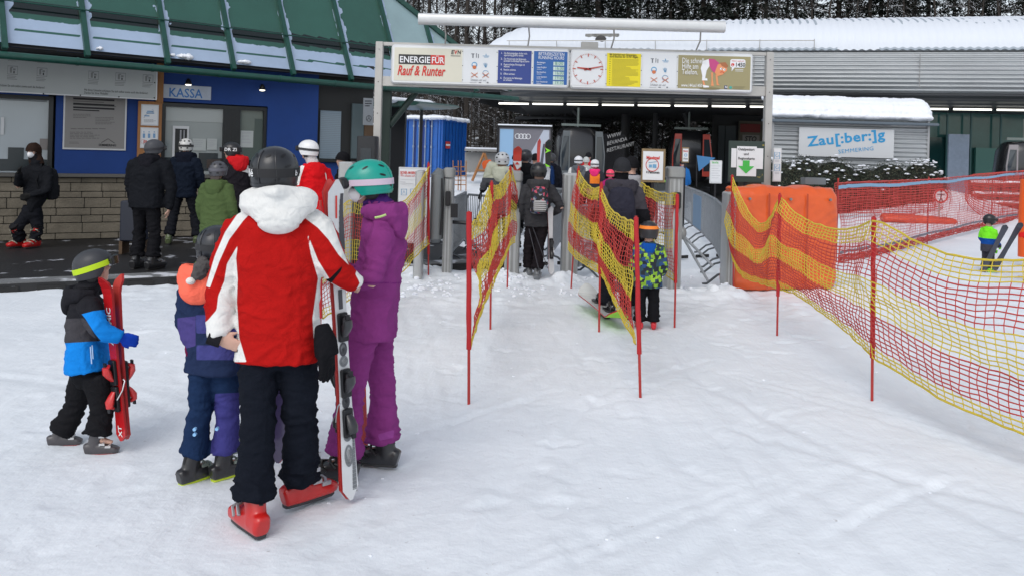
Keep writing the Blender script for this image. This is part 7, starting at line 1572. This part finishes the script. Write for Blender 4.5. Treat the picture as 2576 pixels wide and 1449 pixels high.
# ------------------------------------------------------------------ turnstiles, barriers, boards
GALV = mat('galvanised', (.27,.29,.31), rough=.45, metal=.5, var=.1)
TG = mat('turnstile_grey', (.27,.275,.27), rough=.4, metal=.35, var=.06); TL = mat('turnstile_light', (.42,.43,.43), rough=.35, metal=.3, var=.05)
def turnstile(label, px, ybase, ytop, w_=.17, head=True, arms=0, dep=.35, ridges=True):
    b = G(px, ybase); zt_ = P(px, ytop, b.y).z; o = thing('turnstile', b, label, 'turnstile', 'ticket turnstiles'); mb = MB(); c = b+V((0,dep/2,0))
    mb.rbox(c+U*(zt_/2-.03), (w_, dep, zt_+.06), .035); mb.build('pillar', TL, o)
    if ridges:
        mb = MB()
        for x in (-.32, 0, .32): mb.box(c+V((w_*x, -dep/2-.004, zt_*.5)), (w_*.16, .016, zt_*.96))
        mb.build('ridges', TG, o, bev=.004)
    if head:
        mb = MB(); mb.rbox(c+V((0,-.02,zt_-.05)), (w_*1.18, dep*1.1, .16), .05); mb.build('head', TG, o)
        mb = MB(); mb.box(c+V((0,-dep/2-.05,zt_-.42)), (w_*.55,.03,.22)); mb.build('card_reader', DARK, o, bev=.01)
    if arms:
        for k, (dx, dz) in enumerate(((.42,-.42),(.36,-.62),(.05,-.05))[:arms]):
            mb = MB(); q = c+V((w_*.5, -.05, .82)); mb.tube(q, q+V((dx, -.12, dz)), .018); mb.build('arm', GALV, o)
        mb = MB(); q = c+V((w_*.5+.02, -.05, .82)); mb.ell(q, (.06,.07,.09)); mb.build('hub', TG, o)
    return o
turnstile('plain grey turnstile pillar behind the white rule board', 1048, 706, 430, w_=.12, head=False, ridges=False)
t_ = turnstile('turnstile post with a long rounded card reader body attached', 1122, 697, 428, w_=.14)
mb = MB(); b = t_.location; mb.loft([b+V((-.17,.1,.50)), b+V((-.17,.1,.56)), b+V((-.16,.1,1.50)), b+V((-.13,.1,1.58))], [(.06,.16),(.10,.24),(.10,.24),(.05,.14)], side=(1,0,0), n=18, power=3.5); mb.build('reader_body', mat('reader_grey', (.17,.185,.19), rough=.35, metal=.3), t_)
mb = MB(); mb.pipe([b+V((-.09,-.12,1.45)), b+V((-.07,-.14,1.0)), b+V((-.09,-.12,.62))], .014); mb.box(b+V((.10,-.06,.98)), (.10,.06,.20)); mb.build('handle', DARK, t_)
mb = MB(); mb.tube(b+V((.05,.1,.80)), b+V((.52,.1,.78)), .028); mb.build('arm', DARK, t_)
turnstile('wide turnstile pillar with a card reader beside the steel barriers', 1286, 705, 436, w_=.22)
turnstile('tall ribbed turnstile pillar next to the woman with the flower backpack', 1432, 706, 437, w_=.24, head=False)
turnstile('turnstile pillar with tripod arms beside the short net', 1695, 742, 426, w_=.19, arms=2)
turnstile('narrow turnstile pillar touching the orange crash pad', 1836, 738, 485, w_=.13, head=False)
turnstile('dark grey turnstile cabinet beside the ticket building corner', 862, 690, 408, w_=.22, head=False, ridges=False)
tc_ = thing('ticket_reader', G(911, 690), 'black upright ticket reader box next to the gantry post', 'ticket reader'); mb = MB(); z1 = P(911,342,12.3).z; b = G(911,690); mb.rbox(b+U*(z1/2)+V((0,.2,0)), (.28,.30,z1), .02); mb.build('body', mat('reader_black', (.012,.014,.017), rough=.4), tc_); mb = MB(); mb.box(b+V((0,.04,z1-.28)), (.16,.01,.2)); mb.build('display', mat('display_dark', (.02,.03,.04), rough=.1), tc_)
GALV = mat('galvanised', (.27,.29,.31), rough=.45, metal=.5, var=.1)
def barrier_mesh(L_=2.1, H_=1.08):
    fr_ = MB(); fr_.pipe([(0,0,.18),(0,0,H_-.08),(.08,0,H_),(L_-.08,0,H_),(L_,0,H_-.08),(L_,0,.18)], .021, n=8); fr_.tube((0,0,.20), (L_,0,.20), .019); bs_ = MB(); n = 18
    for k in range(1, n): bs_.tube((L_*k/n,0,.20), (L_*k/n,0,H_-.01), .0085, n=6)
    feet = []
    for x in (.32, L_-.32): m_ = MB(); m_.pipe([(x,-.34,.02),(x,-.27,.03),(x,-.12,.16),(x,0,.20),(x,.12,.16),(x,.27,.03),(x,.34,.02)], .017, n=8); feet.append(m_)
    return fr_, bs_, feet
bproto = None
def barrier(a, b, label, z=0):
    global bproto
    a, b = V(a), V(b); ang = atan2(b.y-a.y, b.x-a.x); sc = (b-a).length/2.1
    if bproto is None:
        o = thing('crowd_barrier', (0,0,0), label, 'barrier', 'steel crowd barriers'); f_, b_, ft = barrier_mesh(); f_.build('frame', GALV, o); b_.build('bars', GALV, o); [m_.build('foot', mat('foot_grey', (.07,.08,.09), rough=.5, metal=.3), o) for m_ in ft]; bproto = o; c = o
    else: c = copy_tree(bproto, (0,0,0), 0, label); c['group'] = 'steel crowd barriers'
    c.location = (a.x, a.y, z); c.rotation_euler = (0,0,ang); c.scale = (sc, 1, 1); return c
XY = lambda px, d: (hx(px, d), d, 0)
for (p0, d0, p1, d1, lab) in (
 (1132,13.2,1176,16.2,'steel barrier behind the turnstile with the rounded reader'), (1178,15.2,1262,14.6,'steel barrier beside the adult in grey and cream'),
 (1090,15.5,1135,18.5,'steel barrier standing half hidden behind the rule board'), (1386,13.4,1418,16.5,'steel barrier next to the white ski'), (1395,18.8,1452,18.2,'steel barrier in the far queue below the dark gondola'),
 (1330,20.5,1390,20.0,'steel barrier in front of the advertising banner'), (1462,12.6,1516,13.4,'steel barrier behind the top of the middle net'), (1518,13.6,1530,16.4,'short-looking steel barrier seen end-on behind the middle net'),
 (1715,24.0,1745,21.0,'farthest steel barrier of the row leading to the crash pad'), (1745,21.0,1776,18.4,'steel barrier with the grey-blue cloth banner tied to it'), (1776,18.4,1803,16.0,'steel barrier between the cloth banner and the poster board'), (1803,16.0,1822,13.8,'steel barrier before the pale poster board'), (1822,13.8,1838,12.0,'nearest steel barrier of the row, beside the crash pad'),
 (1600,18.0,1680,18.6,'steel barrier seen through the short net below the wooden notice')):
    barrier(XY(p0,d0), XY(p1,d1), lab)
mb = MB(); a, b = V(XY(1752,20.6)), V(XY(1772,19.0)); e = (b-a).normalized(); mb.box((a+b)/2+U*.6+V((-.05,-.03,0)), ((b-a).length,.01,.75), ax=(e, V((e.y,-e.x,0)), U)); o = mb.build('blue_banner', mat('banner_blue_grey', (.14,.24,.36), rough=.6), None, org=(a.x,a.y,0)); tag(o, 'small grey-blue cloth banner tied to a steel barrier', 'banner')
# notices on stands
BW = mat('board_wood', (.22,.155,.08), rough=.8, var=.2, vscale=6)
def notice(label, x0, y0, x1, y1, d, paper, lines, frame=True, post=True, wood=BW, back=None):
    a, b = P(x0,y1,d), P(x1,y0,d); o = thing('notice_sign', (a.x*.5+b.x*.5, d, 0), label, 'sign'); cx_, cz_ = (a.x+b.x)/2, (a.z+b.z)/2; w_, h_ = b.x-a.x, b.z-a.z
    mb = MB(); mb.box((cx_, d+.02, cz_), (w_, .03, h_)); bo_ = mb.build('board', wood, o, bev=.003)
    pa_ = V((P(paper[0],y1,d).x, d, P(x0,paper[3],d).z)); pb_ = V((P(paper[2],y0,d).x, d, P(x0,paper[1],d).z)); mb = MB(); mb.box(((pa_.x+pb_.x)/2, d-.002, (pa_.z+pb_.z)/2), (pb_.x-pa_.x, .008, pb_.z-pa_.z)); mb.build('paper', PAPER, bo_, org=o.location, smooth=False)
    if post: mb = MB(); mb.tube((cx_, d+.05, -.1), (cx_, d+.05, cz_), .025); mb.build('post', DARK, o)
    mb = MB(); lines(mb, lambda px, py: V((P(px,py,d-.01).x, d-.009, P(px,py,d-.01).z)), d); mb.build('print', [BKI, RDI, mat('arrow_green', (.05,.42,.06)), BLI, GRI], bo_, org=o.location, smooth=False); return o
def tx(mb, q, t, x0, x1, y, h, mi, d, bold=.02): a = q(x0, y); mb.text(t, a, XE, U, size=h, width=q(x1,y).x-a.x, mi=mi, off=.002, bold=bold)
def l1(mb, q, d):
    tx(mb, q, 'Maximal', 1626, 1659, 401, .058, 1, d, .04); tx(mb, q, '4 Personen', 1625, 1659, 437, .048, 0, d, .03); c = q(1641,416); r = .085
    mb.pipe([c+V((r*cos(t/24*6.2832),0,r*sin(t/24*6.2832))) for t in range(25)], .005, mi=1); mb.pipe([c+V((-.05,0,.03)), c+V((.06,0,.045))], .004, mi=3); mb.box(c+V((.03,0,-.015)), (.05,.004,.05), 3); mb.box(c+V((-.025,0,-.015)), (.04,.004,.04), 3)
notice('framed notice reading Maximal 4 Personen on a black post behind the short net', 1613, 376, 1675, 459, 11.4, (1616,381,1669,453), l1)
def l2(mb, q, d):
    tx(mb, q, 'Ostalpenkart', 1857, 1898, 379, .052, 0, d); tx(mb, q, 'und', 1871, 1883, 391, .05, 0, d); tx(mb, q, 'Regionskarte', 1857, 1898, 402, .052, 0, d); c = q(1877, 419)
    mb.prism([c+V(v) for v in ((-.05,0,.085),(.05,0,.085),(.05,0,.0),(.12,0,.0),(0,0,-.11),(-.12,0,.0),(-.05,0,.0))], V((0,-.003,0)), 2)
o = notice('dark board with white sheets reading Ostalpenkart und Regionskarte above a green arrow', 1832, 357, 1925, 458, 12.6, (1852,368,1904,443), l2, wood=mat('board_dark_green', (.018,.035,.028), rough=.5, grime=((.40,.30,.03), 9.0, .63)))
for k, (x0,y0,x1,y1) in enumerate(((1840,374,1853,422),(1903,374,1920,426))): mb = MB(); mb.box(((P(x0,y0,12.6).x+P(x1,y0,12.6).x)/2, 12.594+k*.001, (P(x0,y0,12.6).z+P(x0,y1,12.6).z)/2), (P(x1,y0,12.6).x-P(x0,y0,12.6).x, .006, abs(P(x0,y0,12.6).z-P(x0,y1,12.6).z))); mb.build('side_sheet', PAPER, o, smooth=False)
def l3(mb, q, d):
    for (yy) in (384, 414):
        for (a, b, c_, e) in ((1948,yy,1962,yy+1),(1948,yy+16,1962,yy+17),(1948,yy,1949,yy+17),(1961,yy,1962,yy+17)): u, v = q(a,b), q(c_,e); mb.box((u+v)/2, (abs(v.x-u.x),.003,abs(u.z-v.z)), 3)
        mb.pipe([q(1955+4*cos(t), yy+8+4*sin(t)) for t in (0,1,2,3,4,5)], .004, mi=3)
        for k in range(2): u, v = q(1949,yy+20+k*3), q(1960,yy+21+k*3); mb.box((u+v)/2, (v.x-u.x,.003,abs(u.z-v.z)), 4)
notice('narrow white pictogram sheet hanging beside a gantry post', 1944, 374, 1967, 458, 12.9, (1945,376,1965,456), l3, wood=ALUL)
def l4(mb, q, d):
    tx(mb, q, 'SICHER AM BERG.', 1007, 1048, 438, .055, 1, d, .03); tx(mb, q, 'Wir schauen auf Sie!', 1007, 1052, 445, .05, 1, d, 0)
    for k, (y, x1) in enumerate(((452,1046),(458,1020),(462,1040),(465,1050))): u, v = q(1007,y), q(x1,y+1.2); mb.box((u+v)/2, (v.x-u.x,.003,abs(u.z-v.z)), 4)
    for xx in (1009, 1032):
        for (a, b, c_, e) in ((xx,476,xx+14,477.2),(xx,491,xx+14,492),(xx,476,xx+1,492),(xx+13,476,xx+14,492)): u, v = q(a,b), q(c_,e); mb.box((u+v)/2, (abs(v.x-u.x),.003,abs(u.z-v.z)), 3)
        mb.pipe([q(xx+4,488), q(xx+7,480), q(xx+10,488)], .004, mi=3)
notice('large white rule board reading SICHER AM BERG', 998, 423, 1080, 612, 12.75, (1001,426,1077,608), l4, wood=mat('rule_board_edge', (.50,.51,.52), rough=.5))
notice('tiny notice on a thin pole in front of the red gondola', 1715, 372, 1734, 410, 22, (1717,375,1732,407), lambda mb, q, d: (tx(mb, q, 'Maximal', 1719, 1730, 383, .07, 1, d), mb.pipe([q(1725+3.5*cos(t), 391+3.5*sin(t)) for t in (0,1,2,3,4,5,6.2)], .008, mi=3), tx(mb, q, '4 Personen', 1719, 1730, 402, .06, 0, d)))
def l5(mb, q, d):
    tx(mb, q, 'Sicher am Berg', 1791, 1807, 412, .09, 2, d)
    for k in range(6): u, v = q(1790, 418+k*6), q(1812-(k%2)*5, 419.2+k*6); mb.box((u+v)/2, (v.x-u.x,.003,abs(u.z-v.z)), 4)
notice('pale poster board standing behind the barrier row', 1785, 405, 1817, 462, 24, (1787,407,1815,458), l5, wood=ALUL)
fb = thing('blue_feather_flag', V((hx(1770,27),27,0)), 'blue triangular flag leaning in front of the red gondola', 'flag'); mb = MB(); mb.prism([P(1753,392,27), P(1800,398,27), P(1758,432,27)], V((0,.02,0))); mb.build('cloth', mat('flag_blue', (.04,.16,.34), rough=.6), fb, smooth=False); mb = MB(); mb.tube(P(1752,470,27.03), P(1753,390,27.03), .02); mb.build('pole', DARK, fb)
hr = thing('lime_handrail', V((hx(1640,19.4),19.4,0)), 'dark rail with a lime green top strip behind the Maximal notice', 'rail'); z_ = P(1650,456,19.4).z; mb = MB(); mb.box(((hx(1600,19.4)+hx(1712,19.4))/2, 19.4, z_), (hx(1712,19.4)-hx(1600,19.4), .06, .05)); mb.build('strip', mat('lime_strip', (.25,.62,.06), rough=.4), hr, bev=.005); mb = MB(); mb.box(((hx(1600,19.4)+hx(1712,19.4))/2, 19.42, z_-.18), (hx(1712,19.4)-hx(1600,19.4), .05, .25)); [mb.tube((hx(px,19.42),19.42,0), (hx(px,19.42),19.42,z_), .03) for px in (1605,1655,1708)]; mb.build('body', mat('rail_dark', (.03,.035,.035), rough=.5), hr)
# pole with orange traffic cone-like marker and tools by the left lane
oc = thing('orange_shovel', P(1228,440,21), 'orange plastic shovel leaning beside the snow-covered table', 'shovel'); oc.location = (hx(1228,24),24,0); mb = MB(); q = P(1226,412,24); mb.loft([q+V((-.02,0,.09)), q, q+V((0,0,-.16))], [(.10,.03),(.16,.04),(.12,.03)], side=(1,0,0), n=10, power=3); mb.build('blade', mat('shovel_orange', (.75,.12,.02), rough=.4), oc); mb = MB(); mb.tube(q, (q.x+.3,24.1,0), .018); mb.build('handle', WOOD, oc)
# loose snow clods near the turnstiles
mb = MB(); rnd = random.Random(31)
for k in range(260):
    px = rnd.choice((1090,1110,1270,1290,1300,1430,1455,1690,1720,1830,1000,1040,1330))+rnd.uniform(-45,45); py = rnd.uniform(690,745); g = G(px, py); r = rnd.uniform(.008,.04)**1.0*(.7 if rnd.random() < .8 else 1.3)
    mb.ell((g.x, g.y, groundz(g.x, g.y)+r*.3), (r*rnd.uniform(.8,1.4), r, r*.7), nu=7, nv=5)
for k in range(70):
    x = rnd.uniform(-4.2, 4.6); y = 3.4+rnd.random()**1.5*8; r = rnd.uniform(.003, .011)
    mb.ell((x, y, groundz(x, y)+r*.2), (r*rnd.uniform(.8,1.6), r, r*.7), nu=6, nv=4)
o = mb.build('snow_clods', SNOW, None, org=(0,12,0)); tag(o, kind='stuff')
bpy.data.scenes.remove(TS)
